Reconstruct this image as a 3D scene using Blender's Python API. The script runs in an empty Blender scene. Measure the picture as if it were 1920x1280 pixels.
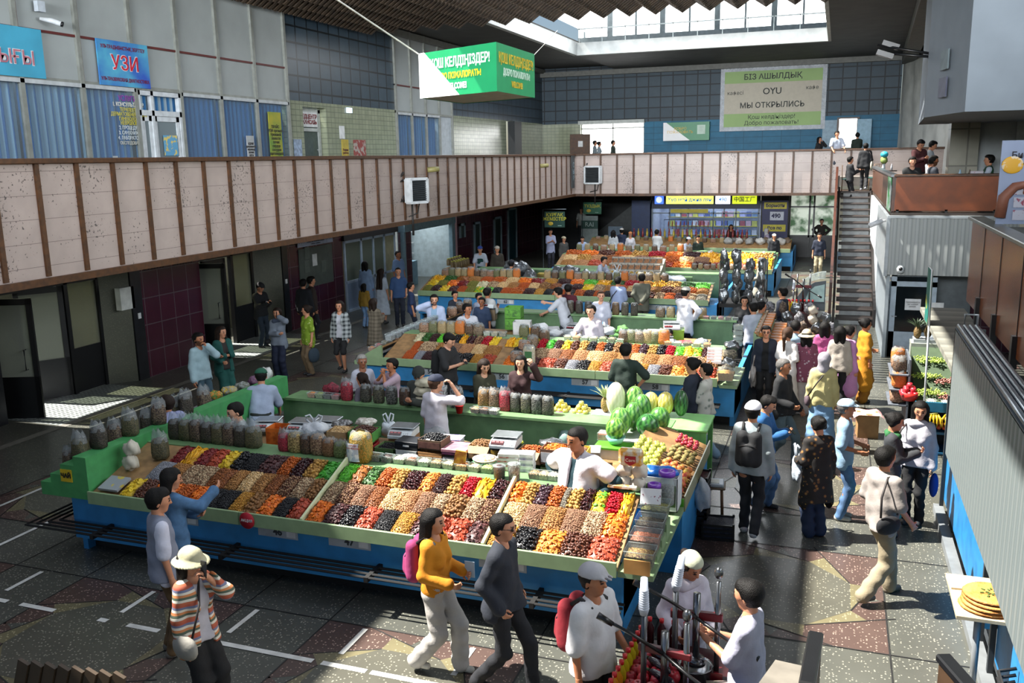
import bpy, math, random
import numpy as np
from mathutils import Matrix, Vector
SC = bpy.context.scene; COL = SC.collection
RN = random.Random(7); NR = np.random.default_rng(7)
F_PX = 1681.4; PITCH, YAW, ROLL = 0.201846, -0.346266, 0.0185690; CAM_H = 4.9
_cy, _sy, _cp, _sp = math.cos(YAW), math.sin(YAW), math.cos(PITCH), math.sin(PITCH)
C_F = np.array([_sy*_cp, _cy*_cp, -_sp]); _r = np.array([_cy, -_sy, 0.0]); _d = np.cross(C_F, _r)
C_R = math.cos(ROLL)*_r + math.sin(ROLL)*_d; C_D = -math.sin(ROLL)*_r + math.cos(ROLL)*_d
cam = bpy.data.cameras.new('camera'); cam_o = bpy.data.objects.new('camera', cam); COL.objects.link(cam_o)
cam.sensor_width = 36.0; cam.lens = F_PX/1920*36; cam.clip_start = 0.05; cam.clip_end = 300
cam_o.matrix_world = Matrix(((C_R[0], -C_D[0], -C_F[0], 0), (C_R[1], -C_D[1], -C_F[1], 0), (C_R[2], -C_D[2], -C_F[2], CAM_H), (0, 0, 0, 1)))
SC.camera = cam_o
W = bpy.data.worlds.new('world'); SC.world = W; W.use_nodes = True
_n = W.node_tree.nodes; _l = W.node_tree.links
_sky = _n.new('ShaderNodeTexSky'); _sky.sky_type = 'NISHITA'; _sky.sun_disc = False; _sky.sun_elevation = 0.9; _sky.sun_rotation = 4.6
_l.new(_sky.outputs[0], _n['Background'].inputs[0]); _n['Background'].inputs[1].default_value = 0.105
SUN_DIR = Vector((1.0, 0.12, -1.5)).normalized()
sun = bpy.data.lights.new('sun', 'SUN'); sun.energy = 19.0; sun.angle = 0.012; sun.color = (1.0, 0.95, 0.87)
sun_o = bpy.data.objects.new('sun', sun); COL.objects.link(sun_o)
sun_o.rotation_euler = SUN_DIR.to_track_quat('-Z', 'Y').to_euler()
def area(name, loc, sx, sy, e, col=(0.93, 0.97, 1.0), rot=(0, 0, 0), spread=3.14159):
 l = bpy.data.lights.new(name, 'AREA'); l.shape = 'RECTANGLE'; l.size = sx; l.size_y = sy; l.energy = e; l.color = col; l.spread = spread
 o = bpy.data.objects.new(name, l); COL.objects.link(o); o.location = loc; o.rotation_euler = rot
 return o
area('skylight_near', (-7.1, 12, 9.6), 7.6, 16, 520)
area('skylight_far', (-5.7, 33.5, 9.9), 10, 10, 1500)
area('side_fill', (5.5, 10, 7.4), 3.2, 15, 1000, rot=(0, math.pi/2+0.1, 0), spread=2.2)  # added unseen fill light that lifts the upper left walls and balcony
area('rear_fill', (-6, -2.5, 8.0), 14, 2.6, 1400, rot=(math.pi/2+0.04, 0, 0.05), spread=1.0)  # added fill light behind the camera, brightens the far wall and sign
vs = SC.view_settings; vs.view_transform = 'Standard'; vs.look = 'None'; vs.gamma = 1; vs.use_curve_mapping = False; vs.exposure = 0.0
SC.cycles.use_denoising = True; SC.cycles.max_bounces = 6; SC.cycles.diffuse_bounces = 3; SC.cycles.glossy_bounces = 2
SC.cycles.transmission_bounces = 3; SC.cycles.transparent_max_bounces = 6; SC.cycles.sample_clamp_indirect = 6.0
SC.cycles.caustics_reflective = False; SC.cycles.caustics_refractive = False
def ray(x, y): return ((x-960)/F_PX)*C_R + ((y-640)/F_PX)*C_D + C_F
def atz(x, y, z=0.0): q = ray(x, y); t = (z-CAM_H)/q[2]; return Vector((q[0]*t, q[1]*t, z))
def atX(x, y, X): q = ray(x, y); t = X/q[0]; return Vector((X, q[1]*t, CAM_H+q[2]*t))
def atY(x, y, Y): q = ray(x, y); t = Y/q[1]; return Vector((q[0]*t, Y, CAM_H+q[2]*t))
def hx(s):
 s = s.lstrip('#'); o = []
 if len(s) == 3: s = ''.join(c*2 for c in s)
 for i in (0, 2, 4):
  c = int(s[i:i+2], 16)/255; o.append(c/12.92 if c <= 0.04045 else ((c+0.055)/1.055)**2.4)
 return tuple(o)
MATS = {}
def _new(name):
 m = bpy.data.materials.new(name); m.use_nodes = True; n = m.node_tree.nodes; return m, n, m.node_tree.links, n['Principled BSDF']
def _math(n, l, op, a, b=None):
 q = n.new('ShaderNodeMath'); q.operation = op
 for i, v in enumerate((a, b)):
  if v is None: continue
  if isinstance(v, (int, float)): q.inputs[i].default_value = v
  else: l.new(v, q.inputs[i])
 return q.outputs[0]
def _mix(n, l, f, a, b, bt='MIX'):
 q = n.new('ShaderNodeMix'); q.data_type = 'RGBA'; q.blend_type = bt
 for i, v in ((0, f), (6, a), (7, b)):
  if isinstance(v, tuple): q.inputs[i].default_value = (*v[:3], 1)
  elif isinstance(v, (int, float)): q.inputs[i].default_value = v
  else: l.new(v, q.inputs[i])
 return q.outputs[2]
def M(c, rough=0.6, metal=0.0, var=0.12, scale=6.0, bump=0.0, bscale=80.0, emit=0.0, c2=None, lo=0.35, hi=0.65, alpha=1.0, spec=0.5, trans=0.0):
 key = ('M', c, rough, metal, var, scale, bump, bscale, emit, c2, lo, hi, alpha, spec, trans)
 if key in MATS: return MATS[key]
 m, n, l, b = _new('mat_'+c.strip('#')); MATS[key] = m
 tc = n.new('ShaderNodeTexCoord'); no = n.new('ShaderNodeTexNoise'); no.inputs['Scale'].default_value = scale; no.inputs['Detail'].default_value = 4
 l.new(tc.outputs['Object'], no.inputs['Vector'])
 a = hx(c); k = hx(c2) if c2 else tuple(min(1, v*(1+var)) for v in a); a = a if c2 else tuple(v*(1-var) for v in a)
 mr = n.new('ShaderNodeMapRange'); mr.inputs[1].default_value = lo; mr.inputs[2].default_value = hi; l.new(no.outputs[0], mr.inputs[0])
 col = _mix(n, l, mr.outputs[0], a, k); l.new(col, b.inputs['Base Color'])
 b.inputs['Roughness'].default_value = rough; b.inputs['Metallic'].default_value = metal; b.inputs['Specular IOR Level'].default_value = spec
 if bump:
  n2 = n.new('ShaderNodeTexNoise'); n2.inputs['Scale'].default_value = bscale; n2.inputs['Detail'].default_value = 2; l.new(tc.outputs['Object'], n2.inputs['Vector'])
  bp = n.new('ShaderNodeBump'); bp.inputs['Strength'].default_value = bump; bp.inputs['Distance'].default_value = 0.02
  l.new(n2.outputs[0], bp.inputs['Height']); l.new(bp.outputs[0], b.inputs['Normal'])
 if emit: l.new(col, b.inputs['Emission Color']); b.inputs['Emission Strength'].default_value = emit
 if alpha < 1: b.inputs['Alpha'].default_value = alpha
 if trans: b.inputs['Transmission Weight'].default_value = trans
 return m
def MC(rough=0.6, spec=0.4, nscale=40.0, namt=0.25):
 """colour stored per piece on the mesh (dried fruit, packs, bodies), with a little mottling"""
 key = ('C', rough, spec, nscale, namt)
 if key in MATS: return MATS[key]
 m, n, l, b = _new('mat_pieces'); MATS[key] = m
 at = n.new('ShaderNodeAttribute'); at.attribute_name = 'Col'; tc = n.new('ShaderNodeTexCoord'); no = n.new('ShaderNodeTexNoise')
 no.inputs['Scale'].default_value = nscale; l.new(tc.outputs['Object'], no.inputs['Vector'])
 f = _math(n, l, 'MULTIPLY_ADD', no.outputs[0], 2*namt); n[f.node.name].inputs[2].default_value = 1-namt
 col = _mix(n, l, 1.0, at.outputs[0], f, 'MULTIPLY'); l.new(col, b.inputs['Base Color'])
 b.inputs['Roughness'].default_value = rough; b.inputs['Specular IOR Level'].default_value = spec
 return m
def MT(c1, c2, mortar, w, h, ms=0.012, axes='yz', rough=0.35, off=0.0, bump=0.3, var=0.25):
 """square or staggered tiles on a wall"""
 key = ('T', c1, c2, mortar, w, h, ms, axes, rough, off)
 if key in MATS: return MATS[key]
 m, n, l, b = _new('mat_tiles'); MATS[key] = m
 tc = n.new('ShaderNodeTexCoord'); sx = n.new('ShaderNodeSeparateXYZ'); cx = n.new('ShaderNodeCombineXYZ'); l.new(tc.outputs['Object'], sx.inputs[0])
 for i, a in enumerate(axes): l.new(sx.outputs['xyz'.index(a)], cx.inputs[i])
 br = n.new('ShaderNodeTexBrick'); l.new(cx.outputs[0], br.inputs['Vector']); br.offset = off; br.inputs['Scale'].default_value = 1
 br.inputs['Color1'].default_value = (*hx(c1), 1); br.inputs['Color2'].default_value = (*hx(c2), 1); br.inputs['Mortar'].default_value = (*hx(mortar), 1)
 br.inputs['Mortar Size'].default_value = ms; br.inputs['Brick Width'].default_value = w; br.inputs['Row Height'].default_value = h; br.inputs['Mortar Smooth'].default_value = 0.1
 no = n.new('ShaderNodeTexNoise'); no.inputs['Scale'].default_value = 3.0; no.inputs['Detail'].default_value = 6; l.new(tc.outputs['Object'], no.inputs['Vector'])
 f = _math(n, l, 'MULTIPLY_ADD', no.outputs[0], 2*var); f.node.inputs[2].default_value = 1-var
 col = _mix(n, l, 1.0, br.outputs[0], f, 'MULTIPLY'); l.new(col, b.inputs['Base Color']); b.inputs['Roughness'].default_value = rough
 bp = n.new('ShaderNodeBump'); bp.inputs['Strength'].default_value = bump; bp.inputs['Distance'].default_value = 0.01; bp.invert = True
 l.new(br.outputs[1], bp.inputs['Height']); l.new(bp.outputs[0], b.inputs['Normal'])
 return m
def MTZ(c, spot, rough=0.32, scale=34.0, thr=0.16, var=0.3):
 """terrazzo / granite: stone chips in a darker ground"""
 key = ('Z', c, spot, rough, scale, thr)
 if key in MATS: return MATS[key]
 m, n, l, b = _new('mat_terrazzo'); MATS[key] = m
 tc = n.new('ShaderNodeTexCoord'); vo = n.new('ShaderNodeTexVoronoi'); vo.inputs['Scale'].default_value = scale; l.new(tc.outputs['Object'], vo.inputs['Vector'])
 no = n.new('ShaderNodeTexNoise'); no.inputs['Scale'].default_value = 1.7; no.inputs['Detail'].default_value = 8; l.new(tc.outputs['Object'], no.inputs['Vector'])
 f = _math(n, l, 'MULTIPLY_ADD', no.outputs[0], 2*var); f.node.inputs[2].default_value = 1-var
 base = _mix(n, l, 1.0, hx(c), f, 'MULTIPLY')
 sx = n.new('ShaderNodeSeparateColor'); l.new(vo.outputs['Color'], sx.inputs[0])
 chip = _math(n, l, 'LESS_THAN', vo.outputs['Distance'], thr*1.9); keep = _math(n, l, 'GREATER_THAN', sx.outputs[0], 0.55)
 col = _mix(n, l, _math(n, l, 'MULTIPLY', chip, keep), base, hx(spot)); l.new(col, b.inputs['Base Color'])
 b.inputs['Roughness'].default_value = rough
 return m
def MSPECK(c, dark, rough=0.35):
 """pink marble slabs: pale joints and clusters of dark pores"""
 key = ('S', c, dark)
 if key in MATS: return MATS[key]
 m, n, l, b = _new('mat_marble'); MATS[key] = m
 tc = n.new('ShaderNodeTexCoord'); pos = tc.outputs['Object']
 n1 = n.new('ShaderNodeTexNoise'); n1.inputs['Scale'].default_value = 22; n1.inputs['Detail'].default_value = 3; l.new(pos, n1.inputs['Vector'])
 n2 = n.new('ShaderNodeTexNoise'); n2.inputs['Scale'].default_value = 1.1; n2.inputs['Detail'].default_value = 2; l.new(pos, n2.inputs['Vector'])
 n3 = n.new('ShaderNodeTexNoise'); n3.inputs['Scale'].default_value = 3; n3.inputs['Detail'].default_value = 5; l.new(pos, n3.inputs['Vector'])
 s = _math(n, l, 'MULTIPLY_ADD', n2.outputs[0], 0.55); s.node.inputs[2].default_value = 0.0
 t = _math(n, l, 'ADD', n1.outputs[0], s); pore = _math(n, l, 'GREATER_THAN', t, 0.955)
 f = _math(n, l, 'MULTIPLY_ADD', n3.outputs[0], 0.4); f.node.inputs[2].default_value = 0.8
 base = _mix(n, l, 1.0, hx(c), f, 'MULTIPLY')
 sp = n.new('ShaderNodeSeparateXYZ'); l.new(pos, sp.inputs[0])
 zz = _math(n, l, 'FRACT', _math(n, l, 'DIVIDE', sp.outputs[2], 0.345)); jo = _math(n, l, 'LESS_THAN', zz, 0.022)
 col = _mix(n, l, jo, base, hx('#6d5f5c')); col = _mix(n, l, _math(n, l, 'MULTIPLY', pore, 0.85), col, hx(dark))
 l.new(col, b.inputs['Base Color']); b.inputs['Roughness'].default_value = rough
 return m
def MSTR(cols, axis=2, period=0.1, rough=0.8, kind='stripe', scale=1.0, wob=0.0):
 """cloth and siding patterns: stripes, checks, flowers, ribs"""
 key = ('P', tuple(cols), axis, period, kind, scale, rough)
 if key in MATS: return MATS[key]
 m, n, l, b = _new('mat_'+kind); MATS[key] = m
 tc = n.new('ShaderNodeTexCoord'); sp = n.new('ShaderNodeSeparateXYZ'); l.new(tc.outputs['Object'], sp.inputs[0]); C = [hx(c) for c in cols]
 if kind in ('stripe', 'rib'):
  fr = _math(n, l, 'FRACT', _math(n, l, 'DIVIDE', sp.outputs[axis], period))
  rp = n.new('ShaderNodeValToRGB'); rp.color_ramp.interpolation = 'CONSTANT' if kind == 'stripe' else 'EASE'
  e = rp.color_ramp.elements
  while len(e) < len(C): e.new(0.5)
  for i, c in enumerate(C): e[i].position = i/len(C); e[i].color = (*c, 1)
  l.new(fr, rp.inputs[0]); col = rp.outputs[0]
  if kind == 'rib':
   tri = _math(n, l, 'PINGPONG', fr, 0.5); bp = n.new('ShaderNodeBump'); bp.inputs['Strength'].default_value = 0.8; bp.inputs['Distance'].default_value = 0.03
   l.new(tri, bp.inputs['Height']); l.new(bp.outputs[0], b.inputs['Normal'])
 elif kind == 'check':
  fs = []
  for ax in (1, 2):
   fr = _math(n, l, 'FRACT', _math(n, l, 'DIVIDE', sp.outputs[ax], period)); fs.append(_math(n, l, 'LESS_THAN', fr, 0.45))
  col = _mix(n, l, _math(n, l, 'MULTIPLY', _math(n, l, 'ADD', fs[0], fs[1]), 0.5), C[0], C[1])
 else:
  vo = n.new('ShaderNodeTexVoronoi'); vo.inputs['Scale'].default_value = scale; l.new(tc.outputs['Object'], vo.inputs['Vector'])
  sc = n.new('ShaderNodeSeparateColor'); l.new(vo.outputs['Color'], sc.inputs[0])
  col = _mix(n, l, _math(n, l, 'MULTIPLY', _math(n, l, 'LESS_THAN', vo.outputs['Distance'], 0.33), _math(n, l, 'GREATER_THAN', sc.outputs[0], 0.45)), C[0], C[1])
  if len(C) > 2: col = _mix(n, l, _math(n, l, 'LESS_THAN', vo.outputs['Distance'], 0.14), col, C[2])
 l.new(col, b.inputs['Base Color']); b.inputs['Roughness'].default_value = rough
 return m
def MGLASS(tint='#dfe8ea', fac=0.78, rough=0.03):
 """thin clear glass or film: mostly see-through with a sharp reflection"""
 key = ('G', tint, fac, rough)
 if key in MATS: return MATS[key]
 m, n, l, b = _new('mat_glass'); MATS[key] = m
 tr = n.new('ShaderNodeBsdfTransparent'); tr.inputs[0].default_value = (*hx(tint), 1); mx = n.new('ShaderNodeMixShader'); mx.inputs[0].default_value = fac
 no = n.new('ShaderNodeTexNoise'); no.inputs['Scale'].default_value = 25; bp = n.new('ShaderNodeBump'); bp.inputs['Strength'].default_value = min(1, rough*4); bp.inputs['Distance'].default_value = 0.02
 tc = n.new('ShaderNodeTexCoord'); l.new(tc.outputs['Object'], no.inputs['Vector']); l.new(no.outputs[0], bp.inputs['Height']); l.new(bp.outputs[0], b.inputs['Normal'])
 b.inputs['Base Color'].default_value = (*hx(tint), 1); b.inputs['Roughness'].default_value = rough
 l.new(b.outputs[0], mx.inputs[1]); l.new(tr.outputs[0], mx.inputs[2]); l.new(mx.outputs[0], n['Material Output'].inputs[0])
 return m
def finish(me, smooth):
 if len(me.polygons):
  me.polygons.foreach_set('use_smooth', np.asarray(smooth, bool) if not np.isscalar(smooth) else np.full(len(me.polygons), bool(smooth)))
class MB:
 def __init__(s): s.v = []; s.f = []; s.sm = []; s.mi = []; s.c = []
 def add(s, vs, fs, smooth=False, mi=0, col=None):
  o = len(s.v); s.v += [tuple(v) for v in vs]; s.f += [tuple(i+o for i in f) for f in fs]; s.sm += [smooth]*len(fs); s.mi += [mi]*len(fs)
  s.c += [col or (1, 1, 1)]*len(vs)
  return s
 def box(s, c, d, rz=0.0, ch=0.0, mi=0, col=None, M4=None, taper=1.0):
  x, y, z = d[0]/2, d[1]/2, d[2]/2
  if ch <= 0:
   V = [(sx*x*(taper if sz < 0 else 1), sy*y*(taper if sz < 0 else 1), sz*z) for sz in (-1, 1) for sy in (-1, 1) for sx in (-1, 1)]
   Fc = [(0, 2, 3, 1), (4, 5, 7, 6), (0, 1, 5, 4), (2, 6, 7, 3), (0, 4, 6, 2), (1, 3, 7, 5)]
  else:
   V = []; idx = {}
   for sx in (-1, 1):
    for sy in (-1, 1):
     for sz in (-1, 1):
      for a in range(3):
       p = [sx*(x-ch), sy*(y-ch), sz*(z-ch)]; p[a] += (sx, sy, sz)[a]*ch; idx[sx, sy, sz, a] = len(V); V.append(p)
   Fc = []
   for a in range(3):
    b_, c_ = (a+1) % 3, (a+2) % 3
    for sg in (-1, 1):
     q = []
     for u, w in ((-1, -1), (1, -1), (1, 1), (-1, 1)):
      k = [0, 0, 0]; k[a] = sg; k[b_] = u; k[c_] = w; q.append(idx[k[0], k[1], k[2], a])
     Fc.append(tuple(q if sg > 0 else q[::-1]))
    for su in (-1, 1):
     for sw in (-1, 1):
      k0 = [0, 0, 0]; k0[b_] = su; k0[c_] = sw; k1 = list(k0); k0[a] = -1; k1[a] = 1
      q = [idx[*k0, b_], idx[*k1, b_], idx[*k1, c_], idx[*k0, c_]]; Fc.append(tuple(q if su*sw < 0 else q[::-1]))
   for sx in (-1, 1):
    for sy in (-1, 1):
     for sz in (-1, 1):
      q = [idx[sx, sy, sz, a] for a in range(3)]; Fc.append(tuple(q if sx*sy*sz > 0 else q[::-1]))
  if M4 is not None: V = [tuple(M4 @ Vector(v)) for v in V]
  else:
   cr, sr = math.cos(rz), math.sin(rz); V = [(c[0]+v[0]*cr-v[1]*sr, c[1]+v[0]*sr+v[1]*cr, c[2]+v[2]) for v in V]
  return s.add(V, Fc, False, mi, col)
 def bx(s, x0, x1, y0, y1, z0, z1, mi=0, ch=0.0, col=None): return s.box(((x0+x1)/2, (y0+y1)/2, (z0+z1)/2), (abs(x1-x0), abs(y1-y0), abs(z1-z0)), 0, ch, mi, col)
 def prism(s, poly, a, b, axis=2, mi=0, col=None):
  """polygon given in the two other axes (in order), extruded along axis from a to b"""
  def P(u, w, t):
   q = [0, 0, 0]; o = [i for i in range(3) if i != axis]; q[o[0]] = u; q[o[1]] = w; q[axis] = t; return tuple(q)
  n = len(poly); V = [P(*p, a) for p in poly]+[P(*p, b) for p in poly]
  Fc = [tuple(range(n)), tuple(range(2*n-1, n-1, -1))]+[(i, i+n, (i+1) % n+n, (i+1) % n) for i in range(n)]
  return s.add(V, Fc, False, mi, col)
 def tube(s, pts, r, n=8, closed=False, mi=0, col=None, smooth=True):
  P = [Vector(p) for p in pts]; V = []; Fc = []; m = len(P); rs = r if hasattr(r, '__len__') else [r]*m
  up = Vector((0, 0, 1))
  for i in range(m):
   t = (P[(i+1) % m]-P[i-1] if closed else P[min(i+1, m-1)]-P[max(i-1, 0)]).normalized()
   u = up.cross(t)
   if u.length < 1e-3: u = Vector((1, 0, 0)).cross(t)
   u.normalize(); w = t.cross(u)
   for k in range(n):
    a = 2*math.pi*k/n; V.append(P[i]+rs[i]*(math.cos(a)*u+math.sin(a)*w))
  for i in range(m if closed else m-1):
   for k in range(n): Fc.append((i*n+k, i*n+(k+1) % n, ((i+1) % m)*n+(k+1) % n, ((i+1) % m)*n+k))
  if not closed: Fc += [tuple(range(n-1, -1, -1)), tuple((m-1)*n+k for k in range(n))]
  return s.add(V, Fc, smooth, mi, col)
 def lathe(s, prof, n=16, c=(0, 0, 0), mi=0, col=None, smooth=True, sx=1.0, sy=1.0, M4=None):
  V = []; Fc = []; m = len(prof)
  for r, z in prof:
   for k in range(n):
    a = 2*math.pi*k/n; V.append((c[0]+r*sx*math.cos(a), c[1]+r*sy*math.sin(a), c[2]+z))
  for i in range(m-1):
   for k in range(n): Fc.append((i*n+k, i*n+(k+1) % n, (i+1)*n+(k+1) % n, (i+1)*n+k))
  if prof[0][0] > 1e-4: Fc.append(tuple(range(n-1, -1, -1)))
  if prof[-1][0] > 1e-4: Fc.append(tuple((m-1)*n+k for k in range(n)))
  if M4 is not None: V = [tuple(M4 @ Vector(v)) for v in V]
  return s.add(V, Fc, smooth, mi, col)
 def ell(s, c, r, nu=12, nv=8, mi=0, col=None, M4=None, warp=None):
  r = r if hasattr(r, '__len__') else (r, r, r); V = []; Fc = []
  for j in range(nv+1):
   t = math.pi*j/nv
   for i in range(nu):
    a = 2*math.pi*i/nu; p = Vector((math.sin(t)*math.cos(a), math.sin(t)*math.sin(a), -math.cos(t)))
    k = warp(p) if warp else 1.0
    p = Vector((p.x*r[0]*k, p.y*r[1]*k, p.z*r[2]*k)); p = (M4 @ p) if M4 is not None else p+Vector(c); V.append(p)
  for j in range(nv):
   for i in range(nu): Fc.append((j*nu+i, j*nu+(i+1) % nu, (j+1)*nu+(i+1) % nu, (j+1)*nu+i))
  return s.add(V, Fc, True, mi, col)
 def grid(s, fn, nu, nv, mi=0, col=None, smooth=True):
  V = [fn(i/nu, j/nv) for j in range(nv+1) for i in range(nu+1)]
  return s.add(V, [(j*(nu+1)+i, j*(nu+1)+i+1, (j+1)*(nu+1)+i+1, (j+1)*(nu+1)+i) for j in range(nv) for i in range(nu)], smooth, mi, col)
 def mesh(s, name):
  me = bpy.data.meshes.new(name); me.from_pydata(s.v, [], s.f); finish(me, s.sm)
  if any(s.mi): me.polygons.foreach_set('material_index', s.mi)
  if any(c != (1, 1, 1) for c in s.c):
   at = me.color_attributes.new('Col', 'FLOAT_COLOR', 'POINT'); at.data.foreach_set('color', np.array([(*c, 1) for c in s.c], np.float32).ravel())
  return me
 def obj(s, name, mat, parent=None, loc=None, rz=0.0):
  me = s.mesh(name)
  for m in (mat if isinstance(mat, (list, tuple)) else [mat]): me.materials.append(m)
  o = bpy.data.objects.new(name, me); COL.objects.link(o)
  if parent is not None: o.parent = parent
  if loc is not None: o.location = loc
  if rz: o.rotation_euler = (0, 0, rz)
  return o
LABELS = {}
ORD = ['first', 'second', 'third', 'fourth', 'fifth', 'sixth', 'seventh', 'eighth', 'ninth', 'tenth', 'eleventh', 'twelfth', 'thirteenth', 'fourteenth', 'fifteenth', 'sixteenth', 'seventeenth', 'eighteenth', 'nineteenth', 'twentieth'] + ['%dth' % i for i in range(21, 60)]
def tag(o, label, cat, group=None, kind=None):
 LABELS.setdefault(label, []).append(o); o['label'] = label; o['category'] = cat
 if group: o['group'] = group
 if kind: o['kind'] = kind
 return o
def T(name, label, cat, loc=(0, 0, 0), rz=0.0, group=None):
 o = bpy.data.objects.new(name, None); COL.objects.link(o); o.location = loc; o.rotation_euler = (0, 0, rz); o.empty_display_size = 0.1
 return tag(o, label, cat, group)
def S(name, mb, mat, parent=None):
 o = mb.obj(name, mat, parent)
 if parent is None: o['kind'] = 'structure'
 return o
def dup(root, loc, rz, label, group=None, sc=None):
 r = root.copy(); COL.objects.link(r); r.location = loc; r.rotation_euler = (0, 0, rz); LABELS.setdefault(label, []).append(r); r['label'] = label
 if group: r['group'] = group
 if sc: r.scale = (sc, sc, sc) if not hasattr(sc, '__len__') else sc
 for ch in list(root.children):
  c = ch.copy(); COL.objects.link(c); c.parent = r
  for g in list(ch.children):
   d = g.copy(); COL.objects.link(d); d.parent = c
 return r
def text(body, size, mat, parent, loc, rot, name='lettering', bold=0.0, align='CENTER', sx=1.0):
 cu = bpy.data.curves.new(name, 'FONT'); cu.body = body; cu.size = size; cu.align_x = align; cu.align_y = 'CENTER'; cu.offset = bold; cu.resolution_u = 3; cu.extrude = 0.002; cu.space_line = 0.95
 cu.materials.append(mat); o = bpy.data.objects.new(name, cu); COL.objects.link(o); o.parent = parent; o.location = loc; o.rotation_euler = rot; o.scale = (sx, 1, 1)
 return o
PI = math.pi
RX = (PI/2, 0, 0)          # text facing -Y
RL = (PI/2, 0, PI/2)       # text facing +X
def g_floor():
 m = MB(); m.add([(-24, -4, 0), (9, -4, 0), (9, 54, 0), (-24, 54, 0)], [(0, 1, 2, 3)], mi=0)
 def poly(pts, z, mi): m.add([(x, y, z) for x, y in pts], [tuple(range(len(pts)))], mi=mi)
 for i in range(-2, 4):
  for j in range(-1, 12):
   cx, cy = -0.42-3.4*i, 10.0+3.4*j
   if cx < -13.6: continue
   h = 1.15; q = 0.55
   for sx, sy in ((1, 1), (1, -1), (-1, 1), (-1, -1)):
    P = [(sx*h, sy*h), (sx*h, -sy*0.02), (sx*0.87, sy*0.12), (sx*q, sy*0.62), (sx*0.12, sy*0.87), (-sx*0.02, sy*h)]
    poly([(cx+a, cy+b) for a, b in P][::1 if sx*sy > 0 else -1], 0.0015, 1)
   for k in range(8):
    a = PI/8+k*PI/4; b_ = a+PI/4
    p0 = (0.86*math.cos(a), 0.86*math.sin(a)); p1 = (0.86*math.cos(b_), 0.86*math.sin(b_)); mid = ((a+b_)/2)
    tip = (1.08*math.cos(mid+0.3), 1.08*math.sin(mid+0.3))
    poly([(cx+x, cy+y) for x, y in (p0, tip, p1)], 0.003, 2)
   poly([(cx+0.86*math.cos(PI/8+k*PI/4), cy+0.86*math.sin(PI/8+k*PI/4)) for k in range(8)], 0.0042, 3)
   for k in range(8):
    a, b_ = PI/8+k*PI/4, PI/8+(k+1)*PI/4; w = 0.008; p0, p1 = [(cx+r_*math.cos(t_), cy+r_*math.sin(t_)) for r_, t_ in ((0.86, a), (1.3, b_+.1))]; dx, dy = p1[0]-p0[0], p1[1]-p0[1]; dl = math.hypot(dx, dy); ox, oy = -dy/dl*w, dx/dl*w
    poly([(p0[0]+ox, p0[1]+oy), (p0[0]-ox, p0[1]-oy), (p1[0]-ox, p1[1]-oy), (p1[0]+ox, p1[1]+oy)], 0.0048, 4)
   for sgn in (-1, 1):
    w = 0.008; poly([(cx+sgn*h-w, cy-1.7), (cx+sgn*h+w, cy-1.7), (cx+sgn*h+w, cy+1.7), (cx+sgn*h-w, cy+1.7)], 0.0056, 4)
    poly([(cx-1.7, cy+sgn*h-w), (cx+1.7, cy+sgn*h-w), (cx+1.7, cy+sgn*h+w), (cx-1.7, cy+sgn*h+w)], 0.0064, 4)
 for x0, x1 in ((-9.3, -8.75), (-8.55, -8.05), (-7.42, -7.3), (-7.02, -6.6), (-6.5, -6.2), (-5.9, -4.7), (-4.6, -4.1), (-4.05, -3.3), (-2.2, -1.5)):
  poly([(x0, 6.945), (x1, 6.945), (x1, 7.015), (x0, 7.015)], 0.0075, 5)
 for x in (-9.0, -7.29, -5.86, -4.5, -3.26): poly([(x-0.03, 7.18), (x+0.03, 7.18), (x+0.03, 7.7), (x-0.03, 7.7)], 0.0075, 5)
 for x, y, L in ((-11.4, 9.6, 2.4), (-11.0, 13.6, 1.0), (-11.2, 15.4, 0.9), (-10.2, 8.3, 1.3)): poly([(x-0.03, y-L/2), (x+0.03, y-L/2), (x+0.03, y+L/2), (x-0.03, y+L/2)], 0.0075, 5)
 poly([(-13.9, 9), (-13.7, 9), (-13.7, 36), (-13.9, 36)], 0.0075, 6)
 for y0, y1 in ((12.7, 15.6), (18.8, 22.0)): poly([(-15.6, y0), (-13.9, y0), (-13.9, y1), (-15.6, y1)], 0.0075, 7)
 S('floor', m, [MTZ('#4d4e48', '#8b897c'), MTZ('#4e3f3a', '#9a8377'), MTZ('#6a644c', '#a39a78'), MTZ('#504f46', '#8f8c7c'), M('#1c1c1b', 0.6), M('#c9c9c4', 0.7), M('#6c6a63', 0.6),
     MT('#5b615f', '#4c514f', '#a4aaa8', 0.12, 0.1, 0.02, 'xy', 0.3)])
g_floor()
maroon = MT('#471427', '#3c1022', '#5b4a50', 0.5, 0.62, 0.012, 'yz', 0.25)
maroonx = MT('#471427', '#3c1022', '#5b4a50', 0.5, 0.62, 0.012, 'xz', 0.25)
granite = MTZ('#56574c', '#7a7868', 0.35, 45, 0.14); darkst = M('#15161a', 0.3, var=0.3); black = M('#101113', 0.35); brown = M('#46290f', 0.45, var=0.3, scale=12)
marble = MSPECK('#a3948d', '#3a3434')
m = MB(); H0 = 3.3
for y0, y1 in ((2, 12.4), (16.3, 18.5), (22.3, 25.5), (30.1, 30.6), (35.0, 47)): m.bx(-15.3, -15, y0, y1, 0, H0)
S('wall_left', m, maroon)
m = MB(); m.bx(-18.6, -18.4, 11, 24, 0, H0); m.bx(-18.4, -15.3, 12.2, 12.4, 0, H0); m.bx(-18.4, -15.3, 16.3, 16.5, 0, H0); m.bx(-18.4, -15.3, 18.3, 18.5, 0, H0); m.bx(-18.4, -15.3, 22.3, 22.5, 0, H0)
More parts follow.
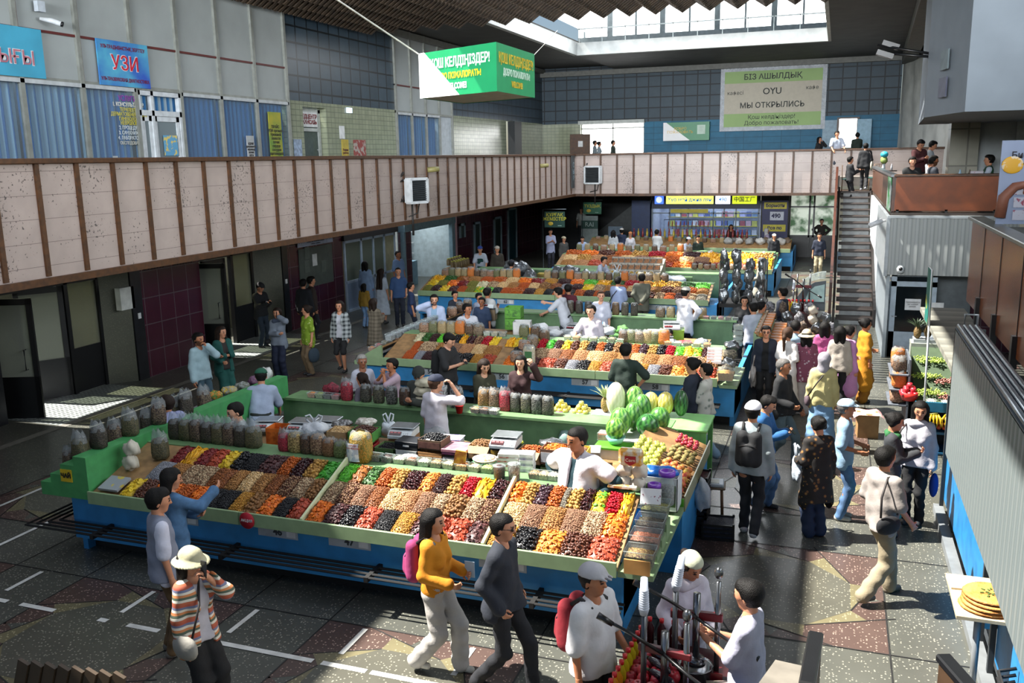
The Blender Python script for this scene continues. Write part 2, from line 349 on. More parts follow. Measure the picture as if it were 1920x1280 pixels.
m.add([(-15.55, 15.5, 0), (-15, 16.1, 0), (-15, 16.1, H0), (-15.55, 15.5, H0)], [(0, 1, 2, 3)]); m.add([(-15.55, 21.2, 0), (-15, 22.1, 0), (-15, 22.1, H0), (-15.55, 21.2, H0)], [(0, 1, 2, 3)])
S('wall_vestibule', m, granite)
m = MB(); m.bx(-15.05, -14.97, 16.08, 16.4, 0, H0); m.bx(-15.05, -14.97, 22.08, 22.35, 0, H0); m.bx(-15.05, -14.97, 12.3, 12.5, 0, H0); S('trim_1', m, darkst)
m = MB(); m.bx(-15.3, -15, 2, 47, H0, 3.9); S('wall_lintel', m, maroon)
def entrance(n, y0, y1, open_leaf):
 X = -15.5; root = T('glazed_entrance', 'black framed glazed entrance doors beside the red sign %s' % ('two' if n == 2 else 'three'), 'door', (X, y0, 0)); root['kind'] = 'structure'; root.name = 'door_%d' % n
 fr = MB(); L = y1-y0
 for a in (0, L-0.95, L-0.06): fr.bx(-0.06, 0.06, a, a+0.1, 0, H0)
 fr.bx(-0.06, 0.06, 0, L, 2.42, 2.56); fr.bx(-0.06, 0.06, 0, L, 3.2, 3.3); fr.obj('door_frame', black, root)
 lf = MB(); lf.bx(-0.03, 0.03, L-0.9, L-0.05, 0.02, 1.0); lf.obj('kick_panel', black, root)
 gl = MB(); gl.bx(-0.01, 0.01, L-0.9, L-0.05, 1.0, 3.2); gl.bx(-0.01, 0.01, 0.1, L-0.9, 2.55, 3.2); gl.obj('glass_pane', MGLASS('#b9bba8', 0.75), root)
 for hy, ang in open_leaf:
  d = MB(); w = 0.95
  d.bx(-0.03, 0.03, 0, 0.1, 0, 2.4); d.bx(-0.03, 0.03, w-0.1, w, 0, 2.4); d.bx(-0.03, 0.03, 0, w, 0, 0.85); d.bx(-0.03, 0.03, 0, w, 2.28, 2.4)
  lo = d.obj('door_leaf', black, root, (0.0, hy, 0), ang)
  g = MB(); g.bx(-0.008, 0.008, 0.1, w-0.1, 0.85, 2.28); g.obj('glass_pane', MGLASS('#c3c7bd', 0.7), lo)
  h = MB()
  for sx in (-1, 1): h.tube([(sx*0.03, w-0.2, 1.0), (sx*0.1, w-0.2, 1.0), (sx*0.1, w-0.2, 1.4), (sx*0.03, w-0.2, 1.4)], 0.014)
  h.obj('door_handle', M('#55585c', 0.3, 0.8), lo)
entrance(2, 12.6, 15.6, ((2.05, 2.6), (0.1, -1.2))); entrance(3, 18.55, 21.3, ((1.6, 3.14), (0.15, -1.3)))
def plate(name, label, cat, x, y, z, w, h, mat, body=None, tm=None, ts=0.1, t=0.02, bold=0.004, group=None):
 """flat notice on the left wall (faces +X); x is the wall surface"""
 r = T(name, label, cat, (x, y, z), 0, group); q = MB(); q.bx(0.002, t, -w/2, w/2, -h/2, h/2); q.obj('panel', mat, r)
 if body: text(body, ts, tm or M('#f2f2f2'), r, (t+0.003, 0, 0), RL, bold=bold)
 return r
red = M('#c01f2c', 0.5); white = M('#d8dadb', 0.5)
plate('number_sign', 'red square sign reading two on the granite pier', 'sign', -15.2, 15.85, 2.85, 0.26, 0.26, red, '2', ts=0.22)
plate('number_sign', 'red square sign reading three on the granite pier', 'sign', -15.2, 21.75, 2.85, 0.26, 0.26, red, '3', ts=0.22)
plate('wall_cabinet', 'small white metal cabinet on the granite pier below the red sign', 'cabinet', -15.12, 15.95, 1.95, 0.42, 0.5, M('#c9ccc8', 0.5), t=0.15)
for y in (16.25, 22.2): plate('switch_plate', 'small white switch plate on the black pier strip near entrance %s' % ('two' if y < 20 else 'three'), 'switch', -14.97, y, 1.5, 0.09, 0.13, white)
for k, y in enumerate((16.9, 17.9, 23.0, 24.7)):
 r = T('vent_grille', 'dark lattice vent high in the maroon tiles, %s along the aisle' % ORD[k], 'vent', (-15, y, 2.85)); q = MB(); q.bx(0, 0.03, -0.34, 0.34, -0.34, 0.34); q.obj('panel', M('#120b0e', 0.6), r)
 q = MB()
 for a in range(-3, 4): q.bx(0.03, 0.045, a*0.1-0.01, a*0.1+0.01, -0.34, 0.34); q.bx(0.03, 0.045, -0.34, 0.34, a*0.1-0.01, a*0.1+0.01)
 q.obj('lattice', M('#2a2024', 0.5), r)
r = T('notice_board', 'green-grey notice board with pinned papers on the maroon wall', 'board', (-15, 23.9, 1.9)); q = MB(); q.bx(0, 0.03, -0.95, 0.95, -0.75, 0.45); q.obj('panel', M('#4b544e', 0.5), r)
q = MB(); q.bx(0.03, 0.04, -1.0, 1.0, 0.5, 0.68); h_ = q.obj('header', M('#a9b4cf', 0.5), r)
text('Қазақстан Республикасының\nЗакон о рынках', 0.07, M('#3a4257'), r, (0.045, 0, 0.59), RL)
for dy, dz in ((-0.1, 0.05), (-0.55, -0.1), (-0.5, 0.3), (0.4, -0.2)): q = MB(); q.bx(0.03, 0.036, dy-0.13, dy+0.13, dz-0.18, dz+0.18); q.obj('paper', white if dy == -0.1 else M('#5d665f'), r)
BZ0, BZ1 = 3.25, 5.0
m = MB(); m.bx(-11.2, -11, 1.5, 39.3, BZ0, BZ1); bl = S('wall_balcony_left', m, marble)
m = MB(); m.bx(-11.2, 0.0, 39.1, 39.3, BZ0, BZ1); m.bx(0.0, 5.5, 39.1, 39.3, 3.95, BZ1); bb = S('wall_balcony_back', m, marble)
for k in range(-11, 40): q = MB(); y = 10.18+0.745*k; q.bx(-11.0, -10.96, y-0.038, y+0.038, BZ0+0.05, BZ1-0.05); (q.obj('strip', brown, bl) if y < 39 else None)
for k in range(0, 16): q = MB(); x = -10.55+0.735*k; q.bx(x-0.04, x+0.04, 39.06, 39.1, BZ0 if x < 0 else 3.95, BZ1-0.05); q.obj('strip', brown, bb)
m = MB(); m.bx(-11.24, -10.93, 1.5, 39.3, BZ1-0.06, BZ1+0.02, ch=0.01); m.bx(-11.0, 5.5, 39.03, 39.34, BZ1-0.06, BZ1+0.02, ch=0.01); m.bx(-11.2, -10.94, 1.5, 39.1, BZ0-0.08, BZ0+0.03); m.bx(-11.0, 0, 39.04, 39.2, BZ0-0.08, BZ0+0.03); S('trim_2', m, brown)
m = MB(); m.bx(-15, -11.2, 1.5, 47, 3.3, 3.95); m.bx(-11.2, 0.1, 39.3, 47, 3.3, 3.95); m.bx(0.1, 6, 37.5, 47, 3.6, 3.95); S('ceiling_2', m, M('#6f6a64', 0.7))
grid_w = M('#9aa0a0', 0.5, var=0.06, scale=1.2); alu = M('#8b8e88', 0.45, 0.3); reds = M('#5a1f1c', 0.5)
m = MB(); m.bx(-15.3, -15, 1.5, 22.9, 6.6, 9.45); m.bx(-15.3, -15, 29.7, 34.75, 6.6, 9.45); up = S('wall_upper_panels', m, grid_w)
ys = [22.9-1.52*k for k in range(0, 15)]+[29.75+1.25*k for k in range(5)]
m = MB()
for y in ys: m.bx(-15.02, -14.93, y-0.05, y+0.05, 3.95, 9.45)
m.bx(-15.02, -14.95, 1.5, 22.9, 6.56, 6.64); m.bx(-15.02, -14.95, 29.7, 34.75, 6.56, 6.64); S('trim_3', m, alu)
m = MB(); m.bx(-15.02, -14.96, 1.5, 22.9, 7.5, 7.55); m.bx(-15.02, -14.96, 29.7, 34.75, 7.5, 7.55)
for y in ys: m.bx(-15.0, -14.95, y+0.05, y+0.075, 6.6, 9.45)
S('trim_4', m, reds)
curt = MSTR(['#27639a', '#3a78ac', '#8ea5b5', '#9fb2bd'], 1, 0.2, 0.8)
curt2 = MSTR(['#27659c', '#4282b3', '#2c6ba0', '#5590bb'], 1, 0.17, 0.8)
def curtain_bay(n, y0, y1, mat):
 g = MB(); g.bx(-15.0, -14.99, y0+0.05, y1-0.05, 4.0, 6.56); w = S('window_%d' % n, g, MGLASS('#e4eef4', 0.92, 0.02))
 q = MB(); NW = 40; q.grid(lambda u, v: (-15.16+0.035*math.sin(u*NW*1.25), y0+0.03+u*(y1-y0-0.06), 4.0+2.55*v), NW*3, 1); q.obj('curtain', mat, w)
 q = MB(); q.bx(-15.02, -14.93, y0+0.0, y1, 3.95, 4.02); q.bx(-15.02, -14.93, y0, y1, 6.5, 6.58); q.obj('window_frame', M('#b3b8bb', 0.5), w)
nb = 0
for k in range(13):
 y1 = 22.9-1.52*k; y0 = y1-1.52; nb += 1
 if k == 3: continue
 curtain_bay(nb, y0, y1, curt2 if k in (0, 1, 2) else curt)
for k in range(3): nb += 1; curtain_bay(nb, 29.75+1.25*k, 31.0+1.25*k, curt2)
m = MB(); m.bx(-15.3, -15, 33.5, 34.75, 3.95, 6.6); S('wall_panel', m, M('#aab2b8', 0.5))
m = MB(); m.bx(-15.8, -15.6, 1, 36, 3.9, 6.7); S('wall_clinic', m, M('#59636b', 0.8))
r = T('door_4', 'white double door', 'door', (-15, 17.58, 3.95)); r['kind'] = 'structure'
q = MB()
for a, b_ in ((-0.72, -0.64), (0.64, 0.72), (-0.3, -0.22)): q.bx(-0.05, 0.06, a, b_, 0, 2.6)
q.bx(-0.05, 0.06, -0.72, 0.72, 2.5, 2.6); q.bx(-0.05, 0.06, -0.72, 0.72, 2.05, 2.17); q.obj('door_frame', M('#c3c8cc', 0.45), r)
for a, b_, nm in ((-0.62, -0.3, 'door_leaf'), (-0.22, 0.62, 'door_leaf')):
 q = MB(); q.bx(-0.02, 0.03, a, a+0.09, 0, 2.05); q.bx(-0.02, 0.03, b_-0.09, b_, 0, 2.05); q.bx(-0.02, 0.03, a, b_, 1.93, 2.05); q.bx(-0.02, 0.03, a, b_, 0, 0.12); o = q.obj(nm, M('#c9ced2', 0.45), r)
 g = MB(); g.bx(-0.005, 0.005, a+0.08, b_-0.08, 0.1, 1.95); g.obj('glass_pane', MGLASS('#b6c3c8', 0.6), o)
q = MB(); q.bx(-0.14, -0.1, -0.7, 0.7, 0, 2.5); q.obj('curtain', curt, r); q = MB(); q.tube([(0.03, -0.12, 1.0), (0.09, -0.12, 1.0), (0.09, -0.02, 1.0)], 0.015); q.obj('door_handle', white, r)
q = MB(); q.bx(0.031, 0.036, 0.02, 0.5, 1.15, 1.62); q.obj('poster', M('#5d9ec4', 0.5, var=0.4, scale=9, c2='#d8c26a', lo=0.55, hi=0.6), r)
q = MB(); q.bx(0.031, 0.036, 0.02, 0.4, 0.75, 1.1); q.obj('paper', white, r); text('пн-пт 9-18\nсб 9-14', 0.07, M('#333'), r, (0.04, 0.2, 0.93), RL)
dk = MT('#3b4b58', '#33424e', '#11171c', 0.62, 0.46, 0.03, 'yz', 0.3); dkx = MT('#3c4b56', '#35444f', '#161d23', 0.62, 0.52, 0.03, 'xz', 0.6)
gr = MT('#949a82', '#8b917a', '#6d7362', 0.22, 0.16, 0.01, 'yz', 0.2)
m = MB(); m.bx(-15.3, -15, 22.9, 29.7, 6.65, 9.45); m.bx(-15.3, -15, 34.75, 47, 6.65, 9.45); S('wall_upper_tiles', m, dk)
m = MB(); m.bx(-15.3, -15, 22.9, 23.7, 3.95, 6.65); m.bx(-15.3, -15, 25.0, 29.7, 3.95, 6.65); m.bx(-15.3, -15, 23.7, 25.0, 6.5, 6.65); m.bx(-15.3, -15, 34.75, 41.3, 3.95, 6.65); m.bx(-15.3, -15, 42.5, 47, 3.95, 6.65); S('wall_green_tiles', m, gr)
r = T('door_5', 'white clinic door', 'door', (-15.25, 24.35, 3.95)); r['kind'] = 'structure'
q = MB()
for a, b_ in ((-0.62, -0.5), (0.5, 0.62)): q.bx(-0.04, 0.05, a, b_, 0, 2.5)
q.bx(-0.04, 0.05, -0.62, 0.62, 2.4, 2.52); q.bx(-0.04, 0.05, -0.5, 0.5, 1.85, 1.95); q.obj('door_frame', M('#b9bebb', 0.5), r); q = MB(); q.bx(-0.06, 0, -0.5, 0.5, 0, 2.4); q.obj('glass_pane', M('#46534f', 0.15), r)
q = MB(); q.bx(0.03, 0.06, -0.6, 0.45, 1.98, 2.42); q.obj('sign_panel', white, r); text('МЕДЦЕНТР\n«ЖАНСАЯ»', 0.17, M('#7a1a22'), r, (0.065, -0.07, 2.2), RL, bold=0.006)
q = MB(); q.tube([(0.05, 0.35, 1.0), (0.1, 0.35, 1.0), (0.1, 0.35, 1.3), (0.05, 0.35, 1.3)], 0.015); q.obj('door_handle', white, r)
m = MB(); m.bx(-15.4, 2.6, 47, 47.3, 6.6, 9.8); S('wall_back_tiles', m, dkx)
blue = MT('#1a6484', '#175b79', '#144a60', 0.9, 0.3, 0.012, 'xz', 0.6)
m = MB(); m.bx(-9.5, -0.05, 47, 47.3, 3.95, 6.6); m.bx(0.75, 6, 47, 47.3, 3.95, 6.6); m.bx(-0.05, 0.75, 47, 47.3, 6.45, 6.6); S('wall_back_blue', m, blue)
m = MB(); m.bx(-15, -12.9, 47, 47.3, 3.95, 6.6); S('wall_back_green', m, MT('#949a82', '#8b917a', '#6d7362', 0.22, 0.16, 0.01, 'xz', 0.2))
bright = M('#ffffff', 0.5, emit=6.0, var=0.02)
m = MB(); m.bx(-12.9, -9.5, 47.5, 47.55, 3.95, 6.55); w = S('window_20', m, bright)
q = MB()
for x in (-12.9, -11.2, -9.55): q.bx(x-0.03, x+0.03, 47.2, 47.3, 3.95, 6.6)
q.bx(-12.9, -9.5, 47.2, 47.3, 6.3, 6.36); q.obj('window_frame', alu, w)
m = MB(); m.bx(-12.95, -9.45, 46.7, 47.3, 6.55, 6.72); S('trim_5', m, M('#b9bdb9', 0.6))
m = MB(); m.bx(-0.05, 0.75, 47.45, 47.5, 5.1, 6.45); S('window_21', m, bright)
m = MB(); m.bx(-0.05, 0.75, 47.4, 47.45, 3.95, 5.1); S('wall_beyond', m, M('#5c6a62', 0.7))
r = T('door_6', 'open pale-blue door', 'door', (-0.05, 46.98, 3.95)); r['kind'] = 'structure'; q = MB(); q.bx(-0.75, -0.05, -0.06, 0, 0, 2.45, ch=0.01); q.obj('door_leaf', M('#7f98a8', 0.5), r); q = MB(); q.bx(0.82, 1.45, -0.35, -0.29, 0, 2.45, ch=0.01); q.obj('door_leaf', M('#86a9bd', 0.5), r); q = MB(); q.bx(-0.1, 0, -0.1, 0.1, 0, 2.5); q.bx(0.8, 0.9, -0.1, 0.1, 0, 2.5); q.bx(-0.1, 0.9, -0.1, 0.1, 2.5, 2.56); q.obj('door_frame', M('#5a4a40', 0.5), r)
r = T('wooden_door', 'brown wooden door standing open beside the bright far window', 'door', (-13.0, 46.6, 3.95)); q = MB(); q.bx(-0.35, 0.75, -0.05, 0, 0, 2.1, ch=0.01); q.obj('door_leaf', brown, r); q = MB(); q.bx(0.1, 0.35, -0.06, -0.05, 1.45, 1.75); q.obj('paper', white, r)
m = MB(); m.bx(-14.95, -14.6, 41.4, 42.4, 3.95, 6.6); S('door_7', m, M('#1d2124', 0.6))
m = MB(); m.grid(lambda u, v: (2.55+u*1.5+0.05*math.sin(u*30+2*v), 46.7-9*u+0.12*math.sin(u*26), 3.95+5.3*v), 40, 4); tag(m.obj('dust_sheet', M('#b4b5b0', 0.8, var=0.15, scale=1.5)), 'long pale dust sheet hanging from the ceiling beside the white block', 'sheet')
dark = M('#3b3a36', 0.7, var=0.2, scale=1.5)
m = MB(); CZ = 9.45
m.bx(-15.6, -11, -2, 47.3, CZ, CZ+0.4); m.bx(-11, 8, 39.4, 47.3, 9.25, 9.7); m.bx(-0.5, 8, 21, 39.4, 9.2, 9.7); m.bx(-3.2, 8, -2, 21, CZ, CZ+0.3); S('ceiling', m, dark)  # unseen near slab: its edge is shaped to shade the grey panel
conc = M('#b3b6b4', 0.7, var=0.1, scale=3)
m = MB(); m.bx(-11.1, -10.9, 24, 39.4, 9.2, 9.75); m.bx(-11, -0.5, 39.2, 39.5, 9.2, 9.72); m.bx(-0.62, -0.5, 27, 39.4, 9.2, 9.72); S('trim_6', m, conc)
m = MB(); m.bx(-7.15, -6.6, -2, 21, 9.3, 9.8); S('trim_shade_beam', m, dark)  # unseen beam added to throw a shade edge across the welcome banner
m = MB(); m.bx(-15, 2.6, 46.7, 47, 9.0, 9.25); m.bx(-15, -14.8, 23, 47, 9.2, 9.4); S('trim_8', m, M('#70716c', 0.6))
m = MB(); m.prism([(1.6, 21.0), (2.15, 21.0), (3.05, 46), (2.5, 46)], 8.75, 9.3, 2); S('trim_9', m, M('#5c5b55', 0.7))
m = MB(); m.bx(-11.6, -0.4, 42.0, 42.05, 10.2, 12.4); w = S('window_22', m, M('#ffffff', 0.5, emit=4.0, var=0.02))
q = MB()
for k in range(10): x = -11.3+1.2*k; wd = 0.12 if k % 2 else 0.04; q.bx(x-wd, x+wd, 41.9, 42.0, 9.7, 12.5)
q.bx(-11.6, -0.4, 41.85, 42.0, 9.7, 10.25); q.obj('window_frame', M('#6e7a7e', 0.5), w)
m = MB(); m.bx(-11.05, -11.0, 30, 42, 10.4, 12.4); S('window_23', m, M('#ffffff', 0.5, emit=3.0, var=0.02))
m = MB()
for k in range(11): x = -10.9+1.02*k; m.bx(x-0.015, x+0.015, 39.55, 39.58, 9.7, 10.35)
m.bx(-11, -0.5, 39.55, 39.58, 10.3, 10.35); S('trim_10', m, M('#a9b4b6', 0.5))
m = MB(); m.bx(-12, 0, 39.4, 42.5, 12.4, 12.6); S('ceiling_3', m, M('#8a8f90', 0.7))
bf = M('#46382a', 0.6, var=0.35, scale=3)
for k in range(19):
 x = -15.0+0.78*k; b_ = MB()
 for j in range(34):
  y = 19.6+0.235*j-0.0
  if y > 27.4: break
  for x0, z0, x1, z1 in ((x, 9.18, x+0.39, 8.92), (x+0.39, 8.92, x+0.78, 9.18)):
   b_.add([(x0, y, z0), (x1, y, z1), (x1, y+0.12, z1), (x0, y+0.12, z0), (x0, y, z0+0.09), (x1, y, z1+0.09), (x1, y+0.12, z1+0.09), (x0, y+0.12, z0+0.09)], [(0, 3, 2, 1), (4, 5, 6, 7), (0, 1, 5, 4), (2, 3, 7, 6), (0, 4, 7, 3), (1, 2, 6, 5)])
 b_.bx(x+0.36, x+0.42, 19.6, 27.45, 9.0, 9.12)
 S('ceiling_baffle', b_, bf)
m = MB(); m.prism([(1.6, 20.5), (2.05, 18.0), (9, 18.0), (9, 26), (1.9, 26)], 5.55, 12, 2); S('wall_right_block', m, M('#78818a', 0.8, var=0.06, scale=1.5))
m = MB(); m.bx(2.6, 3.25, 25.2, 25.8, 3.6, 9.2); m.bx(2.6, 3.25, 25.2, 25.8, 0, 3.4); S('wall_right_column', m, MT('#8d8a7b', '#7d7c70', '#5e5c52', 3, 0.9, 0.02, 'xz', 0.3))
m = MB(); m.bx(3.25, 9, 25.6, 25.9, 3.4, 9.2); S('wall_right_back', m, M('#a3a9ab', 0.6, var=0.06)); m = MB(); m.bx(4.1, 9, 25.52, 25.6, 3.4, 7.0); S('door_8', m, M('#a9afb0', 0.5))
m = MB(); m.bx(1.25, 9, 22.9, 38, 3.3, 3.48); m.bx(0.0, 1.3, 36.6, 38, 3.2, 3.45); S('floor_2', m, M('#3d3027', 0.5))
wood_or = M('#7d3a08', 0.5, var=0.22, scale=2.5)
m = MB(); m.bx(1.3, 3.6, 23.0, 23.06, 3.52, 4.3); p = S('wall_cafe_front', m, wood_or); q = MB(); q.bx(1.25, 3.65, 22.95, 23.12, 4.3, 4.36, ch=0.01); q.obj('rail', brown, p)
for x in (1.36, 2.4, 3.4): q = MB(); q.bx(x-0.03, x+0.03, 23.0, 23.06, 3.4, 3.55); q.obj('post', black, p)
m = MB(); m.bx(1.22, 1.3, 23.06, 36, 3.5, 4.3); p = S('wall_cafe_side', m, M('#4a2f22', 0.4, var=0.2)); q = MB(); q.bx(1.18, 1.34, 23.06, 36, 4.3, 4.36); q.obj('rail', M('#6b6f72', 0.3, 0.6), p)
rib = MSTR(['#7d8384', '#969b9a', '#8a908f', '#a5a9a7'], 0, 0.16, 0.45, 'rib')
m = MB(); m.bx(1.2, 3.9, 22.85, 22.92, 2.03, 3.38); S('wall_metal_box', m, rib)
m = MB(); m.bx(1.15, 3.9, 22.8, 22.93, 3.36, 3.42); m.bx(1.14, 1.22, 22.82, 34, 2.0, 3.4); S('trim_11', m, M('#9ba2a6', 0.5))
m = MB(); m.bx(1.22, 1.3, 23, 37, 0, 3.3); S('wall_stair_side', m, M('#98a2a8', 0.6, var=0.05)); m = MB(); m.bx(2.35, 3.2, 24.0, 24.1, 0, 2.05); S('wall_kiosk_grey', m, M('#5f676b', 0.5)); m = MB(); m.bx(3.2, 9, 24.3, 24.4, 0, 2.1); S('wall_right_maroon', m, maroonx)
r = T('door_9', 'pale blue glazed door', 'door', (1.35, 23.2, 0)); r['kind'] = 'structure'
q = MB(); q.bx(0, 0.12, -0.05, 0.03, 0, 2.02); q.bx(0.88, 1.0, -0.05, 0.03, 0, 2.02); q.bx(0, 1.0, -0.05, 0.03, 1.72, 1.84); q.bx(0, 1.0, -0.05, 0.03, 1.96, 2.03); q.bx(0, 1.0, -0.05, 0.03, 0, 0.62); q.obj('door_frame', M('#a3b3c0', 0.5), r)
q = MB(); q.bx(0.12, 0.88, 0, 0.02, 0.6, 1.98); q.obj('glass_pane', M('#10171b', 0.08), r); q = MB(); q.bx(0.33, 0.68, -0.01, 0, 1.15, 1.42); q.obj('paper', white, r); text('Закрывайте\nза собой\nдверь', 0.055, M('#444'), r, (0.5, -0.015, 1.29), RX)
q = MB(); q.tube([(0.06, -0.05, 1.0), (0.06, -0.1, 1.0), (0.16, -0.1, 1.0)], 0.012); q.obj('door_handle', M('#c8ccd0', 0.3, 0.6), r)
def stairs():
 r = T('staircase', 'long straight staircase with dark treads and pale marble risers up to the café', 'staircase', (0.1, 27.3, 0)); N = 18; h = 3.45/N; d = 9.3/N; r['kind'] = 'structure'; r.name = 'stairs'
 for i in range(N):
  q = MB(); q.bx(0.05, 1.1, i*d-0.06, i*d+d, (i+1)*h-0.06, (i+1)*h, ch=0.01); q.obj('tread', M('#2a211d', 0.5, var=0.2), r)
  q = MB(); q.bx(0.14, 1.0, i*d+0.0, i*d+0.04, i*h, (i+1)*h-0.06); q.obj('riser', M('#8d9192', 0.45, var=0.2, scale=4), r)
 for x in (-0.05, 1.05):
  q = MB(); q.add([(x, -0.3, 0), (x+0.07, -0.3, 0), (x+0.07, 9.3, 3.1), (x, 9.3, 3.1), (x, -0.3, 0.5), (x+0.07, -0.3, 0.5), (x+0.07, 9.3, 3.6), (x, 9.3, 3.6)], [(0, 3, 2, 1), (4, 5, 6, 7), (0, 1, 5, 4), (2, 3, 7, 6), (0, 4, 7, 3), (1, 2, 6, 5)]); q.obj('stringer', M('#1d1714', 0.5), r)
 q = MB(); x = -0.16
 q.add([(x, -0.3, 0.15), (x+0.08, -0.3, 0.15), (x+0.08, 9.3, 3.35), (x, 9.3, 3.35), (x, -0.3, 1.25), (x+0.08, -0.3, 1.25), (x+0.08, 9.3, 4.35), (x, 9.3, 4.35)], [(0, 3, 2, 1), (4, 5, 6, 7), (0, 1, 5, 4), (2, 3, 7, 6), (0, 4, 7, 3), (1, 2, 6, 5)]); q.obj('balustrade', M('#3d1f14', 0.4, var=0.3), r)
 q = MB(); q.bx(1.16, 1.24, -0.6, 0.2, 0, 1.15); q.obj('newel_panel', M('#5a2616', 0.4), r)
stairs()
m = MB(); m.bx(-15, -8.5, 46.5, 46.7, 0, 3.3); S('wall_back_dark', m, M('#1b1d1f', 0.7)); m = MB(); m.bx(-9.45, -8.55, 43.9, 44.2, 0, 2.75); m.bx(-9.5, -8.5, 43.9, 44.2, 2.75, 3.3, mi=1); S('wall_shop_blue', m, [M('#0d2a57', 0.5), M('#241c22', 0.6)])
m = MB(); m.bx(-3.3, -2.05, 43.9, 44.2, 0, 3.3); S('wall_poster_bay', m, M('#211a1a', 0.6))
m = MB(); m.bx(-2.05, 0.15, 45.0, 45.1, 0, 1.0); S('wall_back_low', m, M('#121314', 0.4))
m = MB(); m.bx(-2.05, 0.15, 46.2, 46.25, 0, 3.3); S('window_24', m, M('#b9c2b4', 0.5, emit=0.9, var=0.6, scale=1.6, c2='#3d5a3e', lo=0.45, hi=0.6))
m = MB()
for x in (-2.05, -1.15, -0.95, 0.02): m.bx(x-0.04, x+0.04, 44.9, 45.0, 0, 3.3)
m.bx(-2.05, 0.1, 44.9, 45.0, 2.35, 2.42); m.bx(-2.05, 0.1, 44.9, 45.0, 0.95, 1.05); S('trim_12', m, black)
for y in (14.0, 20.2): area('vestibule_fill', (-17.0, y, 3.1), 1.5, 2.0, 30, (1, .97, .85))  # added fill standing in for daylight inside the vestibules, no fixture
def np_mesh(name, V, Fc, col=None, smooth=True):
 me = bpy.data.meshes.new(name); V = np.asarray(V, np.float32); Fc = np.asarray(Fc, np.int32); k = Fc.shape[1]; n = len(Fc)
 me.vertices.add(len(V)); me.vertices.foreach_set('co', V.ravel()); me.loops.add(n*k); me.loops.foreach_set('vertex_index', Fc.ravel())
 me.polygons.add(n); me.polygons.foreach_set('loop_start', np.arange(0, n*k, k, dtype=np.int32)); me.polygons.foreach_set('loop_total', np.full(n, k, np.int32))
 me.update(calc_edges=True); me.polygons.foreach_set('use_smooth', np.full(n, smooth))
 if col is not None:
  at = me.color_attributes.new('Col', 'FLOAT_COLOR', 'POINT'); at.data.foreach_set('color', np.concatenate([np.asarray(col, np.float32), np.ones((len(V), 1), np.float32)], 1).ravel())
 return me
def _uv(nu, nv):
 V = [(0, 0, -1)]
 for j in range(1, nv):
  t = PI*j/nv
  for i in range(nu): a = 2*PI*i/nu; V.append((math.sin(t)*math.cos(a), math.sin(t)*math.sin(a), -math.cos(t)))
 V.append((0, 0, 1)); Fc = []
 for i in range(nu):
  Fc.append((0, 1+(i+1) % nu, 1+i)); top = len(V)-1; b_ = 1+(nv-2)*nu; Fc.append((top, b_+i, b_+(i+1) % nu))
 for j in range(nv-2):
  for i in range(nu):
   a, b_, c, d = 1+j*nu+i, 1+j*nu+(i+1) % nu, 1+(j+1)*nu+(i+1) % nu, 1+(j+1)*nu+i; Fc += [(a, b_, c), (a, c, d)]
 return np.array(V), np.array(Fc)
def _ring():
 V = []; Fc = []; P = [(0.75, -0.7), (1.0, 0.2), (0.72, 0.9), (0.38, 0.1)]; n = 9
 for r, z in P:
  for i in range(n): a = 2*PI*i/n; V.append((r*math.cos(a), r*math.sin(a), z))
 V.append((0, 0, 0.0))
 for j in range(3):
  for i in range(n): a, b_, c, d = j*n+i, j*n+(i+1) % n, (j+1)*n+(i+1) % n, (j+1)*n+i; Fc += [(a, b_, c), (a, c, d)]
 for i in range(n): Fc.append((3*n+i, 3*n+(i+1) % n, 4*n))
 return np.array(V), np.array(Fc)
SH = {'s': _uv(6, 4), 'b': _uv(8, 6), 'r': _ring()}
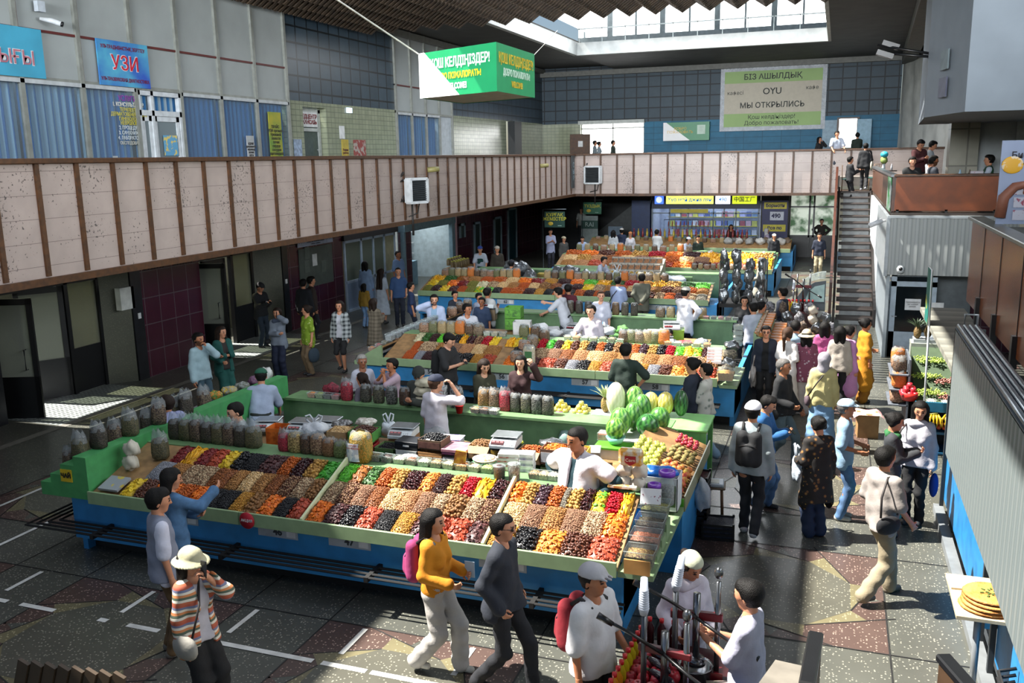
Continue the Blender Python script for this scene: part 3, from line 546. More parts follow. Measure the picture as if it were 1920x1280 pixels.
KD = {
 'apr': ('orange apricots', 'r', .036, .034, .014, '#d9761f', '#c2560f', .45), 'red': ('red rings', 'r', .040, .038, .014, '#a8452c', '#8c351f', .45),
 'dri': ('dark rings', 'r', .038, .036, .014, '#4f2a2a', '#351a1c', .45), 'aprp': ('pale apricots', 'r', .040, .034, .014, '#d38233', '#b9641f', .5),
 'pru': ('black prunes', 'b', .034, .026, .020, '#191a1e', '#0c0c0f', .32), 'rai': ('black raisins', 's', .020, .012, .010, '#191a1f', '#0d0d10', .5),
 'gol': ('golden raisins', 's', .020, .013, .010, '#b58430', '#96651d', .5), 'wal': ('brown walnuts', 'b', .034, .028, .026, '#8a6238', '#6d4a28', .6),
 'alm': ('brown almonds', 's', .024, .015, .010, '#8d5227', '#6f3d1b', .55), 'haz': ('dark hazelnuts', 's', .019, .018, .018, '#4f2a1a', '#8a6a4e', .5),
 'pis': ('pistachios', 's', .021, .014, .013, '#b59d7c', '#80644a', .6), 'pin': ('pink peanuts', 's', .018, .012, .011, '#946f55', '#7a5843', .6),
 'cas': ('cream cashews', 's', .026, .014, .012, '#cdb185', '#b8945f', .6), 'pea': ('beige peanuts', 's', .019, .013, .012, '#b5875f', '#9a6b45', .6),
 'tan': ('tan almonds', 's', .022, .014, .010, '#a2743f', '#86592c', .6), 'dat': ('dark dates', 'b', .040, .022, .020, '#2a1318', '#3d1c1e', .18),
 'pur': ('purple dates', 'b', .042, .023, .021, '#33222c', '#443038', .2), 'nut': ('orange nuts', 's', .024, .020, .018, '#b35a1c', '#94430f', .45),
 'fig': ('tan figs', 'b', .034, .032, .024, '#b08743', '#93692e', .6), 'kiw': ('kiwi slices', 'r', .042, .040, .010, '#3f9a2a', '#2b7a1e', .45),
 'lim': ('lime strips', 's', .045, .012, .010, '#5cb52f', '#3f9420', .45), 'dgr': ('green slices', 'r', .034, .032, .010, '#2d5a1f', '#1f4416', .5),
 'che': ('red cherries', 'b', .020, .019, .018, '#a80f22', '#86081a', .2), 'man': ('mango strips', 'b', .075, .018, .016, '#d8a21c', '#c48812', .45),
 'yel': ('yellow slices', 'r', .045, .040, .012, '#d4b62a', '#c09a18', .5), 'brs': ('apple slices', 'r', .048, .036, .010, '#8f5520', '#74400f', .5),
 'sil': ('silver seeds', 's', .016, .009, .007, '#8b8d93', '#6d6f77', .5), 'gry': ('grey seeds', 's', .016, .010, .008, '#8a8578', '#5d594f', .6),
 'drk': ('dark berries', 's', .017, .016, .015, '#2a1216', '#3b1c1c', .3), 'brn': ('brown dates', 'b', .030, .024, .022, '#57301f', '#43221a', .35),
 'spi': ('orange spice', 's', .014, .012, .010, '#b2531a', '#8f3d10', .7), 'oli': ('olive spice', 's', .013, .011, .010, '#7d7b33', '#5d5c24', .7),
 'whi': ('white slices', 'r', .040, .036, .010, '#c9c3a3', '#b3ab86', .5), 'mix': ('mixed chips', 'r', .042, .03, .010, '#c9a01e', '#4d9a26', .5), 'dkr': ('crimson chips', 'r', .040, .03, .010, '#7a1c1c', '#5a1214', .5),
}
def heap_mesh(kind, w, d, h, far=1.0):
 _, sh, L, Wd, Th, c1, c2, ro = KD[kind]; k = far; L, Wd, Th = L*k, Wd*k, Th*k
 V0, F0 = SH[sh]; sp = (L+Wd)*0.5*0.88; nx, ny = max(3, int(w/sp)), max(3, int(d/sp)); N = nx*ny*1
 gx, gy = np.meshgrid((np.arange(nx)+0.5)/nx, (np.arange(ny)+0.5)/ny); gx = gx+0.5*(np.arange(ny) % 2)[:, None]/nx-0.25/nx
 U = np.clip(gx.ravel()+NR.normal(0, 0.22/nx, N), 0.02, 0.98); Vv = np.clip(gy.ravel()+NR.normal(0, 0.22/ny, N), 0.02, 0.98)
 hf = lambda u, v: h*(1-np.abs(2*u-1)**2.6)**0.8*(1-np.abs(2*v-1)**2.6)**0.8
 Z = hf(U, Vv)+Th*0.35+NR.normal(0, Th*0.26, N); yaw = NR.uniform(0, 2*PI, N); e = 1e-3
 tx = -(hf(U+e, Vv)-hf(U-e, Vv))/(2*e*w)*0.8+NR.normal(0, .28, N); ty = (hf(U, Vv+e)-hf(U, Vv-e))/(2*e*d)*0.8+NR.normal(0, .28, N)
 if kind == 'man': yaw = NR.normal(PI/2, 0.25, N)
 c, s = np.cos(yaw), np.sin(yaw); Rz = np.zeros((N, 3, 3)); Rz[:, 0, 0] = c; Rz[:, 0, 1] = -s; Rz[:, 1, 0] = s; Rz[:, 1, 1] = c; Rz[:, 2, 2] = 1
 c, s = np.cos(tx), np.sin(tx); Ry = np.zeros((N, 3, 3)); Ry[:, 0, 0] = c; Ry[:, 0, 2] = s; Ry[:, 1, 1] = 1; Ry[:, 2, 0] = -s; Ry[:, 2, 2] = c
 c, s = np.cos(ty), np.sin(ty); Rx = np.zeros((N, 3, 3)); Rx[:, 0, 0] = 1; Rx[:, 1, 1] = c; Rx[:, 1, 2] = -s; Rx[:, 2, 1] = s; Rx[:, 2, 2] = c
 Rm = Rx @ Ry @ Rz; sc = np.array([L/2, Wd/2, Th/2])[None, :]*NR.uniform(0.85, 1.15, (N, 1))
 P = np.einsum('nij,nkj->nki', Rm, V0[None]*sc[:, None, :])+np.stack([(U-0.5)*w, Vv*d, Z], 1)[:, None, :]
 A, B = np.array(hx(c1)), np.array(hx(c2)); t = NR.uniform(0, 1, (N, 1)); colr = (A*(1-t)+B*t)*NR.uniform(0.8, 1.2, (N, 1))
 if kind in ('pis', 'haz', 'mix'): t = (NR.uniform(0, 1, (N, 1)) > 0.5)*1.0; colr = (A*(1-t)+B*t)*NR.uniform(0.8, 1.2, (N, 1))
 nv = len(V0); Vt = P.reshape(-1, 3); Ft = (F0[None]+(np.arange(N)*nv)[:, None, None]).reshape(-1, 3); Ct = np.repeat(colr, nv, 0)
 g = 9; gu, gv = np.meshgrid(np.linspace(0, 1, g), np.linspace(0, 1, g)); Bv = np.stack([(gu-0.5)*w, gv*d, hf(gu, gv)-0.002], 2).reshape(-1, 3)
 q = np.arange(g*g).reshape(g, g); a, b_, c_, d_ = q[:-1, :-1].ravel(), q[:-1, 1:].ravel(), q[1:, 1:].ravel(), q[1:, :-1].ravel()
 Fb = np.concatenate([np.stack([a, b_, c_], 1), np.stack([a, c_, d_], 1)])+len(Vt)
 return np_mesh('heap', np.concatenate([Vt, Bv]), np.concatenate([Ft, Fb]), np.concatenate([Ct, np.repeat(((A+B)/2)[None], g*g, 0)])), MC(ro, 0.4, 60, 0.12)
def heap_row(kinds, x0, x1, yf, zf, slope, d0, depth, where, far=1.0, group=None, h=0.055):
 """a row of heaps side by side on the sloping tray; kinds may be (kind, width) pairs"""
 K = [k if isinstance(k, tuple) else (k, 1.0) for k in kinds]; tot = sum(w for _, w in K); x = x0
 c, s = math.cos(slope), math.sin(slope)
 for i, (k, w) in enumerate(K):
  wd = (x1-x0)*w/tot
  if k:
   me, mt = heap_mesh(k, wd*0.985, depth*0.98, h, far); me.materials.append(mt); o = bpy.data.objects.new('fruit_heap' if KD[k][1] != 's' else 'nut_heap', me); COL.objects.link(o)
   o.location = (x+wd/2, yf+d0*c, zf+d0*s); o.rotation_euler = (slope, 0, 0)
   nm = lambda j: KD[K[j][0]][0] if 0 <= j < len(K) and K[j][0] else None
   a, b_ = nm(i-1), nm(i+1); t = KD[k][0]
   lab = '%s between %s and %s, %s' % (t, a, b_, where) if a and b_ else '%s next to %s, %s' % (t, a or b_, where)
   j = 2
   while lab in LABELS: lab = '%s after %s, %s, %s such' % (t, a or b_, where, ORD[j-1]); j += 1
   tag(o, lab, 'nuts' if KD[k][1] == 's' else 'dried fruit', group, 'stuff')
  x += wd
GB = M('#7f9670', 0.5, var=0.08); BL = M('#2f88c4', 0.55, var=0.2, scale=4, c2='#2a7ab0'); KICK = M('#0b0b0c', 0.7); DKG = M('#3f8a50', 0.5); SHG = M('#64855a', 0.5); WD = M('#8b6b45', 0.6, var=0.25, scale=8)
SLP = math.radians(18)
def qr_plate(r, x, y, z, num, s=1.0):
 q = MB(); q.bx(x-0.27*s, x+0.27*s, y-0.006, y, z-0.07*s, z+0.07*s); p = q.obj('number_plate', M('#a9b0b6', 0.5), r)
 text(num, 0.12*s, M('#30353a'), p, (x, y-0.009, z), RX, bold=0.004)
 q = MB(); q.bx(x+0.12*s, x+0.24*s, y-0.009, y-0.006, z-0.05*s, z+0.05*s); q.obj('sticker', white, p)
def stall(label, x0, x1, yf, yb, name='market_stall', base_l=0.5, base_r=0.25, rack=True, nums=(), ymid=None, tray=True, rack_l=0.3):
 r = T(name, label, 'stall', (x0, yf, 0)); L = x1-x0; n = max(1, round(L/2.3))
 for i in range(n): q = MB(); q.bx(L*i/n+0.004, L*(i+1)/n-0.004, -0.03, 0, 0.80, 0.96, ch=0.004); q.obj('front_board', GB, r)
 q = MB(); D = 1.15; c, s = math.cos(SLP), math.sin(SLP)
 q.prism([(0, 0.86), (D*c, 0.86+D*s), (D*c, 0.90+D*s), (0, 0.90)], 0, L, 0); q.obj('tray', WD, r)
 q = MB(); q.bx(0, L, D*c-0.02, D*c+0.36, 1.235, 1.262); q.obj('shelf', SHG, r)
 q = MB(); q.bx(-base_l, L+base_r, 0.2, D+0.3, 0.2, 0.80); q.obj('base_panel', BL, r)
 q = MB(); q.bx(-base_l+0.05, L+base_r-0.1, 0.42, yb-yf-0.4, 0, 0.2); q.obj('plinth', KICK, r)
 if ymid:
  for (a, b_) in ymid:
   q = MB(); q.bx(0.35, L-0.6, a-yf, b_-yf, 0.86, 0.9); q.obj('counter_top', WD, r); q = MB(); q.bx(0.45, L-0.7, a-yf+0.1, b_-yf-0.1, 0.1, 0.86); q.obj('counter_base', M('#2a6f9c', 0.5), r)
 q = MB(); q.bx(0.1, L-0.2, yb-yf-0.5, yb-yf, 1.04, 1.08); q.obj('back_shelf', SHG, r); q = MB(); q.bx(0.0, L-0.1, yb-yf-0.42, yb-yf-0.05, 0.2, 1.04); q.obj('back_panel', M('#5f7f58', 0.5), r)
 q = MB(); q.bx(L+base_r-0.08, L+base_r, 0.3, yb-yf-0.1, 0.0, 0.82); q.obj('side_panel', BL, r)
 q = MB(); q.bx(-base_l, -base_l+0.08, 0.3, yb-yf-0.1, 0.0, 0.82); q.obj('side_panel', BL, r)
 if rack:
  q = MB()
  for k in range(4): q.tube([(-base_l-rack_l+k*0.1, 1.4, 0.45), (-base_l-rack_l+k*0.1, -0.14+k*0.085, 0.45), (L+0.05, -0.14+k*0.085, 0.45)], 0.015, 6, smooth=False)
  rk = q.obj('bag_rack', KICK, r)
  for k in range(int(L/1.9)+1): q = MB(); q.bx(1.9*k+0.1, 1.9*k+0.15, -0.16, 0.22, 0.40, 0.46); q.obj('bracket', KICK, rk)
 for x, t in nums: qr_plate(r, x-x0, 0.199, 0.67, t)
 return r
def divider(r, x, w=0.02):
 q = MB(); D = 1.12; c, s = math.cos(SLP), math.sin(SLP); q.prism([(0, 0.88), (D*c, 0.88+D*s), (D*c, 1.0+D*s), (0, 0.97)], x-w/2, x+w/2, 0); q.obj('divider', M('#c4c9a0', 0.5), r)
s1 = stall('nearest dried-fruit stall with green front boards and blue base', -8.54, -1.86, 8.11, 12.75, base_l=0.5, base_r=0.0, nums=((-7.35, '45'), (-5.95, '46'), (-5.0, '47'), (-3.15, '49')), ymid=((10.2, 11.25),), rack_l=0.45)
for x in (-5.49, -3.3): divider(s1, x+8.54, 0.03)
q = MB(); q.lathe([(0, 0), (0.1, 0), (0.1, 0.008), (0, 0.008)], 24, M4=Matrix.Translation((2.35, -0.035, 0.875)) @ Matrix.Rotation(PI/2, 4, 'X')); st = q.obj('round_sticker', M('#a8182a', 0.5), s1); text('АКЦИЯ', 0.045, white, st, (2.35, -0.047, 0.875), RX)
s2 = stall('second dried-fruit stall, behind the watermelons', -8.6, -1.84, 15.94, 21.6, base_l=0.45, base_r=0.28, nums=((-7.6, '54'), (-6.05, '56'), (-4.35, '57'), (-3.0, '58')), ymid=((18.6, 19.7),))
s3 = stall('third dried-fruit stall in the shade below the balcony', -12.0, -3.17, 24.8, 30.0, base_l=0.1, base_r=0.2, nums=((-9.2, '62'), (-7.4, '63'), (-4.6, '64')), rack=False, ymid=((27.6, 28.5),))
s4 = stall('fourth stall with a blue base at the far aisle', -9.8, -1.95, 32.0, 37.0, base_l=0.2, base_r=0.05, rack=False, ymid=((34.6, 35.4),))
s5 = stall('farthest stall in front of the lit shop', -10.5, -1.7, 39.2, 42.6, base_l=0.1, base_r=0.1, rack=False)
F1 = dict(yf=8.11, zf=0.915, slope=SLP, far=1.25)
A, B = -8.1, -5.52
heap_row(['yel', 'brn', ('apr', 1.9), 'nut', ('apr', 1.1), 'rai', 'rai', 'gol', 'wal', 'apr', 'rai', 'red'], A, B, d0=0.03, depth=0.36, where='front row, shaded end of nearest stall', **F1)
heap_row([('sil', 1.3), ('tan', 1.4), 'pis', ('pis', 1.2), ('alm', 1.5), 'tan', 'cas', 'tan', 'alm', 'haz', 'pis', 'wal'], -8.0, B, d0=0.39, depth=0.38, where='middle row, shaded end of nearest stall', **F1)
heap_row(['dkr', 'man', 'dkr', 'red', 'yel', ('pru', .8), ('rai', 1.3), ('dri', 1.6), 'nut', 'dat', 'fig', ('kiw', 1.2)], -7.9, B, d0=0.77, depth=0.35, where='back row, shaded end of nearest stall', **F1)
heap_row(['apr', ('dri', 1.1), 'pru', ('red', 1.1), ('rai', 1.1), ('gol', 1.1), 'dri', 'red', ('red', 1.2), 'dri'], -5.46, -3.33, d0=0.03, depth=0.36, where='front row, middle of nearest stall', **F1)
heap_row(['pis', 'haz', 'pin', 'alm', ('cas', 1.2), 'pea', 'pin', 'pis', ('wal', 1.2), 'pis', 'haz'], -5.46, -3.33, d0=0.39, depth=0.38, where='middle row, middle of nearest stall', **F1)
heap_row(['lim', 'brs', 'dgr', 'nut', 'fig', ('dat', 1.2), 'aprp', 'drk', 'fig', ('che', .9), ('man', 1.1), ('dat', 1.1)], -5.46, -3.33, d0=0.77, depth=0.35, where='back row, middle of nearest stall', **F1)
heap_row(['gol', 'pru', 'aprp', ('brn', 1.1), ('red', 1.1)], -3.27, -1.9, d0=0.03, depth=0.36, where='front row, sunny end of nearest stall', **F1)
heap_row([('cas', 1.1), 'pin', 'tan', 'pin', 'pis', 'apr'], -3.27, -1.9, d0=0.39, depth=0.38, where='middle row, sunny end of nearest stall', **F1)
heap_row([('apr', .9), 'fig', 'pur', 'nut', ('gry', .5), 'fig', ('dat', .8), 'mix', 'che', ('man', .8)], -3.27, -1.9, d0=0.77, depth=0.35, where='back row, sunny end of nearest stall', **F1)
F2 = dict(yf=15.94, zf=0.915, slope=SLP, far=1.35, h=0.06)
heap_row([None, ('spi', 1.1), ('sil', .8), ('drk', 1.1), ('nut', 1.5), 'pru', 'pru', 'gol', ('red', 1.1), None, ('apr', 1.1), 'apr', 'dri', ('red', 1.4), 'brn', 'sil', 'pru', 'gol', ('red', 1.9), 'rai', 'gol', 'sil', 'brn', 'aprp', 'fig', ('red', 1.5)], -8.4, -1.9, d0=0.03, depth=0.38, where='front row of second stall', **F2)
heap_row([None, ('spi', .6), ('pis', 1.4), 'tan', 'pin', 'pea', 'cas', ('tan', 1.2), None, ('rai', .8), 'haz', 'pis', 'pin', 'alm', 'pea', ('cas', 1.2), 'tan', 'tan', 'cas', 'tan', 'pea', 'alm', ('pis', 1.2), 'wal'], -8.4, -1.9, d0=0.41, depth=0.38, where='middle row of second stall', **F2)
heap_row([None, 'whi', 'dgr', 'drk', 'lim', 'fig', 'pru', ('man', .9), 'dat', 'haz', 'che', 'yel', None, 'man', 'yel', 'lim', 'yel', 'che', 'kiw', 'drk', 'yel', 'brn', 'fig', 'pru', 'nut', 'pru', 'wal', 'brn', 'nut', 'pur', 'fig', 'pru', 'che', 'lim', 'yel', 'mix', 'dat', 'man'], -8.4, -1.9, d0=0.79, depth=0.34, where='back row of second stall', **F2)
F3 = dict(yf=24.8, zf=0.915, slope=SLP, far=1.9, h=0.07)
heap_row(['oli', 'drk', 'yel', 'dri', 'spi', 'oli', 'mix', 'lim', 'rai', 'spi', ('nut', 1.5), ('drk', 1.2), 'gol', 'rai', ('spi', 1.3), 'rai', 'nut', 'drk', 'spi', 'rai', 'red', 'drk', 'spi', ('brn', 1.2), 'pis', 'spi', ('drk', 1.1), 'pis', 'gry'], -11.9, -3.25, d0=0.03, depth=0.4, where='front row of third stall', **F3)
heap_row(['yel', 'oli', 'apr', 'dkr', 'oli', 'whi', 'pis', 'cas', 'tan', 'spi', 'cas', 'wal', 'alm', 'sil', 'drk', 'yel', 'pis', 'tan', 'nut', 'cas', 'alm', 'tan', 'brn', 'haz', 'nut', 'tan'], -11.9, -3.25, d0=0.43, depth=0.38, where='middle row of third stall', **F3)
heap_row(['man', 'dgr', 'brs', 'tan', 'spi', 'nut', 'cas', 'apr', 'dkr', 'gol', 'drk', 'apr', 'lim', 'man', 'dgr', 'che', 'gol', 'man', 'fig', 'dgr', 'lim'], -11.9, -3.25, d0=0.81, depth=0.32, where='back row of third stall', **F3)
F4 = dict(yf=32.0, zf=0.915, slope=math.radians(24), far=2.4, h=0.09)
heap_row(['tan', 'pea', 'red', 'alm', 'pis', 'cas', 'spi', 'red', ('apr', 1.3), ('brn', 1.2), 'red', 'apr', 'red', 'man'], -9.6, -2.0, d0=0.03, depth=0.4, where='front row of fourth stall', **F4)
heap_row(['cas', 'fig', 'pea', 'alm', 'cas', 'pin', 'tan', 'nut', 'cas', 'pin', 'man', 'yel', 'man', 'yel'], -9.6, -2.0, d0=0.43, depth=0.38, where='middle row of fourth stall', **F4)
heap_row(['nut', 'apr', 'brn', 'nut', 'fig', 'che', 'apr', 'drk', 'man', 'yel', 'man', 'fig'], -9.6, -2.0, d0=0.81, depth=0.32, where='back row of fourth stall', **F4)
film = MGLASS('#dfe4e6', 0.84, 0.12); plast = MGLASS('#e6ecec', 0.80, 0.05); silver = M('#7d8184', 0.3, 0.85, bump=0.8, bscale=14)
def loose(c, c2, sc=48, ro=0.55): return M(c, ro, 0, 0.2, sc, 0.8, 70, 0, c2, 0.42, 0.58)
def mk_tub(c, c2, w=0.15, d=0.12, h=0.085, name='plastic_tub'):
 r = T(name, 'tub', 'tub'); LABELS['tub'].pop(); q = MB(); t = 0.82
 q.add([(-w/2*t, -d/2*t, 0), (w/2*t, -d/2*t, 0), (w/2*t, d/2*t, 0), (-w/2*t, d/2*t, 0), (-w/2, -d/2, h), (w/2, -d/2, h), (w/2, d/2, h), (-w/2, d/2, h)], [(0, 3, 2, 1), (0, 1, 5, 4), (1, 2, 6, 5), (2, 3, 7, 6), (3, 0, 4, 7)])
 rim = [(-w/2, -d/2, h), (w/2, -d/2, h), (w/2, d/2, h), (-w/2, d/2, h)]; q.tube(rim, 0.005, 4, True, smooth=False); q.obj('container', plast, r)
 q = MB(); g = lambda u, v: ((u-0.5)*w*0.93, (v-0.5)*d*0.93, h*0.72+0.03*(1-(2*u-1)**2)*(1-(2*v-1)**2)+0.008*math.sin(u*23+v*17)); q.grid(g, 8, 7)
 e = 0.8; q.add([(-w/2*e, -d/2*e, 0.006), (w/2*e, -d/2*e, 0.006), (w/2*e, d/2*e, 0.006), (-w/2*e, d/2*e, 0.006), (-w/2*.93, -d/2*.93, h*.72), (w/2*.93, -d/2*.93, h*.72), (w/2*.93, d/2*.93, h*.72), (-w/2*.93, d/2*.93, h*.72)], [(0, 1, 5, 4), (1, 2, 6, 5), (2, 3, 7, 6), (3, 0, 4, 7)])
 o = q.obj('contents', loose(c, c2), r); o['kind'] = 'stuff'; return r
def mk_bag(c, c2, w=0.2, d=0.14, h=0.3, top=0.1, name='clear_bag', open_=False, lab=None):
 """clear bag of loose goods: bulging body, gathered or open film top"""
 r = T(name, 'bag', 'bag'); LABELS['bag'].pop(); q = MB(); n = 16; prof = [(0.8, 0.0), (0.98, 0.06), (1.05, 0.3), (1.02, 0.62), (0.97, 0.88), (0.8, 1.0)]
 V = []; Fc = []
 for j, (k, z) in enumerate(prof):
  for i in range(n):
   a = 2*PI*i/n; ca, sa = math.cos(a), math.sin(a); ex = 0.55; wob = 1+0.035*math.sin(3*a+j*1.7)+0.02*math.sin(7*a-j)
   V.append((w/2*k*wob*math.copysign(abs(ca)**ex, ca), d/2*k*wob*math.copysign(abs(sa)**ex, sa), h*z+0.008*math.sin(5*a+j)))
 for j in range(len(prof)-1):
  for i in range(n): Fc.append((j*n+i, j*n+(i+1) % n, (j+1)*n+(i+1) % n, (j+1)*n+i))
 V.append((0, 0, h*1.02)); Fc += [((len(prof)-1)*n+i, (len(prof)-1)*n+(i+1) % n, len(V)-1) for i in range(n)]; q.add(V, Fc, True)
 o = q.obj('contents', loose(c, c2), r); o['kind'] = 'stuff'; q = MB(); V = []; Fc = []
 for j in range(3):
  for i in range(n):
   a = 2*PI*i/n; k = (1.04, 0.85, 0.95 if open_ else 0.5)[j]; z = (h*0.85, h*1.0+top*0.4, h+top)[j]; wob = 1+(0.0, 0.16, 0.3)[j]*math.sin(5*a+1.3*j)
   V.append((w/2*k*wob*math.cos(a)*1.05, d/2*k*wob*math.sin(a)*1.05, z+0.25*top*(j/2)*math.sin(4*a)))
 for j in range(2):
  for i in range(n): Fc.append((j*n+i, j*n+(i+1) % n, (j+1)*n+(i+1) % n, (j+1)*n+i))
 q.add(V, Fc, True); q.obj('film_top', film, r)
 if lab: q = MB(); q.bx(-w*0.3, w*0.3, -d*0.56, -d*0.53, h*0.25, h*0.75); q.obj('paper_label', M(lab, 0.6), r)
 return r
def mk_box(c, w=0.34, d=0.28, h=0.18, c2=None, fill=None, flap=True, lid=None, band=None, name='cardboard_box', word=None, wc='#222222'):
 r = T(name, 'box', 'box'); LABELS['box'].pop(); q = MB(); t = 0.008; mt = M(c, 0.7, var=0.12, scale=9)
 q.bx(-w/2, w/2, -d/2, -d/2+t, 0, h); q.bx(-w/2, w/2, d/2-t, d/2, 0, h); q.bx(-w/2, -w/2+t, -d/2, d/2, 0, h); q.bx(w/2-t, w/2, -d/2, d/2, 0, h); q.bx(-w/2, w/2, -d/2, d/2, 0, t); q.obj('carton', mt, r)
 if flap and not lid:
  q = MB(); f = 0.1; q.add([(-w/2, -d/2, h), (w/2, -d/2, h), (w/2*0.85, -d/2-f*0.55, h-f*0.8), (-w/2*0.85, -d/2-f*0.55, h-f*0.8)], [(0, 1, 2, 3)]); q.obj('flap', M('#b89b74', 0.7), r)
  q = MB(); q.add([(w/2, -d/2, h), (w/2, d/2, h), (w/2+f*0.6, d/2, h+f*0.6), (w/2+f*0.6, -d/2, h+f*0.6)], [(0, 1, 2, 3)]); q.obj('flap', mt, r)
 if lid: q = MB(); q.bx(-w/2-.004, w/2+.004, -d/2-.004, d/2+.004, h-0.03, h+0.012, ch=0.004); q.obj('lid', M(lid, 0.5, var=0.3, scale=7), r)
 if band: q = MB(); q.bx(-w*0.46, w*0.46, -d/2-0.003, -d/2, h*0.15, h*0.8); q.obj('printed_panel', M(band[0], 0.5, 0, .2, 14, 0, 80, 0, band[1]), r)
 if word: text(word, h*0.32, M(wc), r, (0, -d/2-0.005, h*0.55), RX, bold=0.002)
 if fill:
  me, mm = heap_mesh(fill, w*0.94, d*0.94, 0.07, 1.0 if KD[fill][1] != 's' else 1.2); me.materials.append(mm); o = bpy.data.objects.new('contents', me); COL.objects.link(o); o.parent = r; o.location = (0, -d*0.47, h*0.72); o['kind'] = 'stuff'
 return r
def mk_scale(w=0.34, d=0.32, c='#b9bfc2'):
 r = T('weighing_scale', 'scale', 'scale'); LABELS['scale'].pop(); q = MB()
 q.prism([(-d/2-0.05, 0.0), (d/2, 0.0), (d/2, 0.09), (-d/2+0.04, 0.09), (-d/2-0.05, 0.035)], -w/2, w/2, 0); q.obj('body', M(c, 0.4), r)
 q = MB(); q.bx(-w/2-0.01, w/2+0.01, -d/2+0.06, d/2+0.02, 0.115, 0.13, ch=0.005); q.obj('pan', M('#a4abae', 0.25, 0.7), r); q = MB(); q.lathe([(0.04, 0.09), (0.04, 0.116)], 10); q.obj('stem', black, r)
 Mt = Matrix.Translation((0, -d/2-0.008, 0.066)) @ Matrix.Rotation(math.radians(31.4), 4, 'X')
 q = MB(); q.box((0, 0, 0), (w*0.5, 0.065, 0.006), M4=Mt @ Matrix.Translation((-w*0.2, 0, 0))); dsp = q.obj('display', M('#3a1518', 0.2), r)
 q = MB()
 for k in range(3): q.box((0, 0, 0), (w*0.12, 0.022, 0.008), M4=Mt @ Matrix.Translation((-w*0.36+k*w*0.16, 0.012, 0.001)))
 q.obj('digits', M('#b5575a', 0.3), dsp); q = MB()
 for i in range(4):
  for j in range(3): q.box((0, 0, 0), (w*0.06, 0.015, 0.008), M4=Mt @ Matrix.Translation((w*0.14+i*w*0.08, -0.022+j*0.02, 0)))
 q.obj('keypad', M('#d4d8da', 0.5), r); return r
def mk_blob(c, w=0.22, d=0.18, h=0.2, name='carrier_bag', cat='bag', handles=True, mat=None, seed=1):
 r = T(name, 'x', cat); LABELS['x'].pop(); q = MB(); sd = seed*1.7
 wr = lambda p: 1+0.13*math.sin(5*p.x+3*p.z+sd)+0.1*math.sin(7*p.y-4*p.z+sd*2)+0.05*math.sin(13*p.x+11*p.y)
 q.ell((0, 0, h/2), (w/2, d/2, h/2), 18, 12, warp=wr); q.obj('body', mat or M(c, 0.45, var=0.1, bump=0.5, bscale=18), r)
 if handles:
  for s_ in (-1, 1): q = MB(); q.tube([(s_*w*0.12, 0, h*0.88), (s_*w*0.3, 0, h*1.15), (s_*w*0.34, 0.01, h*1.42), (s_*w*0.18, 0.02, h*1.5), (s_*w*0.05, 0.01, h*1.2), (s_*w*0.02, 0, h*0.9)], 0.014, 6); q.obj('handle', M(c, 0.5), r)
 return r
def row(protos, pts, where, group, cat, rz=None):
 """protos: list of (proto, words); pts: (x, y, z); each copy labelled by its neighbours"""
 n = len(pts)
 for i, (p, loc) in enumerate(zip(protos, pts)):
  pr, wd = p; a = protos[i-1][1] if i else None; b_ = protos[i+1][1] if i < n-1 else None
  lab = '%s between %s and %s, %s' % (wd, sh(a), sh(b_), where) if a and b_ else '%s ending the row next to %s, %s' % (wd, sh(a or b_ or wd), where)
  if len(lab.split()) > 16: lab = '%s beside %s, %s' % (wd, sh(a or b_), where)
  k = 2
  while lab in LABELS: lab = '%s, %s of its kind, %s' % (wd, ORD[k-1], where); k += 1
  put(pr, loc, rz[i] if rz else RN.uniform(-0.15, 0.15), lab, group, cat)
def sh(t): return ' '.join((t or '').split(' of ')[-1].split()[-2:])
USED = set()
def put(pr, loc, rz, lab, group=None, cat=None, sc=None):
 if pr not in USED:
  USED.add(pr); pr.location = loc; pr.rotation_euler = (0, 0, rz); pr['label'] = lab; LABELS.setdefault(lab, []).append(pr)
  if group: pr['group'] = group
  if sc: pr.scale = (sc,)*3
  if cat: pr['category'] = cat
  return pr
 o = dup(pr, loc, rz, lab, group, sc)
 if cat: o['category'] = cat
 return o
def line(p0, p1, n): return [tuple(p0[k]+(p1[k]-p0[k])*(i/(n-1) if n > 1 else 0.5) for k in range(3)) for i in range(n)]
TB = {'cash': (mk_tub('#cdbb98', '#a98f66'), 'clear tub of cream cashews'), 'pist': (mk_tub('#a98d62', '#6b5138'), 'clear tub of shelled pistachios'), 'white': (mk_tub('#cfc8b6', '#b7ad95'), 'clear tub of white kernels'),
  'grn': (mk_tub('#9aa562', '#7c8a48'), 'clear tub of green seeds'), 'brown': (mk_tub('#7a5237', '#4a2f20'), 'clear tub of brown nuts'), 'oran': (mk_tub('#cf8a4a', '#b2642a'), 'clear tub of orange cubes'),
  'pink': (mk_tub('#b35a58', '#8f3a40'), 'clear tub of pink berries'), 'dark': (mk_tub('#3a2a26', '#1f1614'), 'clear tub of dark raisins'), 'seed': (mk_tub('#8e8567', '#5d5640'), 'clear tub of mixed seeds')}
row([TB[k] for k in ('seed', 'dark', 'white', 'brown', 'white', 'pist', 'cash', 'oran', 'cash', 'grn')], line((-5.2, 9.38, 1.262), (-3.72, 9.38, 1.262), 10), 'on the nearest stall', 'tubs of nuts behind the heaps', 'tub')
row([TB[k] for k in ('pist', 'cash', 'white', 'grn', 'pist', 'cash', 'brown', 'oran', 'white', 'pink', 'white')], line((-3.12, 9.36, 1.262), (-2.02, 9.36, 1.262), 11), 'before the white-coated seller', 'tubs of nuts behind the heaps', 'tub', rz=[0]*11)
def bags(spec): return [(mk_bag(*a[1:]), a[0]) for a in spec]
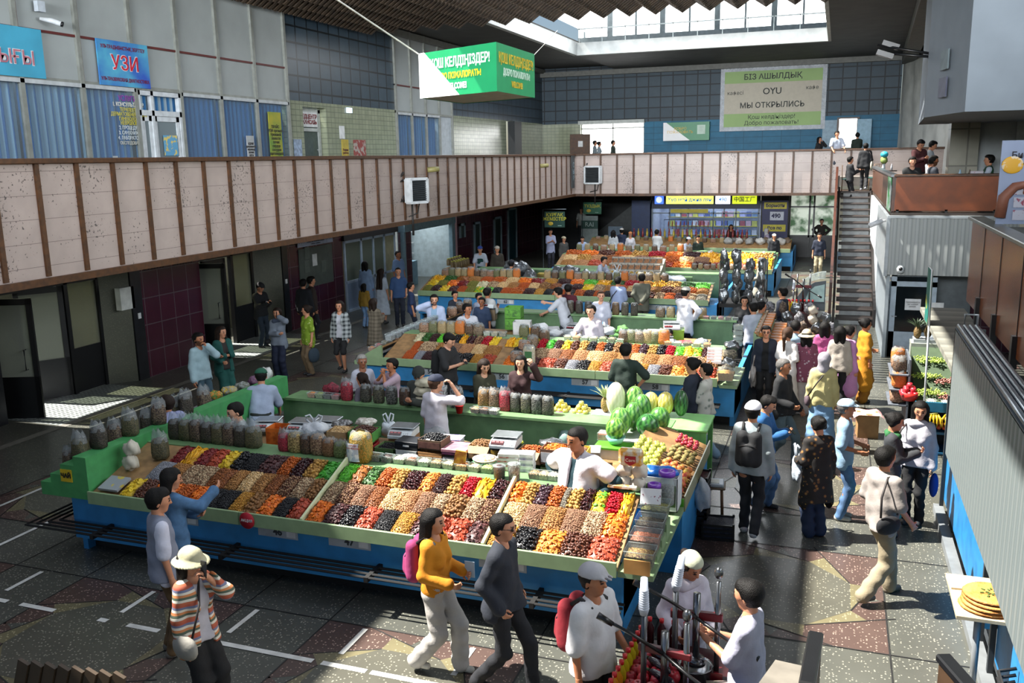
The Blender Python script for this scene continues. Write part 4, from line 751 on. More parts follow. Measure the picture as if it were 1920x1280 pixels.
BG = bags([('clear bag of pink dried fruit', '#a92a3c', '#7d1a2c', 0.16, 0.14, 0.22, 0.08), ('clear bag of pale dried chips', '#b39a63', '#6e5a34', 0.19, 0.15, 0.25, 0.05), ('clear bag of brown nuts', '#5f4632', '#33241a', 0.16, 0.14, 0.24, 0.06), ('clear bag of speckled pistachios', '#a08365', '#5e4432', 0.18, 0.15, 0.26, 0.04),
   ('clear bag of shelled almonds', '#8f6a48', '#6e4a2e', 0.17, 0.15, 0.22, 0.03), ('clear bag of green seeds', '#7d8752', '#5c653a', 0.17, 0.15, 0.19, 0.05), ('nearly empty clear bag of crumbs', '#a58c62', '#8a6f48', 0.18, 0.15, 0.06, 0.16)])
row(BG, line((-6.52, 9.4, 1.262), (-5.52, 9.38, 1.262), 7), 'behind the dates', 'clear bags behind the heaps', 'bag', rz=[0]*7)
tall = mk_bag('#a87f2e', '#6f6a25', 0.26, 0.22, 0.36, 0.04); q = MB(); q.grid(lambda u, v: (-0.04+0.145*math.sin((u-0.5)*1.9)-0.0, -0.125*math.cos((u-0.5)*1.9), 0.03+0.23*v), 8, 1); lb = q.obj('paper_label', M('#b9c4d2', 0.6, 0, .2, 16, 0, 80, 0, '#e2e5e6', 0.5, 0.52), tall); text('ОРЕХИ\nсухофрукты', 0.03, M('#8a2b2b'), lb, (-0.04, -0.135, 0.22), RX)
put(tall, (-5.36, 9.3, 1.262), 0, 'tall clear bag with a printed paper label, standing behind the green kiwi slices', None, 'bag'); put(mk_blob('#a9adac', 0.2, 0.16, 0.24, 'clear_bag', 'bag', False, film, 4), (-5.08, 9.62, 1.0), 0, 'knotted clear bag slumped beside the tall labelled bag')
put(mk_blob('#cfd2d3', 0.2, 0.15, 0.1, 'crumpled_bag', 'bag', False, None, 9), (-4.86, 9.62, 1.2), 0, 'small crumpled white bag behind the tubs of seeds')
def mk_can(c, c2, r_, h, lid=None):
 r = T('round_tub', 'x', 'tub'); LABELS['x'].pop(); q = MB(); q.lathe([(r_*0.86, 0), (r_, h), (r_*1.04, h), (r_*1.04, h+0.006)], 20); q.obj('container', plast, r)
 q = MB(); q.lathe([(r_*0.83, 0.005), (r_*0.94, h*0.86), (r_*0.6, h*1.02), (0, h*1.08)], 18); o = q.obj('contents', loose(c, c2), r); o['kind'] = 'stuff'
 if lid: q = MB(); q.lathe([(r_*1.05, h), (r_*1.05, h+0.025), (0, h+0.028)], 20); q.obj('lid', M(lid, 0.4), r)
 return r
put(mk_can('#2d1b1c', '#4a2a2a', 0.075, 0.15), (-3.52, 9.24, 1.262), 0, 'round clear tub full of dark dried berries'); put(mk_can('#a2a49f', '#4b4d4c', 0.075, 0.2), (-3.33, 9.22, 1.262), 0, 'tall round clear tub of black and white seeds')
for k, (dx, dz, cc) in enumerate(((0, 0.0, '#2f7a44'), (0.01, 0.03, '#d6d8d2'), (0, 0.055, '#2f7a44'), (-0.005, 0.085, '#d9d5c8'))):
 q = MB(); q.lathe([(0.0, 0), (0.12, 0), (0.15, 0.018), (0.15, 0.024), (0, 0.03)], 26); r = T('gift_platter', 'round wrapped fruit platter, %s from the bottom of its stack' % ORD[k], 'platter', (-3.82+dx, 9.56, 1.262+dz), 0, 'stack of round fruit platters'); q.obj('plate', M(cc, 0.4), r)
 q = MB(); q.lathe([(0.135, 0.022), (0.1, 0.04), (0, 0.045)], 20); q.obj('wrapped_fruit', M('#c9a06a', 0.3, 0, .2, 30, 0, 80, 0, '#d8d9d4', 0.45, 0.6), r)
pk = mk_box('#d6d4cf', 0.26, 0.16, 0.05, flap=False, lid='#d9d0cd', band=('#b8463c', '#dcdcd8'), name='sweet_box')
for k in range(4): put(pk, (-3.52+0.02*(k % 2), 9.56, 1.262+0.052*k), 0.06*k, 'flat white and red sweet box, %s up in the stack beside the platters' % ORD[k], 'white sweet boxes', 'box')
pk2 = mk_box('#d3d4d5', 0.16, 0.16, 0.07, flap=False, lid='#dcdcdc', band=('#8d7fb0', '#d5d6d8'), name='sweet_box')
for k in range(3): put(pk2, (-3.29, 9.58, 1.262+0.072*k), 0.1, 'small white box with violet print, %s up in its stack by the seller' % ORD[k], 'white sweet boxes', 'box')
q = MB(); q.prism([(-0.07, 0), (0.08, 0.01), (0.1, 0.16), (-0.03, 0.18)], -0.015, 0.015, 1); put_ = T('snack_pouch', 'yellow snack pouch propped among the tubs of nuts', 'pouch', (-4.08, 9.36, 1.33), 0.2); q.obj('pouch', M('#c99a35', 0.4, 0, .2, 18, 0, 80, 0, '#8a4a26'), put_)
bx = [('raisin carton with green print', mk_box('#4f6b3a', .3, .3, .2, fill='rai', flap=False, band=('#3c7a34', '#23391f'))), ('white carton with a black lid box above it', mk_box('#c4c8c4', .32, .3, .2, flap=False, word='СҰЛУ', band=None)), ('plain brown taped carton', mk_box('#a87b4c', .36, .3, .2, flap=False, band=('#b99468', '#9c7043'))),
  ('white carton with a green strip', mk_box('#bfc3c6', .34, .3, .16, flap=False, band=('#2f8a4a', '#bfc3c6'))), ('bright green printed carton', mk_box('#3f7d2e', .32, .3, .14, flap=False, band=('#2e8a2a', '#1c4d1a'))), ('grey-white carton', mk_box('#b3b6ba', .34, .3, .16, flap=False)),
  ('dark green carton', mk_box('#3a7a2c', .3, .3, .14, flap=False, band=('#338c2b', '#204a1c'))), ('green and white printed carton', mk_box('#5d7a4a', .32, .3, .16, flap=False, word='SLIM', wc='#e8e8e8')), ('yellow carton with oranges printed on it', mk_box('#d3a41e', .24, .3, .16, flap=False, band=('#d97a1c', '#d9b02a')))]
xs = [-5.3, -4.97, -4.62, -4.27, -3.93, -3.6, -3.25, -2.93, -2.62]; xs = [x-0.27 for x in xs]
for (wd, p), x in zip(bx, xs): put(p, (x, 10.42, 0.9), 0, wd+' in the lower row on the middle counter', 'cartons on the middle counter')
up_ = [('black printed carton lying open on raisins', mk_box('#14161a', .34, .26, .1, flap=False, lid='#1a1e24', word='FRESH', wc='#d8d8d8'), .16), ('brown open carton of dark prunes', mk_box('#5a4634', .34, .3, .13, fill='pru', flap=False, band=('#4a2f2c', '#6b4a40')), .2), ('purple picture box with sunset print', mk_box('#4a2036', .34, .34, .07, flap=False, lid='#a8707c', band=('#5a2a48', '#3a1a2c')), .16),
  ('open carton of walnuts with a pale flap', mk_box('#a58560', .3, .28, .17, fill='wal'), .14), ('black and gold box under the scale', mk_box('#17181a', .33, .3, .15, flap=False, band=('#1c1c1c', '#a5852c')), .16), ('open carton of orange nuts with a pale flap', mk_box('#b09068', .32, .28, .16, fill='nut'), .14), ('open brown carton heaped with orange apricots', mk_box('#6a4a38', .32, .3, .2, fill='apr', flap=False, band=('#c9cacb', '#b5b6b8')), .16), ('open yellow carton of pink nuts', mk_box('#d8c04a', .24, .28, .2, fill='pin', flap=False, band=('#d6b04a', '#b8453a')), .16)]
for (wd, p, dz), x in zip(up_, [xs[k]+0.0 for k in (1, 2, 3, 4, 5, 6, 7, 8)]): put(p, (x, 10.42, 0.9+dz+0.042), RN.uniform(-.05, .05), wd+', upper row on the middle counter', 'cartons on the middle counter')
sc1 = mk_scale(); SCL = [((xs[5]-0.0, 10.44, 1.265), 0.05, 'silver weighing scale on the black and gold box'), ((-5.55, 10.85, 1.12), 0.1, 'silver weighing scale beside the carton of brown dates'), ((-7.0, 10.55, 1.16), 0.15, 'white weighing scale behind the reaching seller in white'), ((-7.0, 11.2, 1.0), 0.1, 'grey weighing scale in front of the green-capped seller'), ((-7.9, 11.0, 0.98), 0.3, 'low grey weighing scale nearest the slanted packet trays')]
for l_, rz, lb_ in SCL: put(sc1, l_, rz, lb_, 'weighing scales on the nearest stall', 'scale')
dt = mk_box('#4b8a3c', .36, .34, .14, fill='brn', flap=False, band=('#3f8a34', '#245c20')); put(dt, (-6.05, 10.62, 1.08), 0.12, 'green printed carton heaped with brown dates'); put(mk_box('#9c8058', .3, .3, .16, fill='cas', flap=False), (-6.42, 10.6, 1.04), 0.1, 'brown open carton with pale cashews left of the dates')
put(mk_box('#d07a1e', .34, .26, .16, flap=False, band=('#d97a1c', '#7a4a20')), (-6.3, 10.42, 0.9), 0, 'orange and black carton under the cashews'); put(mk_box('#a3262c', .3, .3, .16, flap=False), (-5.98, 10.5, 0.9), 0.1, 'red carton under the brown dates'); put(mk_box('#8f979e', .38, .3, .18, flap=False), (-6.75, 10.42, 0.9), 0, 'grey carton behind the pistachio bags')
put(mk_box('#6b4f38', .34, .3, .24, flap=False, band=('#a3703e', '#54382a')), (-7.05, 10.5, 0.9), 0.1, 'carton with a dried-fruit picture under the white scale'); put(mk_box('#cf6a1c', .26, .28, .26, flap=False, band=('#d8762a', '#a84c14')), (-7.45, 10.6, 0.9), 0.1, 'orange carton beside the reaching seller'); put(mk_box('#c9591c', .2, .2, .2, lid='#c75a22', flap=False), (-7.95, 10.3, 0.95), 0.1, 'small orange juice carton behind the reaching seller')
put(mk_tub('#c45a22', '#a23f14', .3, .24, .16, 'plastic_tub'), (-7.9, 10.0, 0.86), 0.1, 'large clear tub of orange dried fruit beside the reaching seller'); put(mk_box('#c2701c', .4, .3, .14, flap=False, band=('#d1861e', '#7d4514')), (-6.35, 11.05, 0.9), -0.3, 'long orange carton behind the cashews'); put(mk_box('#a98b5c', .36, .3, .1, flap=False), (-7.0, 11.2, 0.9), 0.1, 'flat brown carton under the grey scale'); put(mk_box('#7a5a38', .36, .3, .2, flap=False), (-5.55, 10.85, 0.92), 0.1, 'carton under the scale by the dates')
put(mk_blob('#b9bdc2', .36, .26, .2, seed=2), (-6.78, 10.5, 1.1), 0.2, 'white carrier bag draped over the grey carton'); put(mk_blob('#c4ccd2', .22, .16, .24, seed=5), (-5.95, 11.15, 0.95), 0.4, 'upright white carrier bag with tall handles'); put(mk_blob('#aab0b0', .3, .2, .16, 'crumpled_bag', 'bag', False, film, 6), (-5.3, 11.3, 0.95), 0.4, 'crumpled clear bag behind the scale by the dates')
for k, (x, y, z, c, c2) in enumerate(((-6.25, 10.95, 1.06, '#a39a8c', '#d2cdc4'), (-6.22, 10.97, 1.16, '#a8a094', '#d5d0c8'), (-6.62, 10.95, 1.1, '#3a3838', '#8a8a8a'), (-7.42, 11.05, 1.0, '#55504e', '#a5a5a5'), (-7.2, 11.0, 0.98, '#4a4544', '#9a9a9a'))): put(mk_blob(c, .3, .22, .11, 'goods_packet', 'packet', False, M(c, .35, 0, .2, 26, .6, 30, 0, c2, .45, .55), k), (x, y, z), 0.3*k, ('lower shiny packet of pale nuts', 'upper shiny packet of pale nuts', 'dark shiny packet behind the white carrier bag', 'dark packet beside the low grey scale', 'second dark packet near the low grey scale')[k], 'shiny packets on the middle counter')
r = T('lunch_box', 'clear lunch box with a violet-rimmed lid behind the black carton', 'container', (-4.8, 10.75, 1.08), 0.1); q = MB(); q.bx(-.17, .17, -.11, .11, 0, .09, ch=.02); q.obj('container', M('#a9adb5', .3), r); q = MB(); q.bx(-.18, .18, -.12, .12, .09, .105, ch=.005); q.obj('lid', M('#c5c3d6', .35, c2='#7d6fb5', lo=.5, hi=.6), r)
for k, (x, y, w_, d_, h_, c) in enumerate(((-4.8, 10.78, .4, .32, .18, '#8f7a55'), (-4.3, 10.85, .34, .3, .2, '#6f5c40'), (-3.9, 10.85, .4, .3, .16, '#777f86'), (-3.35, 10.9, .4, .3, .2, '#3f6b3c'), (-2.9, 10.95, .3, .3, .22, '#8b8f92'))): put(mk_box(c, w_, d_, h_, flap=False, fill=None, lid=c), (x, y, 0.9), 0.1*k-.2, 'closed carton at the back of the middle counter, %s from the lunch box' % ORD[k], 'cartons on the middle counter')
put(mk_blob('#3d3a39', .34, .22, .12, 'goods_packet', 'packet', False, silver, 3), (-3.4, 10.95, 1.1), 0, 'silvery open bag of seeds behind the orange nuts'); put(mk_blob('#1c5a3a', .2, .16, .1, 'goods_packet', 'packet', False, None, 7), (-3.05, 11.1, 1.12), 0, 'dark green crumpled bag behind the apricots')
put(mk_blob('#bfae2c', .2, .1, .07, 'fruit_cluster', 'fruit', False, M('#b5b82a', .4, bump=.8, bscale=20), 8), (-3.95, 11.05, 1.06), 0, 'small heap of yellow-green fruit behind the scale')
dkb = [('black tea bag', '#26241f', '#47443a'), ('dark seed bag', '#2b2a24', '#55523f'), ('sunflower seed bag', '#202020', '#5a5a55'), ('brown seed bag', '#4f3a2c', '#2f2018')]
DB = bags([('clear pack of '+a, b_, c, .17, .14, .27, .03) for a, b_, c in dkb]); NB = bags([('open clear bag of walnut halves', '#8f6b3a', '#5a4224', .19, .16, .3, .05), ('open clear bag of mixed nuts', '#7a6148', '#3f3226', .18, .15, .3, .06), ('open clear bag of red chips', '#a12a3a', '#6f1626', .18, .15, .3, .08)])
row([DB[0], DB[1], DB[2], DB[3]], line((-7.0, 12.4, 1.08), (-6.3, 12.4, 1.08), 4), 'back shelf near the girl', 'packs on the back shelf', 'bag'); put(NB[2][0], (-7.35, 12.4, 1.08), 0, 'open clear bag of red chips on the back shelf by the black packs', 'packs on the back shelf')
row([NB[0], NB[1], NB[2], DB[0], DB[1], DB[2], DB[0]], line((-5.0, 12.55, 1.08), (-3.95, 12.5, 1.08), 7), 'back shelf near the green table', 'packs on the back shelf', 'bag')
FB = mk_blob('#b9b39c', .3, .24, .16, 'flour_bag', 'bag', False, M('#b3ad98', .6, var=.1), 1)
for k in range(3): put(FB, (-6.02+.02*k, 12.45, 1.08+.15*k), .3*k, 'bulging cream flour bag, %s up in its stack on the back shelf' % ORD[k], 'cream flour bags on the back shelf', 'bag')
tb = mk_box('#b6b8ba', .22, .2, .055, flap=False, band=('#c75a2a', '#b9bbbd'), name='tea_box')
for k in range(6): put(tb, (-5.72+.01*(k % 2), 12.42, 1.08+.056*k), .04*k, 'white tea box with an orange mark, %s up in its stack' % ORD[k], 'stacked white tea boxes', 'box')
q = MB(); q.bx(-.1, .1, -.005, .005, 0, .13); r = T('price_card', 'blank white price card standing on the stacked tea boxes', 'card', (-5.72, 12.42, 1.417)); q.obj('card', white, r)
put(mk_bag('#26272a', '#8d9094', .2, .16, .3, .05, 'clear_bag'), (-5.45, 12.5, 1.08), 0, 'clear bag of black and white sweets beside the tea boxes'); q = MB(); q.lathe([(.045, 0), (.065, .12), (.068, .12)], 16); r = T('plastic_cup', 'red plastic cup beside the cap-wearing seller', 'cup', (-5.28, 12.2, 1.08)); q.obj('cup', M('#c0211f', .4), r)
row([TB['oran'], TB['grn'], TB['dark'], TB['pink']], line((-8.0, 12.4, 1.08), (-7.55, 12.4, 1.08), 4), 'on the back shelf by the elderly woman', 'tubs on the back shelf', 'tub'); put(mk_blob('#8a1f33', .3, .2, .2, 'clear_bag', 'bag', False, loose('#8a2337', '#5e1424', 30), 3), (-7.75, 12.6, 1.08), 0, 'bulging clear bag of dark red fruit before the elderly woman'); put(mk_blob('#6a6a6c', .26, .2, .12, 'goods_packet', 'packet', False, silver, 5), (-7.45, 12.62, 1.1), 0, 'shiny silver packet beside the red chips')
row([TB['pist'], TB['brown'], TB['white']], line((-5.05, 12.3, 1.08), (-4.75, 12.3, 1.08), 3), 'beside the raised elbow', 'tubs on the back shelf', 'tub')
q = MB(); q.prism([(-0.77, 0.83), (0.0, 0.83), (0.0, 1.38), (-0.2, 1.38), (-0.2, 1.26), (-0.42, 1.26), (-0.42, 1.12), (-0.6, 1.12), (-0.6, 1.0), (-0.77, 1.0)], 0.01, 4.4, 1); q.obj('side_steps', DKG, s1)
q = MB(); q.bx(-0.42, -0.24, 0.0, 0.008, 1.04, 1.2); tg = q.obj('price_tag', M('#c4a61c', .5), s1); text('ЧАЙ', .075, M('#1c1c10'), tg, (-0.33, -0.004, 1.12), RX, bold=.004)
hb = bags([('clear bag of dark tea', '#231f1a', '#3f382c', .19, .16, .26, .1), ('clear bag of dried herbs', '#3a3a28', '#5c553a', .2, .16, .26, .12), ('clear bag of dark petals', '#332422', '#6b5a48', .19, .16, .28, .1)])
row([hb[k % 3] for k in range(8)], line((-8.25, 9.42, 1.262), (-7.0, 9.4, 1.262), 8), 'shaded end', 'herb bags behind the shaded heaps', 'bag')
for k in range(4): put(hb[k % 3][0], (-8.68, 8.5+.55*k, 1.38), .3*k, 'dark herb bag on the top green step, %s from its front' % ORD[k], 'herb bags on the green steps', 'bag')
for k in range(5): put(hb[(k+1) % 3][0], (-8.84, 8.35+.6*k, 1.26), .3*k, 'dark herb bag on the second green step, %s from its front' % ORD[k], 'herb bags on the green steps', 'bag')
for k in range(4): put(hb[(k+2) % 3][0], (-9.04, 8.35+.7*k, 1.12), .2*k, 'dark herb bag on the lowest green steps, %s from the front' % ORD[k], 'herb bags on the green steps', 'bag', .8)
fl = mk_blob('#b6b0a0', .2, .15, .2, 'flour_bag', 'bag', False, M('#b4ae9e', .6), 3)
put(fl, (-8.32, 8.62, 1.08), .1, 'white flour bag lying low beside the green end panel', 'white flour bags at the shaded end', 'bag'); put(fl, (-8.32, 8.66, 1.25), .2, 'white flour bag lying on another at the green end panel', 'white flour bags at the shaded end', 'bag'); put(hb[1][0], (-8.08, 8.9, 1.17), .3, 'loose herb bag leaning over the silver seeds', None, 'bag')
r = T('price_pack', 'printed grey price pack in the front corner of the shaded end', 'pack', (-8.3, 8.3, 1.01)); q = MB(); q.box((0, 0, 0), (.3, .26, .03), M4=Matrix.Rotation(SLP, 4, 'X')); q.obj('pack', M('#8d9196', .4, 0, .2, 9, 0, 80, 0, '#bca84a', .6, .65), r)
pt = mk_tub('#a8adb3', '#8a9097', .22, .15, .14, 'packet_tray')
for k in range(8): put(pt, (-9.05+.0*k, 10.95+.24*k, 1.1), PI/2, 'grey-white packet tray on the aisle shelf, %s counted from the leaning seller' % ORD[k], 'packet trays on the aisle shelf', 'tray')
q = MB(); q.bx(-0.72, -0.36, 2.6, 4.7, 1.05, 1.09); q.obj('aisle_shelf', WD, s1)
ct = [('clear bag of bright candied peel', mk_blob('#b5742a', .24, .2, .14, 'clear_bag', 'bag', False, loose('#c2782a', '#4f7a32', 26), 1)), ('clear bag of yellow pasta shells', mk_blob('#a8964a', .24, .2, .14, 'clear_bag', 'bag', False, loose('#b59f45', '#8a8f8c', 26), 2)), ('clear bag of grey seeds', mk_blob('#5c6052', .24, .2, .13, 'clear_bag', 'bag', False, loose('#5f6455', '#8a8f8c', 26), 3)), ('clear bag of violet sweets', mk_blob('#4a2c48', .22, .2, .16, 'clear_bag', 'bag', False, loose('#4c2b49', '#6b4a62', 26), 4)), ('white paper bag', mk_blob('#b5b7b4', .2, .18, .24, 'paper_bag', 'bag', False, None, 5))]
row([(p, w) for w, p in ct], line((-9.06, 11.3, 1.25), (-8.98, 12.55, 1.25), 5), 'on the packet trays', 'bags over the packet trays', 'bag')
q = MB(); L1 = 6.68; q.prism([(L1-0.0, .80), (L1+.36, .80), (L1+.36, .86), (L1, .86)], 0.0, 1.9, 1); q.obj('side_ledge', GB, s1)
tt = [('clear tub of mixed herb tea', mk_tub('#5a3a2c', '#8c7a48', .3, .24, .2, 'plastic_tub')), ('clear tub of pink pepper', mk_tub('#b0705a', '#7a4a34', .3, .24, .2, 'plastic_tub')), ('clear tub of black tea', mk_tub('#2a2622', '#55503f', .3, .24, .2, 'plastic_tub')), ('clear tub of green tea', mk_tub('#55582f', '#8a8448', .3, .24, .2, 'plastic_tub'))]
row([(p, w) for w, p in tt], [(-1.66, 8.27, .865), (-1.66, 8.53, .93), (-1.66, 8.79, .99), (-1.66, 9.05, 1.06)], 'at the sunny end', 'tea tubs at the sunny end', 'tub', rz=[0]*4)
for k, z in ((1, .86), (2, .86), (3, .86)): q = MB(); q.bx(L1+.05, L1+.34, .05+.26*k, .28+.26*k, .86, (.93, .99, 1.06)[k-1]-.002); q.obj('riser_block', GB, s1)
r = T('kraft_box', 'kraft paper box with a white string under the herb tea tub', 'box', (-1.66, 8.1, .866)); q = MB(); q.bx(-.13, .13, -.02, .0, 0, .15); q.obj('carton', M('#a87a42', .7), r)
r = T('berry_packet', 'white packet printed with berries leaning on the black tea', 'packet', (-1.72, 9.08, 1.3), .1); q = MB(); q.box((0, 0, 0), (.22, .03, .17), M4=Matrix.Rotation(-.5, 4, 'X')); q.obj('packet', M('#c9cacc', .4, 0, .2, 32, 0, 80, 0, '#7a3048', .62, .66), r)
rb = mk_blob('#a5927a', .17, .14, .17, 'white_pouch', 'pouch', False, M('#b3a690', .5, 0, .2, 3, 0, 80, 0, '#cfcdc8'), 4)
for x, z, w in ((-2.06, 1.262, 'lower'), (-1.9, 1.262, 'lower'), (-2.05, 1.42, 'upper'), (-1.88, 1.42, 'upper')): put(rb, (x, 9.3, z), .3, '%s pale round pouch %s the snack packet with the red shield' % (w, 'nearer the seller under' if x < -2 else 'nearer the jars under'), 'pale pouches at the sunny end', 'pouch')
r = T('snack_packet', 'yellow corn snack packet with a red shield on top of the pouches', 'packet', (-1.97, 9.22, 1.58), .05); q = MB(); q.box((0, 0, .1), (.27, .09, .2), ch=.03); q.obj('packet', M('#c9c2b0', .3, 0, .2, 16, 0, 80, 0, '#c9932c', .42, .6), r)
q = MB(); q.prism([(-.06, .12), (.06, .12), (.06, .05), (0, .01), (-.06, .05)], -.052, -.046, 1); em = q.obj('emblem', M('#9a1522', .4), r); text('Corn', .05, M('#e8d8c0'), em, (0, -.056, .075), RX)
q = MB(); q.bx(-.16, .16, -.03, .03, 0, .035, ch=.006); o = q.obj('snack_bar', M('#b58a52', .4, 0, .2, 20, 0, 80, 0, '#d3cfc4', .5, .6)); o.location = (-2.05, 9.16, 1.33); tag(o, 'long wrapped biscuit stick lying before the pale pouches', 'snack')
def jar(x, y, z, s, lab):
 r = T('plastic_jar', lab, 'jar', (x, y, z), 0, 'jars with violet lids'); q = MB(); q.lathe([(.06*s, 0), (.07*s, .02), (.07*s, .2*s), (.045*s, .26*s), (.045*s, .28*s)], 18); q.obj('glass_body', plast, r); q = MB(); q.lathe([(.055*s, .004), (.064*s, .02), (.064*s, .17*s), (0, .18*s)], 16); o = q.obj('contents', loose('#55504c', '#83807c'), r); o['kind'] = 'stuff'
 q = MB(); q.lathe([(.052*s, .27*s), (.075*s, .275*s), (.075*s, .315*s), (.05*s, .32*s), (.045*s, .3*s), (0, .3*s)], 20); q.obj('lid', M('#6d2fa3', .35), r)
jar(-1.72, 9.28, 1.06, 1.0, 'smaller plastic jar with a violet lid beside the pouches'); jar(-1.62, 9.5, 1.06, 1.25, 'taller plastic jar with a violet lid against the carton')
bb_ = mk_box('#c4c6c8', .5, .34, .4, flap=False, band=('#3f5a2c', '#1d2616'), name='cardboard_box'); put(bb_, (-1.78, 9.85, .9), 0, 'tall white carton with a dark green print holding a blue bag'); put(mk_blob('#1f6fc4', .42, .24, .16, 'crumpled_bag', 'bag', False, M('#1a62b8', .3, bump=.8, bscale=14), 5), (-1.78, 9.85, 1.22), .1, 'crumpled bright blue plastic bag inside the tall white carton')
r = T('fruit_counter', 'white counter with bright green edges behind the white-coated seller', 'counter', (-2.9, 11.25, 0)); q = MB(); q.bx(0, .62, 0, 1.0, 0, 1.04); q.bx(.62, .95, 0, 1.0, 0, .84); q.obj('body', M('#c3c7c8', .5), r)
q = MB(); q.bx(-.02, .64, -.02, 1.02, 1.04, 1.065); q.bx(.62, .97, -.02, 1.02, .84, .865); q.bx(.6, .63, -.012, 0, .84, 1.05); q.obj('edging', M('#4f9a24', .45), r)
def table(x0, x1, y0, y1, z, lab, legs=True):
 r = T('green_table', lab, 'table', (x0, y0, 0)); w, d = x1-x0, y1-y0; q = MB(); q.bx(0, w, 0, d, z-.03, z, ch=.006); q.obj('table_top', M('#79b968', .5), r); q = MB(); q.bx(.04, w-.04, .03, .06, z-.2, z-.03); q.obj('apron', M('#6fae60', .5), r)
 for lx in (.02, w-.09):
  for ly in (.02, d-.09): q = MB(); q.bx(lx, lx+.07, ly, ly+.07, 0, z-.03); q.obj('leg', M('#6fae60', .5), r)
 return r
table(-4.05, -2.75, 12.5, 13.15, 1.02, 'pale green wooden table with apple bowls and a pineapple'); table(-3.05, -1.55, 12.35, 13.2, 1.07, 'pale green table holding the standing melons'); q = MB(); q.bx(-2.86, -2.0, 11.55, 12.3, 1.0, 1.07); o = q.obj('melon_shelf', M('#c9ccc8', .5)); tag(o, 'white shelf board under the dark striped watermelons', 'shelf'); q = MB(); q.bx(-2.25, -2.0, 11.6, 12.3, .0, 1.0); o = q.obj('shelf_support', M('#b5b8b5', .5)); tag(o, 'white upright carrying the watermelon shelf', 'support')
def melon(x, y, z, w, h, c1, c2, lab, cat='watermelon', n=11, lean=0.0, bowl=None):
 r = T('watermelon' if cat == 'watermelon' else 'melon', lab, cat, (x, y, z), RN.uniform(0, 6), 'melons on the fruit corner'); q = MB(); nu, nv = 66, 22; V = []; Fc = []; C = []; A, B = np.array(hx(c1)), np.array(hx(c2))
 for j in range(nv+1):
  t = PI*j/nv
  for i in range(nu):
   a = 2*PI*i/nu; s_ = math.sin(t); V.append((w/2*s_*math.cos(a), w/2*s_*math.sin(a), h/2-h/2*math.cos(t)+0.004))
   k = 0.5+0.5*math.sin(n*a+0.9*math.sin(9*t+3*a)+0.5*math.sin(23*t)); k = 1/(1+math.exp(-8*(k-0.5))); cc = A*k+B*(1-k); C.append(tuple(cc))
 for j in range(nv):
  for i in range(nu): Fc.append((j*nu+i, j*nu+(i+1) % nu, (j+1)*nu+(i+1) % nu, (j+1)*nu+i))
 o0 = len(q.v); q.v += V; q.f += Fc; q.sm += [True]*len(Fc); q.mi += [0]*len(Fc); q.c += C; q.obj('rind', MC(.28, .5, 8, .15), r)
 q = MB(); q.tube([(0, 0, h), (.004, 0, h+.012), (.014, .004, h+.022)], .005, 6); q.obj('stem', M('#6b6a3a', .7), r)
 if bowl: q = MB(); q.lathe([(w*.28, -.07), (w*.3, -.07), (w*.5, .03), (w*.47, .03), (w*.28, -.055), (0, -.055)], 24); b_ = q.obj('basin', M(bowl, .4)); b_.location = (x, y, z+.02); tag(b_, 'pale turquoise plastic basin under the nearest standing watermelon', 'basin')
G1, G2 = '#1f5220', '#6da24a'
melon(-2.66, 11.45, 1.12, .27, .31, '#2a6426', '#7fae4c', 'watermelon standing in a pale turquoise basin', bowl='#7fb8b8'); melon(-2.68, 11.82, 1.07, .3, .4, '#357034', '#79a851', 'broad watermelon standing right behind the one in the basin'); melon(-2.55, 12.08, 1.07, .27, .42, '#2c6630', '#6d9e4c', 'watermelon standing third in the file behind the basin', n=12); melon(-2.5, 12.42, 1.08, .28, .44, '#2a6030', '#679a48', 'watermelon standing fourth in the file behind the basin')
melon(-2.95, 12.7, 1.08, .29, .52, '#c9c7a0', '#d9d6bb', 'tall cream melon standing at the back of the green table', 'melon', 16); melon(-2.68, 12.78, 1.08, .29, .46, '#2f6b2c', '#86ad58', 'tall green watermelon standing beside the tall cream melon'); melon(-2.47, 12.95, 1.08, .25, .34, '#b3aa3e', '#d2cc86', 'yellow striped melon standing beside the tall green watermelon', 'melon', 14)
melon(-2.25, 12.95, 1.08, .25, .36, '#b9a93a', '#d8cf80', 'yellow striped melon standing next to the slim dark watermelon', 'melon', 13); melon(-2.02, 12.95, 1.08, .21, .4, '#1c3a22', '#3f6a3c', 'slim dark watermelon standing last on the green table'); melon(-2.3, 11.85, 1.07, .32, .33, '#163f1c', '#3a7434', 'round dark watermelon above the pears'); melon(-2.2, 12.2, 1.07, .29, .34, '#2a5f2c', '#5f9440', 'round watermelon standing behind the round dark one')
def fruitmesh(kind, s=.075):
 q = MB()
 if kind == 'apple': q.lathe([(0, .1*s), (.2*s, 0), (.42*s, .2*s), (.5*s, .55*s), (.38*s, .88*s), (.15*s, .92*s), (0, .8*s)], 12)
 elif kind == 'pear': q.lathe([(0, 0), (.3*s, .08*s), (.45*s, .4*s), (.3*s, .85*s), (.17*s, 1.15*s), (0, 1.25*s)], 12)
 else: q.ell((0, 0, .5*s), (.5*s, .5*s, .47*s), 12, 8)
 return q
def mk_fruit(kind, c, c2, name, s=.075, stem=True, ro=.35):
 r = T(name, 'fruit', 'fruit'); LABELS['fruit'].pop(); fruitmesh(kind, s).obj('skin', M(c, ro, 0, .2, 14, 0, 80, 0, c2, .4, .62), r)
 if stem: q = MB(); q.tube([(0, 0, .8*s if kind != 'pear' else 1.2*s), (.01, 0, (1.0 if kind != 'pear' else 1.4)*s)], .003, 5); q.obj('stem', M('#4a3a1c', .8), r)
 return r
